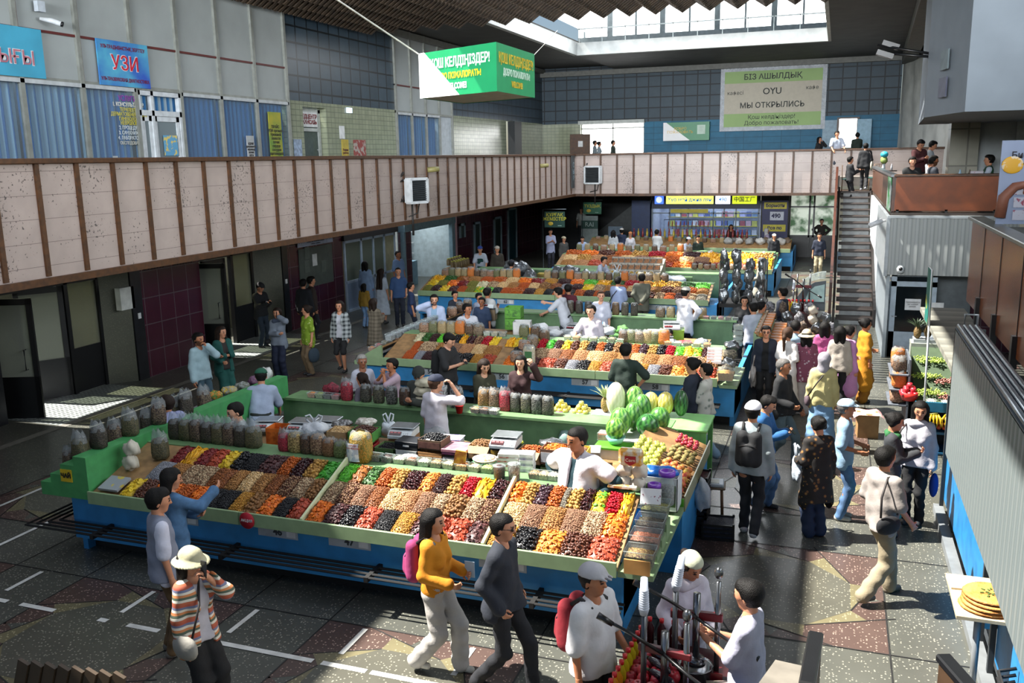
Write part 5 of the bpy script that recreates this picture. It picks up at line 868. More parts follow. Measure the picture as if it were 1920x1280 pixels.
def pile(protos, cx, cy, z, n0, step, lab, group, cat, layers=3):
 """square-pyramid pile; every fruit of the pile carries the pile's shared label and group"""
 k = 0
 for L in range(layers):
  n = n0-L
  for i in range(n):
   for j in range(n):
    if n > 2 and L == 0 and i in (0, n-1) and j in (0, n-1) and n0 > 3: continue
    put(protos[k % len(protos)], (cx+(i-(n-1)/2)*step+RN.uniform(-.006, .006), cy+(j-(n-1)/2)*step+RN.uniform(-.006, .006), z+L*step*.72), RN.uniform(0, 6), lab, group, cat); k += 1
def slopefruit(protos, x0, x1, y0, y1, step, lab, group, cat, zf, skip=0.0):
 k = 0; nx, ny = int((x1-x0)/step), int((y1-y0)/step)
 for i in range(nx):
  for j in range(ny):
   x, y = x0+(i+.5+.25*(j % 2))*step, y0+(j+.5)*step; put(protos[k % len(protos)], (x+RN.uniform(-.01, .01), y+RN.uniform(-.01, .01), zf(x)+RN.uniform(0, .015)), RN.uniform(0, 6), lab, group, cat); k += 1
ga, gp, pe, yb = mk_fruit('apple', '#9aa63a', '#b9b75a', 'green_apple', .085), mk_fruit('pear', '#8b9a34', '#a5a84a', 'green_pear', .08), mk_fruit('round', '#a8322a', '#c98a3a', 'peach', .085, False, .6), mk_fruit('apple', '#c3b44a', '#d6cb7a', 'yellow_apple', .085)
zs = lambda x: .92+(-1.5-x)*0.4
r = T('sloping_fruit_rack', 'sloping rack of loose apples and peaches at the stall corner', 'rack', (0, 0, 0)); q = MB(); q.add([(-1.5, 9.98, .9), (-1.5, 12.2, .9), (-2.3, 12.2, 1.22), (-2.3, 9.98, 1.22), (-1.5, 9.98, .82), (-1.5, 12.2, .82), (-2.3, 12.2, .82), (-2.3, 9.98, .82)], [(0, 1, 2, 3), (4, 7, 6, 5), (0, 4, 5, 1), (1, 5, 6, 2), (2, 6, 7, 3), (3, 7, 4, 0)]); q.obj('rack_bed', M('#8a6a44', .6, var=.2), r)
q = MB(); q.bx(-1.5, -1.485, 9.98, 12.2, .8, .99); q.obj('front_lip', M('#8c8d6a', .3), r); q = MB(); q.bx(-2.3, -1.5, 9.97, 9.985, .82, .96); q.obj('edging', M('#4f9a24', .45), r); q = MB(); q.bx(-1.6, -1.52, 10.0, 12.2, 0, .82); q.bx(-2.2, -1.55, 9.99, 10.1, 0, .82); q.obj('base_panel', BL, r)
slopefruit([ga], -2.28, -1.92, 10.35, 11.35, .084, 'green-yellow apple heaped on the sloping rack behind the peaches', 'green apples on the sloping rack', 'apple', zs); slopefruit([pe, pe, mk_fruit('round', '#b59a3a', '#a8452a', 'peach', .085, False, .6)], -1.9, -1.52, 10.02, 10.95, .088, 'red-cheeked peach heaped at the front of the sloping rack', 'peaches on the sloping rack', 'peach', zs)
slopefruit([mk_fruit('round', '#6b6136', '#8a7a44', 'kiwi', .07, False, .8)], -1.9, -1.52, 11.05, 11.6, .08, 'brown-green kiwi at the far end of the sloping rack', 'kiwis on the sloping rack', 'kiwi', zs); slopefruit([mk_fruit('round', '#a82a3a', '#7a1a2a', 'plum', .06, False)], -1.9, -1.55, 11.65, 12.1, .075, 'dark red plum in the last crate of the sloping rack', 'plums on the sloping rack', 'plum', zs)
r = T('pear_box', 'clear plastic box of upright green pears beneath the round dark watermelon', 'box', (-2.42, 11.35, .87)); q = MB(); q.bx(-.14, .14, -.12, -.115, 0, .12); q.bx(-.14, .14, .115, .12, 0, .12); q.bx(-.14, -.135, -.12, .12, 0, .12); q.bx(.135, .14, -.12, .12, 0, .12); q.obj('container', plast, r)
for i in range(3):
 for j in range(3): put(gp, (-2.5+.085*i, 11.28+.075*j, .875), i*2+j, 'green pear standing in the clear box by the apples', 'green pears', 'pear', 1.2)
for nm, x, c in (('mauve', -3.82, '#a878a8'), ('pale', -3.5, '#c9c3c8')):
 q = MB(); q.lathe([(.06, 0), (.075, 0), (.13, .07), (.12, .07), (.07, .015), (0, .015)], 22); o = q.obj('fruit_bowl', M(c, .4)); o.location = (x, 12.78, 1.02); tag(o, '%s plastic bowl piled with yellow apples on the green table' % nm, 'bowl')
 pile([yb], x, 12.78, 1.055, 3, .082, 'yellow apple piled in the %s bowl' % nm, 'yellow apples in the %s bowl' % nm, 'apple')
def mk_pine(lab, loc, s=1.0, cr='#6c7a4a', body='#8f7238'):
 r = T('pineapple', lab, 'pineapple', loc); q = MB(); q.ell((0, 0, .1*s), (.06*s, .06*s, .1*s), 16, 12, warp=lambda p: 1+.05*math.sin(10*math.atan2(p.y, p.x)+8*p.z)*1.0); q.obj('fruit', M(body, .7, 0, .2, 60, .8, 60, 0, '#6a5428'), r); q = MB()
 for k in range(26):
  a = k*2.4; t = k/26; L = (.2-.07*t)*s; e = .5+.9*t; p0 = Vector((.02*s*math.cos(a), .02*s*math.sin(a), .18*s+.03*t*s)); d = Vector((math.cos(a)*math.cos(e), math.sin(a)*math.cos(e), math.sin(e))); sd = Vector((-math.sin(a), math.cos(a), 0))*.011*s; m1 = p0+d*L*.55; tip = p0+d*L+Vector((math.cos(a), math.sin(a), -.5))*.03*s
  q.add([p0-sd, p0+sd, m1+sd, m1-sd, tip], [(0, 1, 2, 3), (3, 2, 4)], True)
 q.obj('crown', M(cr, .5, var=.2), r)
mk_pine('pineapple with a pale spiky crown on the green table', (-3.13, 12.8, 1.1), 1.25, '#9aa674', '#a58a4a'); q = MB(); q.bx(-.22, .22, -.14, .14, 0, .08, ch=.008); o = q.obj('white_box', M('#cfd1d0', .5)); o.location = (-3.1, 12.8, 1.02); tag(o, 'white box under the pineapple on the green table', 'box')
r = T('plastic_tub', 'clear tub of pale red fruit beside the watermelon in the basin', 'tub', (-2.84, 11.62, 1.066)); q = MB(); q.bx(-.1, .1, -.09, .09, 0, .1); q.obj('container', plast, r); q = MB(); q.bx(-.09, .09, -.08, .08, .005, .08); q.obj('contents', loose('#b56a50', '#a04a3a', 24), r)
r = T('plastic_fan', 'grey-green plastic fan standing under the green table', 'fan', (-3.62, 12.35, 0)); q = MB(); q.lathe([(.14, 0), (.14, .03), (.03, .05), (.03, .6), (.1, .62), (.12, .8), (.08, .9), (0, .92)], 16); q.obj('body', M('#7a938f', .5), r)
def crate(loc, lab, fill=None, h=.26, w=.5, d=.34, rz=0, group='black plastic crates by the stall end'):
 r = T('plastic_crate', lab, 'crate', loc, rz, group); q = MB(); t = .015
 for k in range(4):
  z0 = h*k/4+.01; z1 = z0+h/4-.03
  q.bx(-w/2, w/2, -d/2, -d/2+t, z0, z1); q.bx(-w/2, w/2, d/2-t, d/2, z0, z1); q.bx(-w/2, -w/2+t, -d/2, d/2, z0, z1); q.bx(w/2-t, w/2, -d/2, d/2, z0, z1)
 for a in (-1, 1):
  for b_ in (-1, 1): q.bx(a*w/2-a*.03, a*w/2, b_*d/2-b_*.03, b_*d/2, 0, h)
 q.bx(-w/2, w/2, -d/2, d/2, 0, .012); q.obj('frame', M('#121314', .45), r)
 if fill: q = MB(); q.bx(-w*.45, w*.45, -d*.45, d*.45, .02, h*.85); o = q.obj('contents', loose(*fill, 20), r); o['kind'] = 'stuff'
for k in range(3): crate((-1.62, 11.42, .262*k), 'black crate in the stack at the stall end, %s from the floor' % ORD[k], ('#5a1a1c', '#2a1012') if k == 2 else ('#20201f', '#2c2a28'), w=.46, d=.4)
crate((-1.24, 11.25, 0), 'single black crate of dark plums standing beside the wooden stool', ('#1d2230', '#2b2f40'), .24, .42, .36, .1)
r = T('wooden_stool', 'small wooden stool carrying a white scale beside the black crates', 'stool', (-1.38, 11.72, 0), .1); q = MB(); q.bx(-.17, .17, -.15, .15, .5, .53, ch=.01); q.obj('seat', M('#6b5a48', .5), r)
for a in (-1, 1):
 for b_ in (-1, 1): q = MB(); q.tube([(a*.14, b_*.12, 0), (a*.12, b_*.1, .5)], .018, 8); q.obj('leg', M('#6b4a30', .5), r)
r = T('kitchen_scale', 'white tray scale with a printed label on the wooden stool', 'scale', (-1.38, 11.7, .531), .1); q = MB(); q.bx(-.15, .15, -.12, .12, 0, .05, ch=.012); q.obj('body', M('#b5bdc6', .4), r); q = MB(); q.bx(-.09, .09, -.08, .06, .05, .056); q.obj('sticker', M('#c9c8bd', .5), r)
put(mk_blob('#b9c0c8', .22, .12, .4, 'carrier_bag', 'bag', False, M('#b5bcc4', .4, var=.1, bump=.4, bscale=12), 11), (-1.42, 11.05, .42), 0, 'hanging grey plastic bag beside the kiwis'); q = MB(); q.bx(-.25, .25, -.01, .01, 0, .0); 
r = T('cardboard_stool', 'brown cardboard box with a pink folded cloth on top in the aisle', 'box', (.71, 16.3, 0), .1); q = MB(); q.bx(-.17, .17, -.15, .15, 0, .42); q.obj('carton', M('#8a6a42', .7), r); q = MB(); q.grid(lambda u, v: ((u-.5)*.5, (v-.5)*.42, .43+.02*math.sin(u*9)*math.sin(v*7)-.05*max(0, abs(u-.5)-.36)*8), 12, 10); q.obj('cloth', M('#b57d8a', .8, 0, .2, 5, 0, 80, 0, '#b59a8a'), r)
PB = bags([('brown snack pack', '#6b4a34', '#a08068', .24, .16, .2, .03), ('olive herb bag', '#55583a', '#6f6d4a', .2, .16, .24, .03), ('tan grain bag', '#8f7a55', '#a58e66', .2, .16, .25, .03), ('beige seed bag', '#7d7050', '#9a8a66', .2, .16, .25, .03), ('orange lentil bag', '#b5622a', '#c2742e', .22, .18, .28, .04), ('dark nut bag', '#3d2c22', '#6b523c', .2, .16, .22, .05), ('pale nut bag', '#8a7862', '#5a4838', .22, .18, .22, .05)])
row([PB[k] for k in (0, 1, 2, 3, 4, 5, 6)], line((-8.2, 17.22, 1.262), (-6.95, 17.22, 1.262), 7), 'second stall', 'bags behind the second stall heaps', 'bag')
row([TB['white'], TB['cash'], TB['pist']], line((-6.75, 17.2, 1.262), (-6.4, 17.2, 1.262), 3), 'second stall, unshaded', 'tubs behind the second stall heaps', 'tub')
row([PB[1], PB[5], PB[6], PB[5], PB[0]], [(-5.95, 17.25, 1.262), (-5.72, 17.3, 1.262), (-5.6, 16.75, 1.16), (-5.45, 17.05, 1.24), (-5.72, 16.6, 1.12)], 'second stall middle', 'bags behind the second stall heaps', 'bag')
rp = mk_bag('#b9b29e', '#a39a80', .24, .1, .34, .05, 'kraft_bag', False, '#3a6a3c'); put(rp, (-5.42, 15.98, 1.0), 0, 'kraft-bottomed white bag with a green label standing on the front board'); put(PB[0][0], (-5.72, 16.1, 1.0), .2, 'brown snack pack with violet seal beside the kraft-bottomed bag', None, 'bag')
row([TB[k] for k in ('cash', 'oran', 'white', 'cash', 'grn', 'pist', 'white')], line((-5.0, 17.2, 1.262), (-3.9, 17.2, 1.262), 7), 'second stall, before the polo seller', 'tubs behind the second stall heaps', 'tub')
row([PB[5], PB[1], PB[6], PB[2], PB[1], PB[4]], line((-3.85, 17.25, 1.262), (-3.05, 17.25, 1.262), 6), 'second stall sunny part', 'bags behind the second stall heaps', 'bag'); row([TB[k] for k in ('oran', 'white', 'brown', 'cash', 'oran')], line((-2.95, 17.15, 1.262), (-2.2, 17.15, 1.262), 5), 'second stall by the crouching seller', 'tubs behind the second stall heaps', 'tub')
for k in range(5): put(pk, (-1.98, 16.5+.02*k, 1.1+.052*k), .1, 'flat sweet box in the sunny corner of the second stall, %s up' % ORD[k], 'sweet boxes on the second stall', 'box')
for k, (x, y, z) in enumerate(((-1.72, 16.2, .95), (-1.72, 16.5, 1.02), (-1.75, 16.85, 1.1), (-1.75, 17.2, 1.2))): put(mk_blob('#6d6f72', .28, .24, .2, 'clear_bag', 'bag', False, silver if k % 2 else loose('#7d7460', '#3d3a34', 24), k+3), (x, y, z), 0, 'shiny clear bag at the sunny end of the second stall, %s from the front' % ORD[k], 'clear bags at the second stall end')
put(mk_tub('#b57a4a', '#c99a3a', .3, .24, .2, 'plastic_tub'), (-1.7, 15.98, .93), 0, 'clear tub of orange snacks with a violet label at the second stall corner')
q = MB(); q.prism([(6.8, .78), (7.1, .78), (7.1, .84), (6.76, .84)], 0, 1.5, 1); q.obj('side_ledge', GB, s2)
gbx = mk_box('#4f8a2c', .38, .34, .26, flap=False, band=('#5a9a2c', '#2c5a1c')); put(gbx, (-7.0, 19.6, .95), .1, 'green printed carton behind the young seller in a white tee', 'green cartons', 'box'); put(gbx, (-7.0, 19.6, 1.22), .1, 'green printed carton stacked on another behind the young seller', 'green cartons', 'box'); put(mk_box('#c5c6c4', .4, .34, .3, flap=False), (-6.7, 19.3, .9), .2, 'white carton with a black print under the green cartons')
put(mk_box('#c98a1c', .36, .28, .16, flap=False, band=('#cf7a1c', '#c9a42a')), (-6.35, 18.9, .94), .1, 'yellow and orange carton at the second stall counter'); put(mk_box('#6b5a44', .4, .36, .3, flap=False, lid='#1a1b1d'), (-8.05, 20.6, .95), .2, 'brown carton with a black scale on top near the phoning seller')
put(sc1, (-8.05, 20.6, 1.27), .2, 'black and white scale on the brown carton near the phoning seller', 'weighing scales on the second stall', 'scale')
for k, (x, y, z, w) in enumerate(((-5.35, 19.0, 1.12, 'behind the orange carton'), (-4.75, 18.95, 1.1, 'with blue papers on it'), (-3.2, 19.0, 1.25, 'on green cartons beside the crouching seller'), (-3.25, 18.45, 1.05, 'low beside the crouching seller'))): put(sc1, (x, y, z), .1*k, 'weighing scale on the second stall counter %s' % w, 'weighing scales on the second stall', 'scale')
for k, (x, y, z, w, d, h, c) in enumerate(((-5.4, 19.0, .9, .5, .4, .2, '#9da3a6'), (-4.8, 18.95, .9, .5, .4, .18, '#8a6f4c'), (-4.3, 18.9, .9, .4, .3, .16, '#3f7a2c'), (-3.95, 18.9, .9, .4, .3, .2, '#4f8a34'), (-3.5, 18.85, .9, .4, .3, .3, '#c0c2c0'), (-3.15, 19.0, .9, .44, .36, .33, '#6f9a2c'), (-3.25, 18.4, .8, .4, .34, .24, '#4a8a2e'), (-2.85, 18.5, .8, .3, .3, .26, '#a8283a'), (-5.9, 18.9, .9, .4, .34, .24, '#b0b3b4'))): put(mk_box(c, w, d, h, flap=False, lid=c), (x, y, z), .07*k-.2, 'closed %s carton on the second stall counter, %s from the green stack' % ({'#9da3a6': 'grey', '#8a6f4c': 'brown', '#3f7a2c': 'green', '#4f8a34': 'bright green', '#c0c2c0': 'white', '#6f9a2c': 'lime', '#4a8a2e': 'low green', '#a8283a': 'red', '#b0b3b4': 'pale'}[c], ORD[k]), 'cartons on the second stall counter', 'box')
for k, (x, y, z, c) in enumerate(((-5.2, 18.4, 1.0, '#c5c9cc'), (-4.5, 18.6, 1.1, '#bcc2c6'), (-4.2, 18.75, 1.12, '#4a7a3a'), (-5.7, 18.6, 1.0, '#cdd0d2'), (-3.75, 18.6, 1.0, '#b9b9b0'), (-2.5, 18.6, .95, '#8a8f94'), (-6.0, 18.5, 1.14, '#c9cccd'))): put(mk_blob(c, .36, .28, .18, 'crumpled_bag', 'bag', False, None, k), (x, y, z), k, 'crumpled plastic bag on the second stall counter, %s from the phoning seller' % ORD[k], 'crumpled bags on the second stall counter')
r = T('paper_stack', 'blue-topped stack of papers lying on the second stall counter', 'papers', (-4.85, 18.9, 1.26), .3); q = MB(); q.bx(-.2, .2, -.14, .14, 0, .04); q.obj('sheets', white, r); q = MB(); q.bx(-.15, .17, -.1, .12, .04, .046); q.obj('top_sheet', M('#3f86b8', .5), r)
SB = bags([('dark tea pack', '#2c2824', '#4c463c', .17, .14, .3, .02), ('dark seed pack', '#3a342c', '#5f5648', .17, .14, .3, .02), ('brown seed pack', '#5c4632', '#7a6048', .17, .14, .3, .02)])
row([SB[k % 3] for k in (0, 1, 0, 0, 1, 0, 2, 1, 0)], line((-6.35, 21.3, 1.08), (-4.5, 21.3, 1.08), 9), 'back of second stall', 'packs on the second back shelf', 'bag')
row([PB[6], PB[3], PB[6], PB[4], PB[2]], line((-3.85, 21.25, 1.08), (-2.85, 21.25, 1.08), 5), 'back of second stall, sunny', 'packs on the second back shelf', 'bag'); row([TB[k] for k in ('pink', 'dark', 'pink', 'brown', 'dark', 'pist')], line((-2.75, 21.2, 1.08), (-1.9, 21.2, 1.08), 6), 'back of second stall', 'tubs on the second back shelf', 'tub')
q = MB(); q.prism([(-.62, .78), (0.02, .78), (0.02, 1.2), (-.02, 1.2), (-.62, .86)], -.02, .04, 1); q.obj('side_panel', GB, s2); q = MB(); q.add([(-.62, 0, .84), (0, 0, 1.18), (0, 5, 1.18), (-.62, 5, .84), (-.62, 0, .8), (0, 0, 1.14), (0, 5, 1.14), (-.62, 5, .8)], [(0, 1, 2, 3), (4, 7, 6, 5), (0, 4, 5, 1), (1, 5, 6, 2), (2, 6, 7, 3), (3, 7, 4, 0)]); q.obj('aisle_shelf', WD, s2)
for k in range(9): put(pt, (-8.72, 16.6+.3*k, 1.18), PI/2, 'grey packet tray on the aisle end of the second stall, %s from the front' % ORD[k], 'packet trays on the second stall aisle end', 'tray')
for k in range(9): put((TB['oran'], TB['pink'], TB['seed'], TB['dark'])[k % 4][0], (-9.0, 16.3+.3*k, 1.0), PI/2, 'shallow clear tub below the grey packet trays, %s from the front' % ORD[k], 'tubs on the second stall aisle end', 'tub')
for k in range(3): put(PB[(0, 5, 6)[k]][0], (-8.6, 19.6+.5*k, 1.2), .2, 'bulging bag near the phoning seller on the aisle end, %s from the trays' % ORD[k], 'bags on the second stall aisle end', 'bag')
r = T('snack_rack', 'green-sided slanting wooden rack of wrapped snacks beside the crowd', 'rack', (-1.4, 17.9, 0)); q = MB(); q.add([(0, 0, 1.45), (.75, 0, .85), (.75, 2.6, .85), (0, 2.6, 1.45), (0, 0, .8), (.75, 0, .6), (.75, 2.6, .6), (0, 2.6, .8)], [(0, 1, 2, 3), (4, 7, 6, 5), (0, 4, 5, 1), (1, 5, 6, 2), (2, 6, 7, 3), (3, 7, 4, 0)]); q.obj('rack_body', GB, r)
for j in range(3): q = MB(); q.box((0, 0, 0), (.05, 2.6, .1), M4=Matrix.Translation((.08+.3*j, 1.3, 1.42-.24*j))); q.obj('slat', WD, r)
ps = mk_box('#a5763c', .26, .2, .07, flap=False, lid='#b06a2c', band=('#b5862c', '#7a2f1c'), name='snack_box')
for i in range(3):
 for j in range(8): put(ps, (-1.26+.25*i, 18.05+.31*j, 1.36-.2*i), 0, 'wrapped snack box on the slanting rack, %s row down, %s from its front' % (ORD[i], ORD[j]), 'wrapped snacks on the slanting rack', 'box')
for k in range(4): put(mk_tub('#c5c2ae', '#b0ab92', .2, .2, .1) if k == 0 else WT, (-1.75, 18.5, 1.05+.11*k), 0, 'round white cheese tub, %s up in the stack by the slanting rack' % ORD[k], 'white tubs by the slanting rack', 'tub') if k else globals().__setitem__('WT', put(mk_tub('#c5c2ae', '#b0ab92', .2, .2, .1), (-1.75, 18.5, 1.05), 0, 'round white cheese tub, first up in the stack by the slanting rack', 'white tubs by the slanting rack', 'tub'))
for k in range(14):
 i, j = k % 5, k//5; put(mk_blob('#5c5a58', .24, .16, .26, 'goods_packet', 'packet', False, (silver, loose('#4a4a4c', '#8f8f95', 22), loose('#3a2f2a', '#6b5a4a', 22))[k % 3], k), (-1.1+.28*i-.1*j, 20.4+.3*j, 1.0+.16*j), k, 'shiny packet in the cluster behind the slanting rack, %s counted from the stall' % ORD[k], 'packets behind the slanting rack')
r = T('rack_stand', 'dark wooden stand carrying the shiny packets behind the slanting rack', 'stand', (-1.3, 20.2, 0)); q = MB(); q.bx(0, 1.3, 0, .9, .9, 1.0); q.obj('shelf', WD, r); q = MB(); q.bx(.05, 1.25, .1, .85, 0, .9); q.obj('base', M('#3a3330', .6), r)
for k in range(2): put(fl, (-.35, 20.25, 1.25+.2*k), .3, 'pale rounded cheese bag hanging at the packet stand, %s up' % ORD[k], 'pale cheese bags', 'bag')
row([PB[k % 7] for k in range(12)], line((-11.6, 26.05, 1.262), (-9.2, 26.05, 1.262), 12), 'third stall', 'bags behind the third stall heaps', 'bag'); row([PB[(3*k+2) % 7] for k in range(16)], line((-8.2, 26.05, 1.262), (-4.6, 26.05, 1.262), 16), 'third stall', 'bags behind the third stall heaps', 'bag')
for k, (x, y, z) in enumerate(((-9.6, 26.6, 1.3), (-9.3, 26.9, 1.5), (-8.95, 26.6, 1.3), (-8.0, 26.8, 1.4), (-7.6, 26.6, 1.45), (-7.2, 26.8, 1.3), (-9.8, 27.3, 1.5))): put(mk_blob('#8f9499', .6, .4, .5, 'foil_bag', 'bag', False, silver, k+2), (x, y, z-.35), k, 'big crumpled silver foil bag on the third stall, %s from the white-aproned seller' % ORD[k], 'silver foil bags on the third stall')
for k in range(12): put(mk_box(('#8f7a3a', '#3f6a9a', '#a8a59a', '#6b4a2a', '#9a8a4a', '#4a6a3a')[k % 6], .4, .3, .25, flap=False, lid=('#a58f3a', '#3a6aa5', '#b5b2a5', '#7a5a3a', '#c59a2a', '#5a7a4a')[k % 6]) if k < 6 else BX3[k % 6], (-8.9+.42*k, 27.9, .92), .1, 'carton on the third stall counter, %s from the foil bags' % ORD[k], 'cartons on the third stall counter', 'box') if k >= 6 else globals().setdefault('BX3', []).append(put(mk_box(('#8f7a3a', '#3f6a9a', '#a8a59a', '#6b4a2a', '#9a8a4a', '#4a6a3a')[k % 6], .4, .3, .25, flap=False, lid=('#a58f3a', '#3a6aa5', '#b5b2a5', '#7a5a3a', '#c59a2a', '#5a7a4a')[k % 6]), (-8.9+.42*k, 27.9, .92), .1, 'carton on the third stall counter, %s from the foil bags' % ORD[k], 'cartons on the third stall counter', 'box'))
put(mk_blob('#b9c3c9', .4, .3, .4, seed=4), (-6.4, 27.6, .95), .2, 'white carrier bag on the third stall by the bending seller'); put(mk_blob('#c5a51c', .5, .3, .2, 'crumpled_bag', 'bag', False, None, 3), (-7.0, 27.5, .95), 0, 'yellow bag on the third stall by the white carrier bag')
put(mk_blob('#b5bcc2', .7, .5, .3, 'crumpled_bag', 'bag', False, None, 5), (-4.6, 27.6, .95), 0, 'large crumpled grey-white bag at the sunny end of the third stall')
gxb = mk_box('#8f8a80', .3, .1, .3, flap=False, lid='#8a857a', band=('#a5652a', '#2c2a24'), name='gift_box')
hb6 = T('gift_box', 'x', 'box'); LABELS['x'].pop(); q = MB(); P6 = [(.17*math.cos(PI/6+k*PI/3), .17*math.sin(PI/6+k*PI/3)) for k in range(6)]; q.prism(P6, 0, .08, 1); q.obj('carton', M('#a09a8e', .5), hb6); q = MB(); q.prism([(x*.75, z*.75) for x, z in P6], -.01, 0, 1); q.obj('window_panel', loose('#8a5a34', '#c2a53a', 20), hb6)
q = MB(); q.prism([(28.1, 1.0), (29.5, 1.55), (29.5, 1.0)], -6.95, -5.2, 0); o = q.obj('display_wedge', M('#8a8578', .6)); tag(o, 'sloping display stand of gift boxes on the third stall', 'stand')
for j in range(3):
 for i in range(8 if j else 7):
  x = -6.8+.21*i+.1*(j == 0); y, z = 28.25+.42*j, 1.2+.16*j
  if j == 0: put(hb6, (x, y, z-.0), 0, 'hexagonal gift box of dried fruit, %s along the lowest row' % ORD[i], 'hexagonal gift boxes', 'box', .62)
  else: put(gxb, (x, y, z-.1), 0, 'upright %s gift box, %s along the %s row' % ('yellow' if j == 2 else 'pale', ORD[i], 'top' if j == 2 else 'middle'), 'upright gift boxes', 'box', .66)
GBX = mk_blob('#6a6a6c', .35, .26, .5, 'foil_bag', 'bag', False, silver, 9)
r = T('bag_stand', 'dark wire stand hung with silvery bags at the end of the third stall', 'stand', (-3.0, 25.3, 0)); q = MB(); q.bx(0, 1.3, 0, 1.2, .7, .8); q.obj('shelf', KICK, r)
for x, y in ((.05, .05), (1.25, .05), (.05, 1.15), (1.25, 1.15)): q = MB(); q.tube([(x, y, 0), (x, y, 2.0)], .02, 6); q.obj('leg', KICK, r)
for k in range(18):
 i, j = k % 4, k//4; put(GBX, (-2.85+.34*i, 25.4+.3*(j % 2), .8+.28*j), k*1.3, 'silvery bag hanging on the wire stand, level %s, %s along' % (ORD[j], ORD[i]), 'silvery bags on the wire stand', 'bag', .8)
row([PB[(2*k+1) % 7] for k in range(14)], line((-9.2, 33.3, 1.38), (-5.0, 33.3, 1.38), 14), 'fourth stall', 'bags behind the fourth stall heaps', 'bag')
for k in range(12): put(PB[(6, 2, 0)[k % 3]][0], (-4.6+.22*k, 31.85, .72 if False else 0.94), 0, 'small pack standing along the front board of the fourth stall, %s along' % ORD[k], 'packs along the fourth stall front', 'bag', .8)
for k in range(22): put(mk_blob(('#8f8f8c', '#5a5450', '#b5b2ac', '#6b5a48')[k % 4], .4, .3, .3, 'goods_packet', 'packet', False, None, k) if k < 4 else PKT[k % 4], (-9.3+.34*k, 35.0+.3*(k % 3), .9), k, 'bulky packet on the fourth stall counter, %s from the dark wall' % ORD[k], 'packets on the fourth stall counter', 'packet') if k >= 4 else globals().setdefault('PKT', []).append(put(mk_blob(('#8f8f8c', '#5a5450', '#b5b2ac', '#6b5a48')[k % 4], .4, .3, .3, 'goods_packet', 'packet', False, None, k), (-9.3+.34*k, 35.0+.3*(k % 3), .9), k, 'bulky packet on the fourth stall counter, %s from the dark wall' % ORD[k], 'packets on the fourth stall counter', 'packet'))
btl = T('juice_bottle', 'x', 'bottle'); LABELS['x'].pop(); q = MB(); q.lathe([(.04, 0), (.042, .02), (.042, .2), (.016, .27), (.016, .31)], 12); q.obj('bottle_body', M('#7a1c18', .25), btl); q = MB(); q.lathe([(.018, .3), (.018, .33), (0, .33)], 10); q.obj('cap', M('#c42a1c', .4), btl)
btl2 = T('oil_bottle', 'x', 'bottle'); LABELS['x'].pop(); q = MB(); q.lathe([(.04, 0), (.042, .02), (.042, .2), (.016, .27), (.016, .31)], 12); q.obj('bottle_body', M('#b59a1c', .25), btl2); q = MB(); q.lathe([(.018, .3), (.018, .33), (0, .33)], 10); q.obj('cap', M('#c9b02a', .4), btl2)
for k in range(26): put((btl, btl2)[k % 2 if k < 16 else 0], (-8.6+.2*k, 40.5, 1.27), 0, '%s bottle behind the farthest stall, %s along the row' % ('yellow' if k < 16 and k % 2 else 'red', ORD[k]), 'bottles on the farthest stall', 'bottle', 1.15)
row([PB[(2*k) % 7] for k in range(16)], line((-10.2, 40.2, 1.1), (-4.6, 39.9, 1.1), 16), 'farthest stall', 'bags on the farthest stall', 'bag')
for k in range(12): put(PKT[k % 4], (-4.3+.22*k, 39.8+.3*(k % 2), 1.05), k, 'bulky packet on the farthest stall, %s from the bottles' % ORD[k], 'packets on the farthest stall', 'packet')
chk = T('churchkhela', 'x', 'sweet'); LABELS['x'].pop(); q = MB(); q.tube([(.0, 0, .5), (.01, 0, .4), (-.008, 0, .2), (0, 0, 0)], [.015, .035, .032, .02], 8); q.obj('candle', M('#8a2a1a', .4, var=.3, bump=.6, bscale=30), chk); q = MB(); q.tube([(0, 0, .5), (0, 0, .58)], .004, 5); q.obj('string', white, chk)
q = MB(); q.tube([(-7.4, 41.4, .9), (-7.4, 41.4, 2.0), (-5.2, 41.4, 2.0), (-5.2, 41.4, .9)], .015, 6); tag(q.obj('sweet_rail', M('#55585c', .4, .5)), 'thin metal rail hung with dark red nut sweets before the shop', 'rail')
for k in range(11): put(chk, (-7.2+.18*k, 41.4, 1.58), 0, 'dark red nut sweet hanging on its string before the shop, %s along' % ORD[k], 'hanging nut sweets', 'sweet', .72)
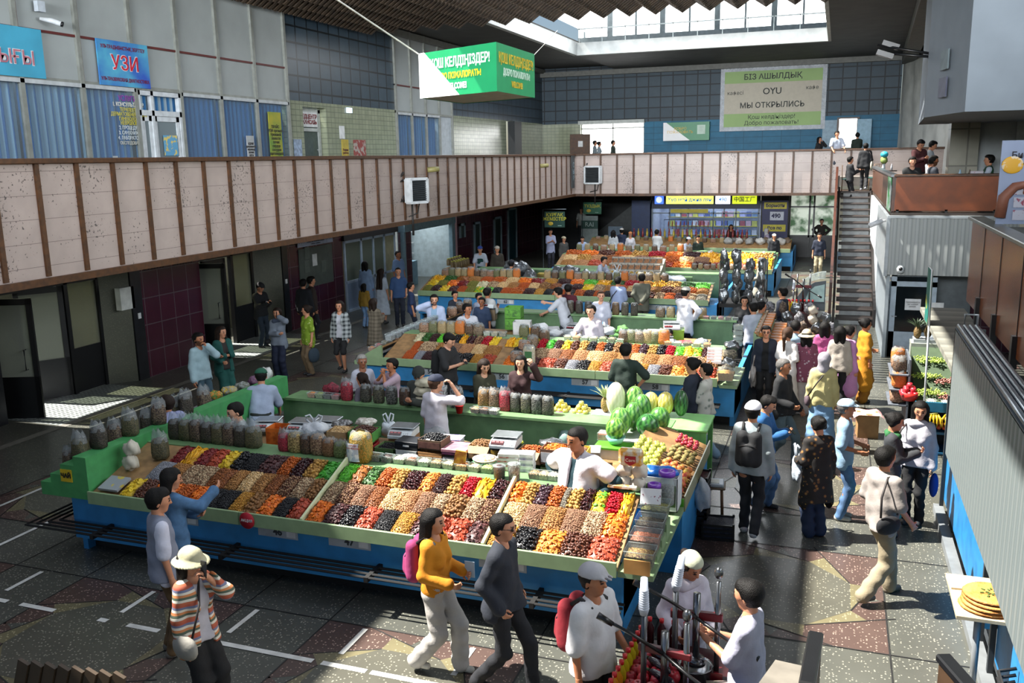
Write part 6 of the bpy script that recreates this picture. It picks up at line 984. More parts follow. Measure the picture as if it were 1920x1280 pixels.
class Field:
 """a signed-distance field on a box grid; parts are blended in and the zero level is meshed as one continuous surface"""
 def __init__(s, lo, hi, h):
  s.lo = np.array(lo, float); s.h = h; s.n = np.maximum(4, np.ceil((np.array(hi)-s.lo)/h).astype(int)+1)
  s.ax = [s.lo[i]+h*np.arange(s.n[i]) for i in range(3)]; s.F = np.full(s.n, 0.3, np.float32)
 def _sub(s, lo, hi, m):
  a = np.clip(np.floor((np.array(lo)-m-s.lo)/s.h).astype(int), 0, s.n-1); b = np.clip(np.ceil((np.array(hi)+m-s.lo)/s.h).astype(int)+1, 1, s.n)
  return a, b
 def cone(s, p, q, ra, rb, k=0.03, sub=False, sq=None):
  p, q = np.array(p, float), np.array(q, float); rm = max(ra, rb); a, b = s._sub(np.minimum(p, q)-rm, np.maximum(p, q)+rm, 0.05+k)
  if (b <= a).any(): return s
  X = s.ax[0][a[0]:b[0], None, None]; Y = s.ax[1][None, a[1]:b[1], None]; Z = s.ax[2][None, None, a[2]:b[2]]
  d = q-p; L = max(d @ d, 1e-9); t = np.clip(((X-p[0])*d[0]+(Y-p[1])*d[1]+(Z-p[2])*d[2])/L, 0, 1)
  D = np.sqrt((X-p[0]-t*d[0])**2+(Y-p[1]-t*d[1])**2+(Z-p[2]-t*d[2])**2)-(ra+(rb-ra)*t)
  V = s.F[a[0]:b[0], a[1]:b[1], a[2]:b[2]]
  if sub: np.maximum(V, -D, out=V); return s
  if k <= 0: np.minimum(V, D, out=V); return s
  hh = np.maximum(k-np.abs(V-D), 0)/k; V[...] = np.minimum(V, D)-hh*hh*k*0.25
  return s
 def cut(s, fn):
  X = s.ax[0][:, None, None]; Y = s.ax[1][None, :, None]; Z = s.ax[2][None, None, :]; np.maximum(s.F, fn(X, Y, Z), out=s.F); return s
 def wrinkle(s, amp, sd):
  X = s.ax[0][:, None, None]; Y = s.ax[1][None, :, None]; Z = s.ax[2][None, None, :]
  s.F += (amp*np.sin(23*X+13*Z+sd)*np.sin(19*Y-27*Z+2*sd)+0.6*amp*np.sin(41*Z+17*Y+11*X+sd)).astype(np.float32); return s
 def mesh(s):
  F = s.F.copy(); F[0], F[-1] = np.abs(F[0])+1e-4, np.abs(F[-1])+1e-4; F[:, 0], F[:, -1] = np.abs(F[:, 0])+1e-4, np.abs(F[:, -1])+1e-4; F[:, :, 0], F[:, :, -1] = np.abs(F[:, :, 0])+1e-4, np.abs(F[:, :, -1])+1e-4
  N = F < 0; nx, ny, nz = F.shape; cs = (nx-1, ny-1, nz-1); cnt = np.zeros(cs, np.float32); acc = np.zeros(cs+(3,), np.float32)
  E = []
  for ax in range(3):
   sl0 = [slice(None)]*3; sl1 = [slice(None)]*3; sl0[ax] = slice(0, -1); sl1[ax] = slice(1, None); f0, f1 = F[tuple(sl0)], F[tuple(sl1)]; cr = N[tuple(sl0)] != N[tuple(sl1)]
   ii = np.argwhere(cr); t = f0[cr]/(f0[cr]-f1[cr]); pos = ii.astype(np.float32); pos[:, ax] += t; E.append((ax, ii, N[tuple(sl0)][cr]))
   o = [a for a in range(3) if a != ax]
   for da in (0, -1):
    for db in (0, -1):
     c = ii.copy(); c[:, o[0]] += da; c[:, o[1]] += db; ok = ((c >= 0) & (c < np.array(cs))).all(1); c = c[ok]
     np.add.at(cnt, tuple(c.T), 1); np.add.at(acc, tuple(c.T), pos[ok])
  act = cnt > 0; idx = -np.ones(cs, np.int64); idx[act] = np.arange(act.sum()); V = acc[act]/cnt[act][:, None]*s.h+s.lo; Q = []
  for ax, ii, neg in E:
   o = [a for a in range(3) if a != ax]; ok = np.ones(len(ii), bool)
   for a in o: ok &= (ii[:, a] > 0) & (ii[:, a] < F.shape[a]-1)
   ii, neg = ii[ok], neg[ok]; cc = []
   for da, db in ((-1, -1), (0, -1), (0, 0), (-1, 0)): c = ii.copy(); c[:, o[0]] += da; c[:, o[1]] += db; cc.append(idx[tuple(c.T)])
   q = np.stack(cc, 1); fl = neg if ax != 1 else ~neg; q[~fl] = q[~fl][:, ::-1]; Q.append(q)
  return V, np.concatenate(Q)
def rot_y(a): c, s = math.cos(a), math.sin(a); return np.array([[c, 0, s], [0, 1, 0], [-s, 0, c]])
def rot_z(a): c, s = math.cos(a), math.sin(a); return np.array([[c, -s, 0], [s, c, 0], [0, 0, 1]])
def bone2(a, b, l1, l2, hint):
 d = b-a; L = np.linalg.norm(d); L2 = min(L, (l1+l2)*0.995); d = d/max(L, 1e-6); b = a+d*L2; x = (l1*l1-l2*l2+L2*L2)/(2*L2); h = math.sqrt(max(l1*l1-x*x, 0)); u = np.array(hint, float); u = u-(u @ d)*d; u /= max(np.linalg.norm(u), 1e-6); return a+d*x+u*h, b
ARM = {'d': ((.04, .07, -.53), (-.6, .3, 0), .35), 'k': ((.05, .05, -.46), (-.9, .3, 0), .8), 'p': ((.31, -.10, -.19), (-.3, .35, -1), .8), 'e': ((.10, -.05, .14), (.3, 1, -.6), .9), 'h': ((.03, .06, -.34), (-.5, 1, 0), .7), 'r': ((.42, .02, -.30), (-.3, .7, -.6), .4),
  'c': ((.24, -.24, -.24), (-.1, .8, -.8), .6), 'm': ((.20, -.13, .10), (.1, .8, -1), .8), 'u': ((.26, .12, .24), (.2, .8, -.8), .6), 'b': ((-.14, -.13, -.42), (-.8, .7, 0), .6), 'w': ((.2, .04, -.47), (-.8, .3, 0), .45), 'v': ((-.2, .07, -.47), (-.8, .3, 0), .45), 'g': ((.22, .02, -.34), (-.7, .25, -.3), .7), 'f': ((.50, .05, -.08), (-.2, .6, -1), .3), 'q': ((.05, .13, .22), (.4, 1, -.3), .8), 'l': ((.30, .05, -.42), (-.8, .4, 0), .3)}
SKINS = {'a': '#b98264', 'b': '#a46c4d', 'c': '#c9967a', 'd': '#8c5a40'}
HAIR = {'k': '#0b0908', 'b': '#1d120c', 'g': '#5c5a58', 'n': '#3d2a1e', 'w': '#8a8782'}
CLOTH = {}
def cloth(spec):
 """'#hex' plain cloth, or a named pattern"""
 if spec in CLOTH: return CLOTH[spec]
 P = {'denim': lambda: M('#3f6285', .85, var=.25, scale=9, bump=.25, bscale=160), 'stripes': lambda: MSTR(['#a8583c', '#c9c3b4', '#4d5a4a', '#c07a4a', '#d0c9ba', '#6b6f8a', '#a5503c'], 2, .15), 'plaid': lambda: MSTR(['#9aa0a0', '#2a3034'], 1, .1, .85, 'check'), 'tweed': lambda: MSTR(['#6b6254', '#4d463a'], 1, .09, .9, 'check'),
   'floral': lambda: MSTR(['#1d1a18', '#6b4a2c', '#a5803a'], 2, .1, .85, 'flower', 16), 'pinkfloral': lambda: MSTR(['#7a4256', '#b09aa4', '#c9c2c2'], 2, .1, .85, 'flower', 18), 'lime': lambda: MSTR(['#6f8a1e', '#8fa53c', '#c4c9a0'], 2, .1, .85, 'flower', 14), 'patch': lambda: MSTR(['#b5b3aa', '#8a8f86', '#5d655c'], 2, .1, .85, 'flower', 12), 'jeans': lambda: M('#4f6f96', .85, var=.3, scale=5, bump=.2, bscale=150), 'palejeans': lambda: M('#8aa5bd', .85, var=.25, scale=5, bump=.2, bscale=150), 'skirtfloral': lambda: MSTR(['#a8a298', '#7a5a4a'], 2, .1, .85, 'flower', 20), 'magenta': lambda: MSTR(['#a04a7a', '#b56a92'], 2, .1, .85, 'flower', 22)}
 CLOTH[spec] = P[spec]() if spec in P else M(spec, .85, var=.08, scale=7, bump=.16, bscale=30); return CLOTH[spec]
PEOPLE = []
def person(lab, hx_, hy_, h, yaw, top='#ccc', bot='#222', sleeve='s', L='d', R='d', hair='short', hc='k', skin='a', fem=0, z0=0.0, lean=0.0, stride=0.0, hd=(0, 0), hat=None, inner=None, legs='pants', shoe='#2a2a2c', vest=None, beard=0, hem=None, wide=1.0, sit=0, apron=None, at=None, glasses=0, child=0, bside=0, scarf=None, vsl='n'):
 sc = h/1.75; sd = len(PEOPLE)*1.37; hem = hem if hem is not None else (.86 if top not in ('dress',) else .5)
 Rl = rot_y(lean); hip = np.array([0, 0, .93]); sw = (.160 if not fem else .142)*wide
 def TB_(p): return Rl @ (np.array(p, float)-hip)+hip         # torso frame: bends at the hip
 drop = 0.0
 HP = [np.array([0, s_*.09, .90]) for s_ in (1, -1)]; AN = [np.array([stride*.5*s_*(1 if s_ > 0 else 1), s_*.085, .09+(.05 if stride and s_ < 0 else 0)]) for s_ in (1, -1)]
 if stride: HP = [p-np.array([0, 0, .03*min(1, abs(stride)*2)]) for p in HP]
 if sit: HP = [np.array([0, s_*.1, .55]) for s_ in (1, -1)]
 neck = TB_([.0, 0, 1.46]); hcx = TB_([.015, 0, 1.64]); Rh = Rl @ rot_z(hd[0]) @ rot_y(hd[1]-lean*.55)
 piv = TB_([-.01, 0, 1.52])
 def HD(p): return Rh @ (np.array(p, float)-np.array([-.01, 0, 1.52]))+piv   # head frame
 topz = HD([0, 0, 1.75]); cyw, syw = math.cos(yaw), math.sin(yaw)
 if at is not None: base = np.array([at[0], at[1], z0])
 else:
  P = atz(hx_, hy_, z0+topz[2]*sc+(.02 if hat else 0)); base = np.array([P.x-(topz[0]*cyw-topz[1]*syw)*sc, P.y-(topz[0]*syw+topz[1]*cyw)*sc, z0])
 dist = math.hypot(base[0], base[1]); q = 0 if dist < 13.5 else (1 if dist < 22 else 2); hb_ = (.016, .021, .028)[q]; hh_ = (.0085, .011, .016)[q]; hf = (.0062, .008, .011)[q]; hcl = (.0155, .02, .027)[q]
 r = T('person', lab, 'person', tuple(base), yaw); PEOPLE.append(r)
 SHO = [TB_([0, s_*sw, 1.415]) for s_ in (1, -1)]; ARMS = []
 for i, (code, s_) in enumerate(((L, 1), (R, -1))):
  (fx, fy, fz), hint, curl = ARM[code] if isinstance(code, str) else code; tgt = SHO[i]+(rot_y(lean*(.15 if code in 'dkrfl' else .8)) if isinstance(code, str) else np.eye(3)) @ np.array([fx, fy*s_, fz]); el, wr = bone2(SHO[i], tgt, .285, .255, (hint[0], hint[1]*s_, hint[2])); ARMS.append((SHO[i], el, wr, curl, code))
 LEGS = [(HP[i], *bone2(HP[i], AN[i], .42, .42, (1, 0, 0))) for i in (0, 1)]
 col_skin = np.array(hx(SKINS[skin])); parts_v = []; parts_f = []; parts_c = []
 def put_mesh(F, colf=None):
  V, Q = F.mesh(); off = sum(len(v) for v in parts_v); parts_v.append(V); parts_f.append(Q+off); parts_c.append(np.repeat(col_skin[None], len(V), 0) if colf is None else colf(V))
 def torso(F, e=0.0, k=.05, waist=0.0):
  wv = (.076 if fem else .088)+waist; hpv = .106 if fem else .099
  for s_ in (1, -1):
   F.cone(TB_([0, s_*.066, .93]), TB_([0, s_*.052*wide, 1.12]), hpv*wide**.5+e, wv*wide+e, k); F.cone(TB_([0, s_*.052*wide, 1.12]), TB_([.005, s_*.07*wide, 1.32]), wv*wide+e, .092*wide**.5+e, k)
   if fem: F.cone(TB_([.07, s_*.065, 1.27]), TB_([.08, s_*.07, 1.25]), .062+e*.6, .055+e*.6, .05)
  F.cone(TB_([-.01, .7*sw, 1.41]), TB_([-.01, -.7*sw, 1.41]), .066+e, .066+e, k); F.cone(TB_([-.02, 0, 1.40]), TB_([-.012, 0, 1.48]), .075+e*.5, .055+e*.3, .05)
 def arm(F, i, e=0.0, upto=1.0, k=.035, flare=0.0):
  s0, el, wr, _, _ = ARMS[i]; a = .047*wide**.5 if not fem else .040
  if upto <= .55: F.cone(s0, s0+(el-s0)*upto*1.8, a+e, a-.004+e+flare, k)
  else: F.cone(s0, el, a+e, .037+e, k); F.cone(el, el+(wr-el)*(upto-.5)*2, .037+e, (.027 if upto > .9 else .036)+e+flare, k)
 allp = np.array([*[x for a_ in ARMS for x in a_[:3]], *[x for l_ in LEGS for x in l_], HD([0, 0, 1.76]), HD([.1, 0, 1.5]), TB_([.1, .2, 1.4]), TB_([-.15, -.2, 1.0])]); lo, hi = allp.min(0)-.17, allp.max(0)+.17; lo[2] = -.02
 F = Field(lo, hi, hb_); torso(F, -.012)
 for i in (0, 1):
  arm(F, i); hp, kn, an = LEGS[i]; F.cone(hp, kn, .082, .055, .04); F.cone(kn, an, .056, .036, .03); F.cone(kn+(an-kn)*.25+np.array([-.015, 0, 0]), kn+(an-kn)*.5+np.array([-.01, 0, 0]), .05, .04, .03); F.cone(an+[-.02, 0, -.04], an+[.12, 0, -.055], .036, .028, .03)
 F.cone(neck+Rl @ [0, 0, -.04], piv+Rl @ [.0, 0, .0], .058, .052, .03); put_mesh(F)
 c = HD([.02, 0, 1.62]); Fh = Field(c-.165, c+.165, hh_); Fh.cone(HD([-.022, 0, 1.665]), HD([.022, 0, 1.668]), .085, .080, .02); Fh.cone(HD([.042, .012, 1.625]), HD([.05, .0, 1.555]), .058, .034, .03); Fh.cone(HD([.042, -.012, 1.625]), HD([.05, .0, 1.555]), .058, .034, .03)
 Fh.cone(HD([-.015, 0, 1.60]), HD([-.008, 0, 1.46]), .055, .053, .03); Fh.cone(HD([.098, 0, 1.645]), HD([.116, 0, 1.612]), .009, .0135, .018); Fh.cone(HD([.09, .03, 1.662]), HD([.09, -.03, 1.662]), .012, .012, .02); Fh.cone(HD([.078, .013, 1.572]), HD([.078, -.013, 1.572]), .013, .013, .012)
 for s_ in (1, -1): Fh.cone(HD([.0, s_*.08, 1.635]), HD([-.008, s_*.083, 1.605]), .015, .011, .012); Fh.cone(HD([.088, s_*.032, 1.645]), HD([.09, s_*.03, 1.645]), .012, .012, .0, True) if q == 0 else None
 Rhi = Rh.T; hcl_ = np.array(hx(HAIR.get(hc, '#14110f')))
 def facecol(V):
  P = (V-piv) @ Rhi.T+np.array([-.01, 0, 1.52]); C = np.repeat(col_skin[None], len(V), 0); x, y, z = P.T; fr = x > .055; ay = np.abs(y)
  C[fr & (ay > .017) & (ay < .044) & (np.abs(z-1.644) < .0095)] = (.03, .02, .018); C[fr & (ay > .014) & (ay < .05) & (np.abs(z-1.668) < .0075)] = hcl_*.8+col_skin*.1; C[fr & (ay < .024) & (np.abs(z-1.572) < .010)] = col_skin*np.array([.8, .5, .5])
  if beard: C[(x > -.01) & (z < 1.598-.0+.02*(ay > .045)) & (z > 1.51) & ~(fr & (ay < .02) & (np.abs(z-1.572) < .007))] = hcl_*.7+col_skin*.3*(2-beard)
  return C
 put_mesh(Fh, facecol)
 for i, s_ in ((0, 1), (1, -1)):
  s0, el, wr, curl, code = ARMS[i]; d = (wr-el)/max(np.linalg.norm(wr-el), 1e-6); inn = np.array([.1, -s_, 0.1]) if code in ('d', 'k', 'w', 'v', 'l', 'b') else np.array([-.3, -.5*s_, .9 if code in ('p', 'c') else .2]); n_ = inn-(inn @ d)*d; n_ /= max(np.linalg.norm(n_), 1e-6); sdv = np.cross(d, n_)*s_
  if code in ('d', 'w', 'v', 'k', 'l') and sdv[0] < 0: sdv = -sdv
  pc = wr+d*.09; Fg = Field(pc-.125, pc+.125, hf); Fg.cone(wr-d*.03, wr+d*.02, .028, .027, .015)
  for t in (-1, 0, 1): Fg.cone(wr+d*.02+sdv*t*.012, wr+d*.085+sdv*t*.022, .0145, .0125, .018)
  for f_, (of, ln) in enumerate(((.030, .036), (.010, .042), (-.010, .039), (-.029, .030))):
   b0 = wr+d*.088+sdv*of; a1, a2 = curl*.9+.04*f_, curl*1.9+.06*f_; d1 = d*math.cos(a1)+n_*math.sin(a1)+sdv*of*1.2; d2 = d*math.cos(a2)+n_*math.sin(a2); m1 = b0+d1*ln; Fg.cone(b0, m1, .0096, .0088, .004); Fg.cone(m1, m1+d2*ln*.9, .0088, .0072, .004)
  tb0 = wr+d*.03+sdv*.028; t1 = tb0+(d*.6+sdv*.55+n_*.4)*.042; Fg.cone(tb0, t1, .013, .0105, .012); Fg.cone(t1, t1+(d*.9+n_*.35+sdv*.05)*.034, .0105, .008, .004); put_mesh(Fg)
 def emit(name, V, Q, mat, C=None, par=None):
  me = np_mesh(name, V*sc, Q, C); me.materials.append(mat); o = bpy.data.objects.new(name, me); COL.objects.link(o); o.parent = par or r; return o
 emit('body', np.concatenate(parts_v), np.concatenate(parts_f), MC(.5, .35, 30, .06), np.concatenate(parts_c))
 F = Field(lo-[.06, .06, 0], hi+[.06, .06, 0], hcl); wl = .03 if legs == 'wide' else (.022 if legs == 'loose' else .010)
 if legs in ('pants', 'wide', 'loose', 'shorts'):
  for i in (0, 1):
   hp, kn, an = LEGS[i]; F.cone(hp+[0, 0, .02], kn, .088+.4*wl, .060+wl, .035)
   if legs != 'shorts': F.cone(kn, an+np.array([-.005, 0, -.02]), .062+wl, .05+1.3*wl, .02)
  for s_ in (1, -1): F.cone([0, s_*.07, .93], [0, s_*.06, 1.02], .114 if fem else .110, .094*wide**.5+.012, .04)
 else:
  zl = {'skirt': .3, 'long': .1, 'mini': .58}[legs]; fl_ = .07 if legs != 'mini' else .03
  for s_ in (1, -1): F.cone([0, s_*.055, 1.04], [0, s_*.07, .88], .09, .118, .05); F.cone([stride*.1*s_, s_*.07, .88], [stride*.28*s_, s_*.085, zl-.05], .118, .12+fl_, .06)
  F.cut(lambda X, Y, Z: zl-Z+0*X+0*Y)
 F.cut(lambda X, Y, Z: Z-1.06+0*X+0*Y); F.wrinkle(.006, sd)
 V, Q = F.mesh(); emit('skirt' if legs in ('skirt', 'long', 'mini') else ('shorts' if legs == 'shorts' else 'trousers'), V, Q, cloth(bot))
 up = {'z': .33, 's': .5, 'l': 1.0, 'e': .72, 'n': 0.0}
 def upper(spec, sl, e, hemz, nm, open_=0.0, fl_=0.012):
  F = Field(lo-[.08, .08, 0], hi+[.08, .08, .02], hcl); torso(F, e, .05, .012)
  for i in (0, 1):
   if up[sl] > 0: arm(F, i, e+.008, up[sl], .035, fl_)
  if hemz < .9:
   for s_ in (1, -1): F.cone(TB_([0, s_*.06, 1.05]), TB_([stride*.1*s_, s_*.075, hemz]), .094*wide+e, .114+e+(.05 if hemz < .7 else .008), .05)
  F.wrinkle(.0038, sd+2)
  A = Rl.T; zc = lambda X, Y, Z: A[2, 0]*(X-hip[0])+A[2, 1]*Y+A[2, 2]*(Z-hip[2])+hip[2]; xc = lambda X, Y, Z: A[0, 0]*(X-hip[0])+A[0, 2]*(Z-hip[2])
  if lean < .3: F.cut(lambda X, Y, Z: np.where(np.hypot(X-0, Y) < .42, hemz-zc(X, Y, Z), -1.0) if sl == 'n' else np.where((np.abs(Y) < sw+.02), hemz-zc(X, Y, Z), -1.0))
  F.cone(TB_([.03, 0, 1.485]), TB_([.0, 0, 1.60]), .058 if not fem else .066, .09, 0, True)
  if open_: F.cut(lambda X, Y, Z: np.where((xc(X, Y, Z) > .015) & (np.abs(Y) < open_+.25*open_*np.clip((1.3-Z)*2, 0, 1)), .02, -1.0)+0*Z)
  V, Q = F.mesh(); return emit(nm, V, Q, cloth(spec))
 if inner: upper(inner, 's', .008, hem, 'inner_shirt'); g = upper(top, sleeve, .022, hem-.05, 'open_jacket', .055)
 elif vest: upper(top, sleeve, .010, hem, 'shirt'); upper(vest, vsl, .026, hem-.01, 'vest' if vsl == 'n' else 'white_coat', .03 if vsl != 'n' else 0.0)
 else: g = upper(top, sleeve, .014 if sleeve == 's' else .018, hem, 'dress' if hem < .7 else ('coat' if hem < .8 else 'shirt'))
 if apron:
  F = Field(lo-[.05, .05, 0], hi+[.05, .05, 0], hcl); torso(F, .024, .05); F.cone([0, .06, .95], [.02, .08, .55], .14, .15, .04); F.cone([0, -.06, .95], [.02, -.08, .55], .14, .15, .04); A = Rl.T
  F.cut(lambda X, Y, Z: .02-(A[0, 0]*X+A[0, 2]*(Z-.93))+0*Y); F.cut(lambda X, Y, Z: Z-(A[2, 0]*X*0+1.3)+0*X+0*Y); F.cut(lambda X, Y, Z: np.abs(Y)-.13+0*X+0*Z); V, Q = F.mesh(); emit('apron', V, Q, cloth(apron))
 for i in (0, 1):
  an = LEGS[i][2]; V0 = Field(an-[.13, .08, .1], an+[.21, .08, .06], max(.0085, hh_)); V0.cone(an+[-.035, 0, -.05], an+[.12, 0, -.06], .043, .036, .03); V0.cone(an+[-.02, 0, -.05], an+[-.01, 0, .0], .043, .042, .03); V0.cut(lambda X, Y, Z: (an[2]-.088)-Z+0*X+0*Y); V, Q = V0.mesh(); emit('shoe', V, Q, M(shoe, .6))
 if hair and hair != 'none':
  F = Field(HD([0, 0, 1.62])-.24, HD([0, 0, 1.62])+.24, max(hh_, .009)) if hair in ('short', 'buzz', 'crop', 'bun') else Field(np.minimum(HD([0, 0, 1.4]), HD([0, 0, 1.7]))-.3, HD([0, 0, 1.68])+.26, max(hh_, .012)); th = {'buzz': .004, 'crop': .010}.get(hair, .016)
  F.cone(HD([-.028, 0, 1.672]), HD([.012, 0, 1.682]), .085+th, .078+th, .02)
  if hair in ('short', 'crop', 'buzz'): F.cone(HD([-.03, 0, 1.64]), HD([-.035, 0, 1.60]), .078+th*.6, .06+th*.6, .03)
  if hair == 'short': F.cone(HD([.05, .03, 1.735]), HD([.075, -.03, 1.722]), .026, .022, .03)
  if hair in ('bob', 'long', 'tail', 'bun'):
   ln = {'bob': .18, 'long': .5, 'tail': .05, 'bun': .02}[hair]
   for s_ in (1, -1):
    F.cone(HD([-.02, s_*.07, 1.66]), HD([-.035, s_*.075, 1.62-.6*min(ln, .22)]), .04, .036, .03)
    if ln > .1: F.cone(HD([-.06, s_*.05, 1.64]), TB_([-.13, s_*.065, 1.60-ln]) if ln > .3 else HD([-.06, s_*.055, 1.60-ln*.8]), .058, .05, .04)
    if hair == 'long' and s_ > 0: F.cone(HD([0, s_*.08, 1.62]), TB_([.06, s_*.11, 1.30]), .034, .024, .03)
   if hair == 'tail': F.cone(HD([-.1, 0, 1.66]), HD([-.14, 0, 1.58]), .035, .035, .03); F.cone(HD([-.14, 0, 1.58]), TB_([-.13, 0, 1.32]), .038, .02, .03)
   if hair == 'bun': F.cone(HD([-.1, 0, 1.70]), HD([-.12, 0, 1.70]), .042, .04, .02)
  B = Rh.T
  def face(X, Y, Z):
   x = B[0, 0]*(X-piv[0])+B[0, 1]*(Y-piv[1])+B[0, 2]*(Z-piv[2])-.01; y = B[1, 0]*(X-piv[0])+B[1, 1]*(Y-piv[1])+B[1, 2]*(Z-piv[2]); z = B[2, 0]*(X-piv[0])+B[2, 1]*(Y-piv[1])+B[2, 2]*(Z-piv[2])+1.52
   lim = np.where(z > 1.70, .12, .012+(z-1.60)*.30) if hair in ('short', 'crop', 'buzz') else np.where(z > 1.705, .12, np.where(np.abs(y) > .062, .06, .02)); return np.where(z > 1.40, x-lim, -1.0)
  F.cut(face)
  if hair in ('short', 'crop', 'buzz'): F.cut(lambda X, Y, Z: 1.565-(B[2, 0]*(X-piv[0])+B[2, 1]*(Y-piv[1])+B[2, 2]*(Z-piv[2])+1.52))
  V, Q = F.mesh(); emit('hair', V, Q, M(HAIR.get(hc, hc), .6, var=.3, scale=60, bump=.4, bscale=120, spec=.2))
 if hat:
  kind, hcol = hat; B = Rh.T; F = Field(HD([.03, 0, 1.68])-.24, HD([.03, 0, 1.68])+.24, max(hh_, .0095)); zf = lambda X, Y, Z: B[2, 0]*(X-piv[0])+B[2, 1]*(Y-piv[1])+B[2, 2]*(Z-piv[2])+1.52
  if kind in ('cap', 'backcap'):
   F.cone(HD([-.025, 0, 1.675]), HD([.02, 0, 1.68]), .103, .1, .02); F.cut(lambda X, Y, Z: 1.685-zf(X, Y, Z)); sg = 1 if kind == 'cap' else 1
   for s_ in (1, 0, -1): F.cone(HD([.08*sg, s_*.045, 1.695]), HD([.165*sg-.015*abs(s_), s_*.04, 1.682]), .012, .010, .02)
  elif kind == 'bucket':
   F.cone(HD([-.02, 0, 1.69]), HD([.02, 0, 1.69]), .102, .1, .02); F.cut(lambda X, Y, Z: 1.67-zf(X, Y, Z))
   for a_ in range(40): an_ = 2*PI*a_/40; F.cone(HD([.1*math.cos(an_), .09*math.sin(an_), 1.69]), HD([.175*math.cos(an_), .16*math.sin(an_), 1.645]), .013, .011, .012)
  elif kind == 'skull': F.cone(HD([-.02, 0, 1.69]), HD([.015, 0, 1.69]), .1, .097, .02); F.cut(lambda X, Y, Z: 1.70-zf(X, Y, Z))
  elif kind == 'scarf':
   F = Field(HD([0, 0, 1.6])-.25, HD([0, 0, 1.6])+.25, max(hh_, .010)); F.cone(HD([-.03, 0, 1.675]), HD([.01, 0, 1.68]), .108, .1, .03); F.cone(HD([-.03, 0, 1.66]), TB_([-.02, 0, 1.44]), .1, .09, .03); F.cone(TB_([.0, .05, 1.46]), TB_([.03, -.05, 1.45]), .075, .07, .04)
   F.cut(lambda X, Y, Z: np.where((zf(X, Y, Z) > 1.52) & (zf(X, Y, Z) < 1.715), (B[0, 0]*(X-piv[0])+B[0, 1]*(Y-piv[1])+B[0, 2]*(Z-piv[2])-.01)-.035, -1.0)); F.wrinkle(.004, sd)
  V, Q = F.mesh(); emit({'cap': 'cap', 'backcap': 'cap', 'bucket': 'bucket_hat', 'skull': 'skullcap', 'scarf': 'headscarf'}[kind], V, Q, cloth(hcol))
 if scarf: F = Field(neck-.2, neck+.2, .012); F.cone(TB_([.02, .07, 1.46]), TB_([.05, -.07, 1.45]), .06, .06, .04); F.cone(TB_([-.06, .06, 1.46]), TB_([-.06, -.06, 1.46]), .05, .05, .04); F.wrinkle(.005, sd); V, Q = F.mesh(); emit('neck_scarf', V, Q, cloth(scarf))
 if glasses:
  qm = MB()
  for s_ in (1, -1): qm.tube([tuple(HD([.108+.0*k, s_*.032+.026*math.cos(2*PI*k/10), 1.645+.018*math.sin(2*PI*k/10)])*sc) for k in range(10)], .0045*sc, 5, True); qm.tube([tuple(HD([.105, s_*.058, 1.65])*sc), tuple(HD([.0, s_*.09, 1.65])*sc)], .0035*sc, 5); (qm.add([tuple(HD([.109, s_*.032+.025*math.cos(2*PI*k/10), 1.645+.017*math.sin(2*PI*k/10)])*sc) for k in range(10)], [tuple(range(10))]) if glasses == 2 else None)
  qm.obj('glasses', black, r)
 Wm = np.array([[cyw, -syw, 0], [syw, cyw, 0], [0, 0, 1]])
 info = {'root': r, 'sc': sc, 'TB': lambda p: Vector(Wm @ (TB_(p)*sc)+base), 'hand': [Vector(Wm @ ((a[2]+(a[2]-a[1])/np.linalg.norm(a[2]-a[1])*.075)*sc)+base) for a in ARMS], 'base': base, 'yaw': yaw, 'lean': lean}
 return info
def phone(p, i, lab, ear=False):
 h = p['hand'][i]; q = MB(); q.bx(-.036, .036, -.004, .004, -.075, .075, ch=.003); o = q.obj('phone', [M('#15171a', .2)]); o.location = h+Vector((math.cos(p['yaw'])*.02, math.sin(p['yaw'])*.02, .04)); o.rotation_euler = (0.1 if ear else -.9, 0, p['yaw']+PI/2+(PI/2 if ear else 0)); tag(o, lab, 'phone')
def backpack(p, c, lab, w=.3, h=.44, d=.17, strap='#1a1a1c', back=-.115):
 sc = p['sc']; r = T('backpack', lab, 'backpack', tuple(p['TB']([back, 0, 1.0])), p['yaw']); F = Field((-.3, -.3, -.1), (.1, .3, .62), .013)
 for s_ in (1, -1):
  F.cone((-d*.5, s_*(w/2-.07), .07), (-d*.5, s_*(w/2-.07), h-.07), .085, .075, .06)
 F.cone((-d*.95, 0, .1), (-d*.95, 0, .2), .09, .08, .05); V, Q = F.mesh(); me = np_mesh('pack_body', V*sc, Q); me.materials.append(cloth(c)); o = bpy.data.objects.new('pack_body', me); COL.objects.link(o); o.parent = r
 for s_ in (1, -1):
  q = MB(); P = [(-.02, s_*.1, .06), (.1, s_*.15, .12), (.2, s_*.12, .3), (.17, s_*.11, .45), (.06, s_*.1, .5), (-.03, s_*.09, .42)]; q.tube([(x*sc, y*sc, z*sc) for x, y, z in P], .018*sc, 6); q.obj('strap', M(strap, .7), r)
 q = MB(); q.tube([((-d*1.0)*sc, -w*.36*sc, .26*sc), ((-d*1.12)*sc, 0, .3*sc), ((-d*1.0)*sc, w*.36*sc, .26*sc)], .006*sc, 5); q.obj('zipper', M('#2a2a2c', .5), r); return r
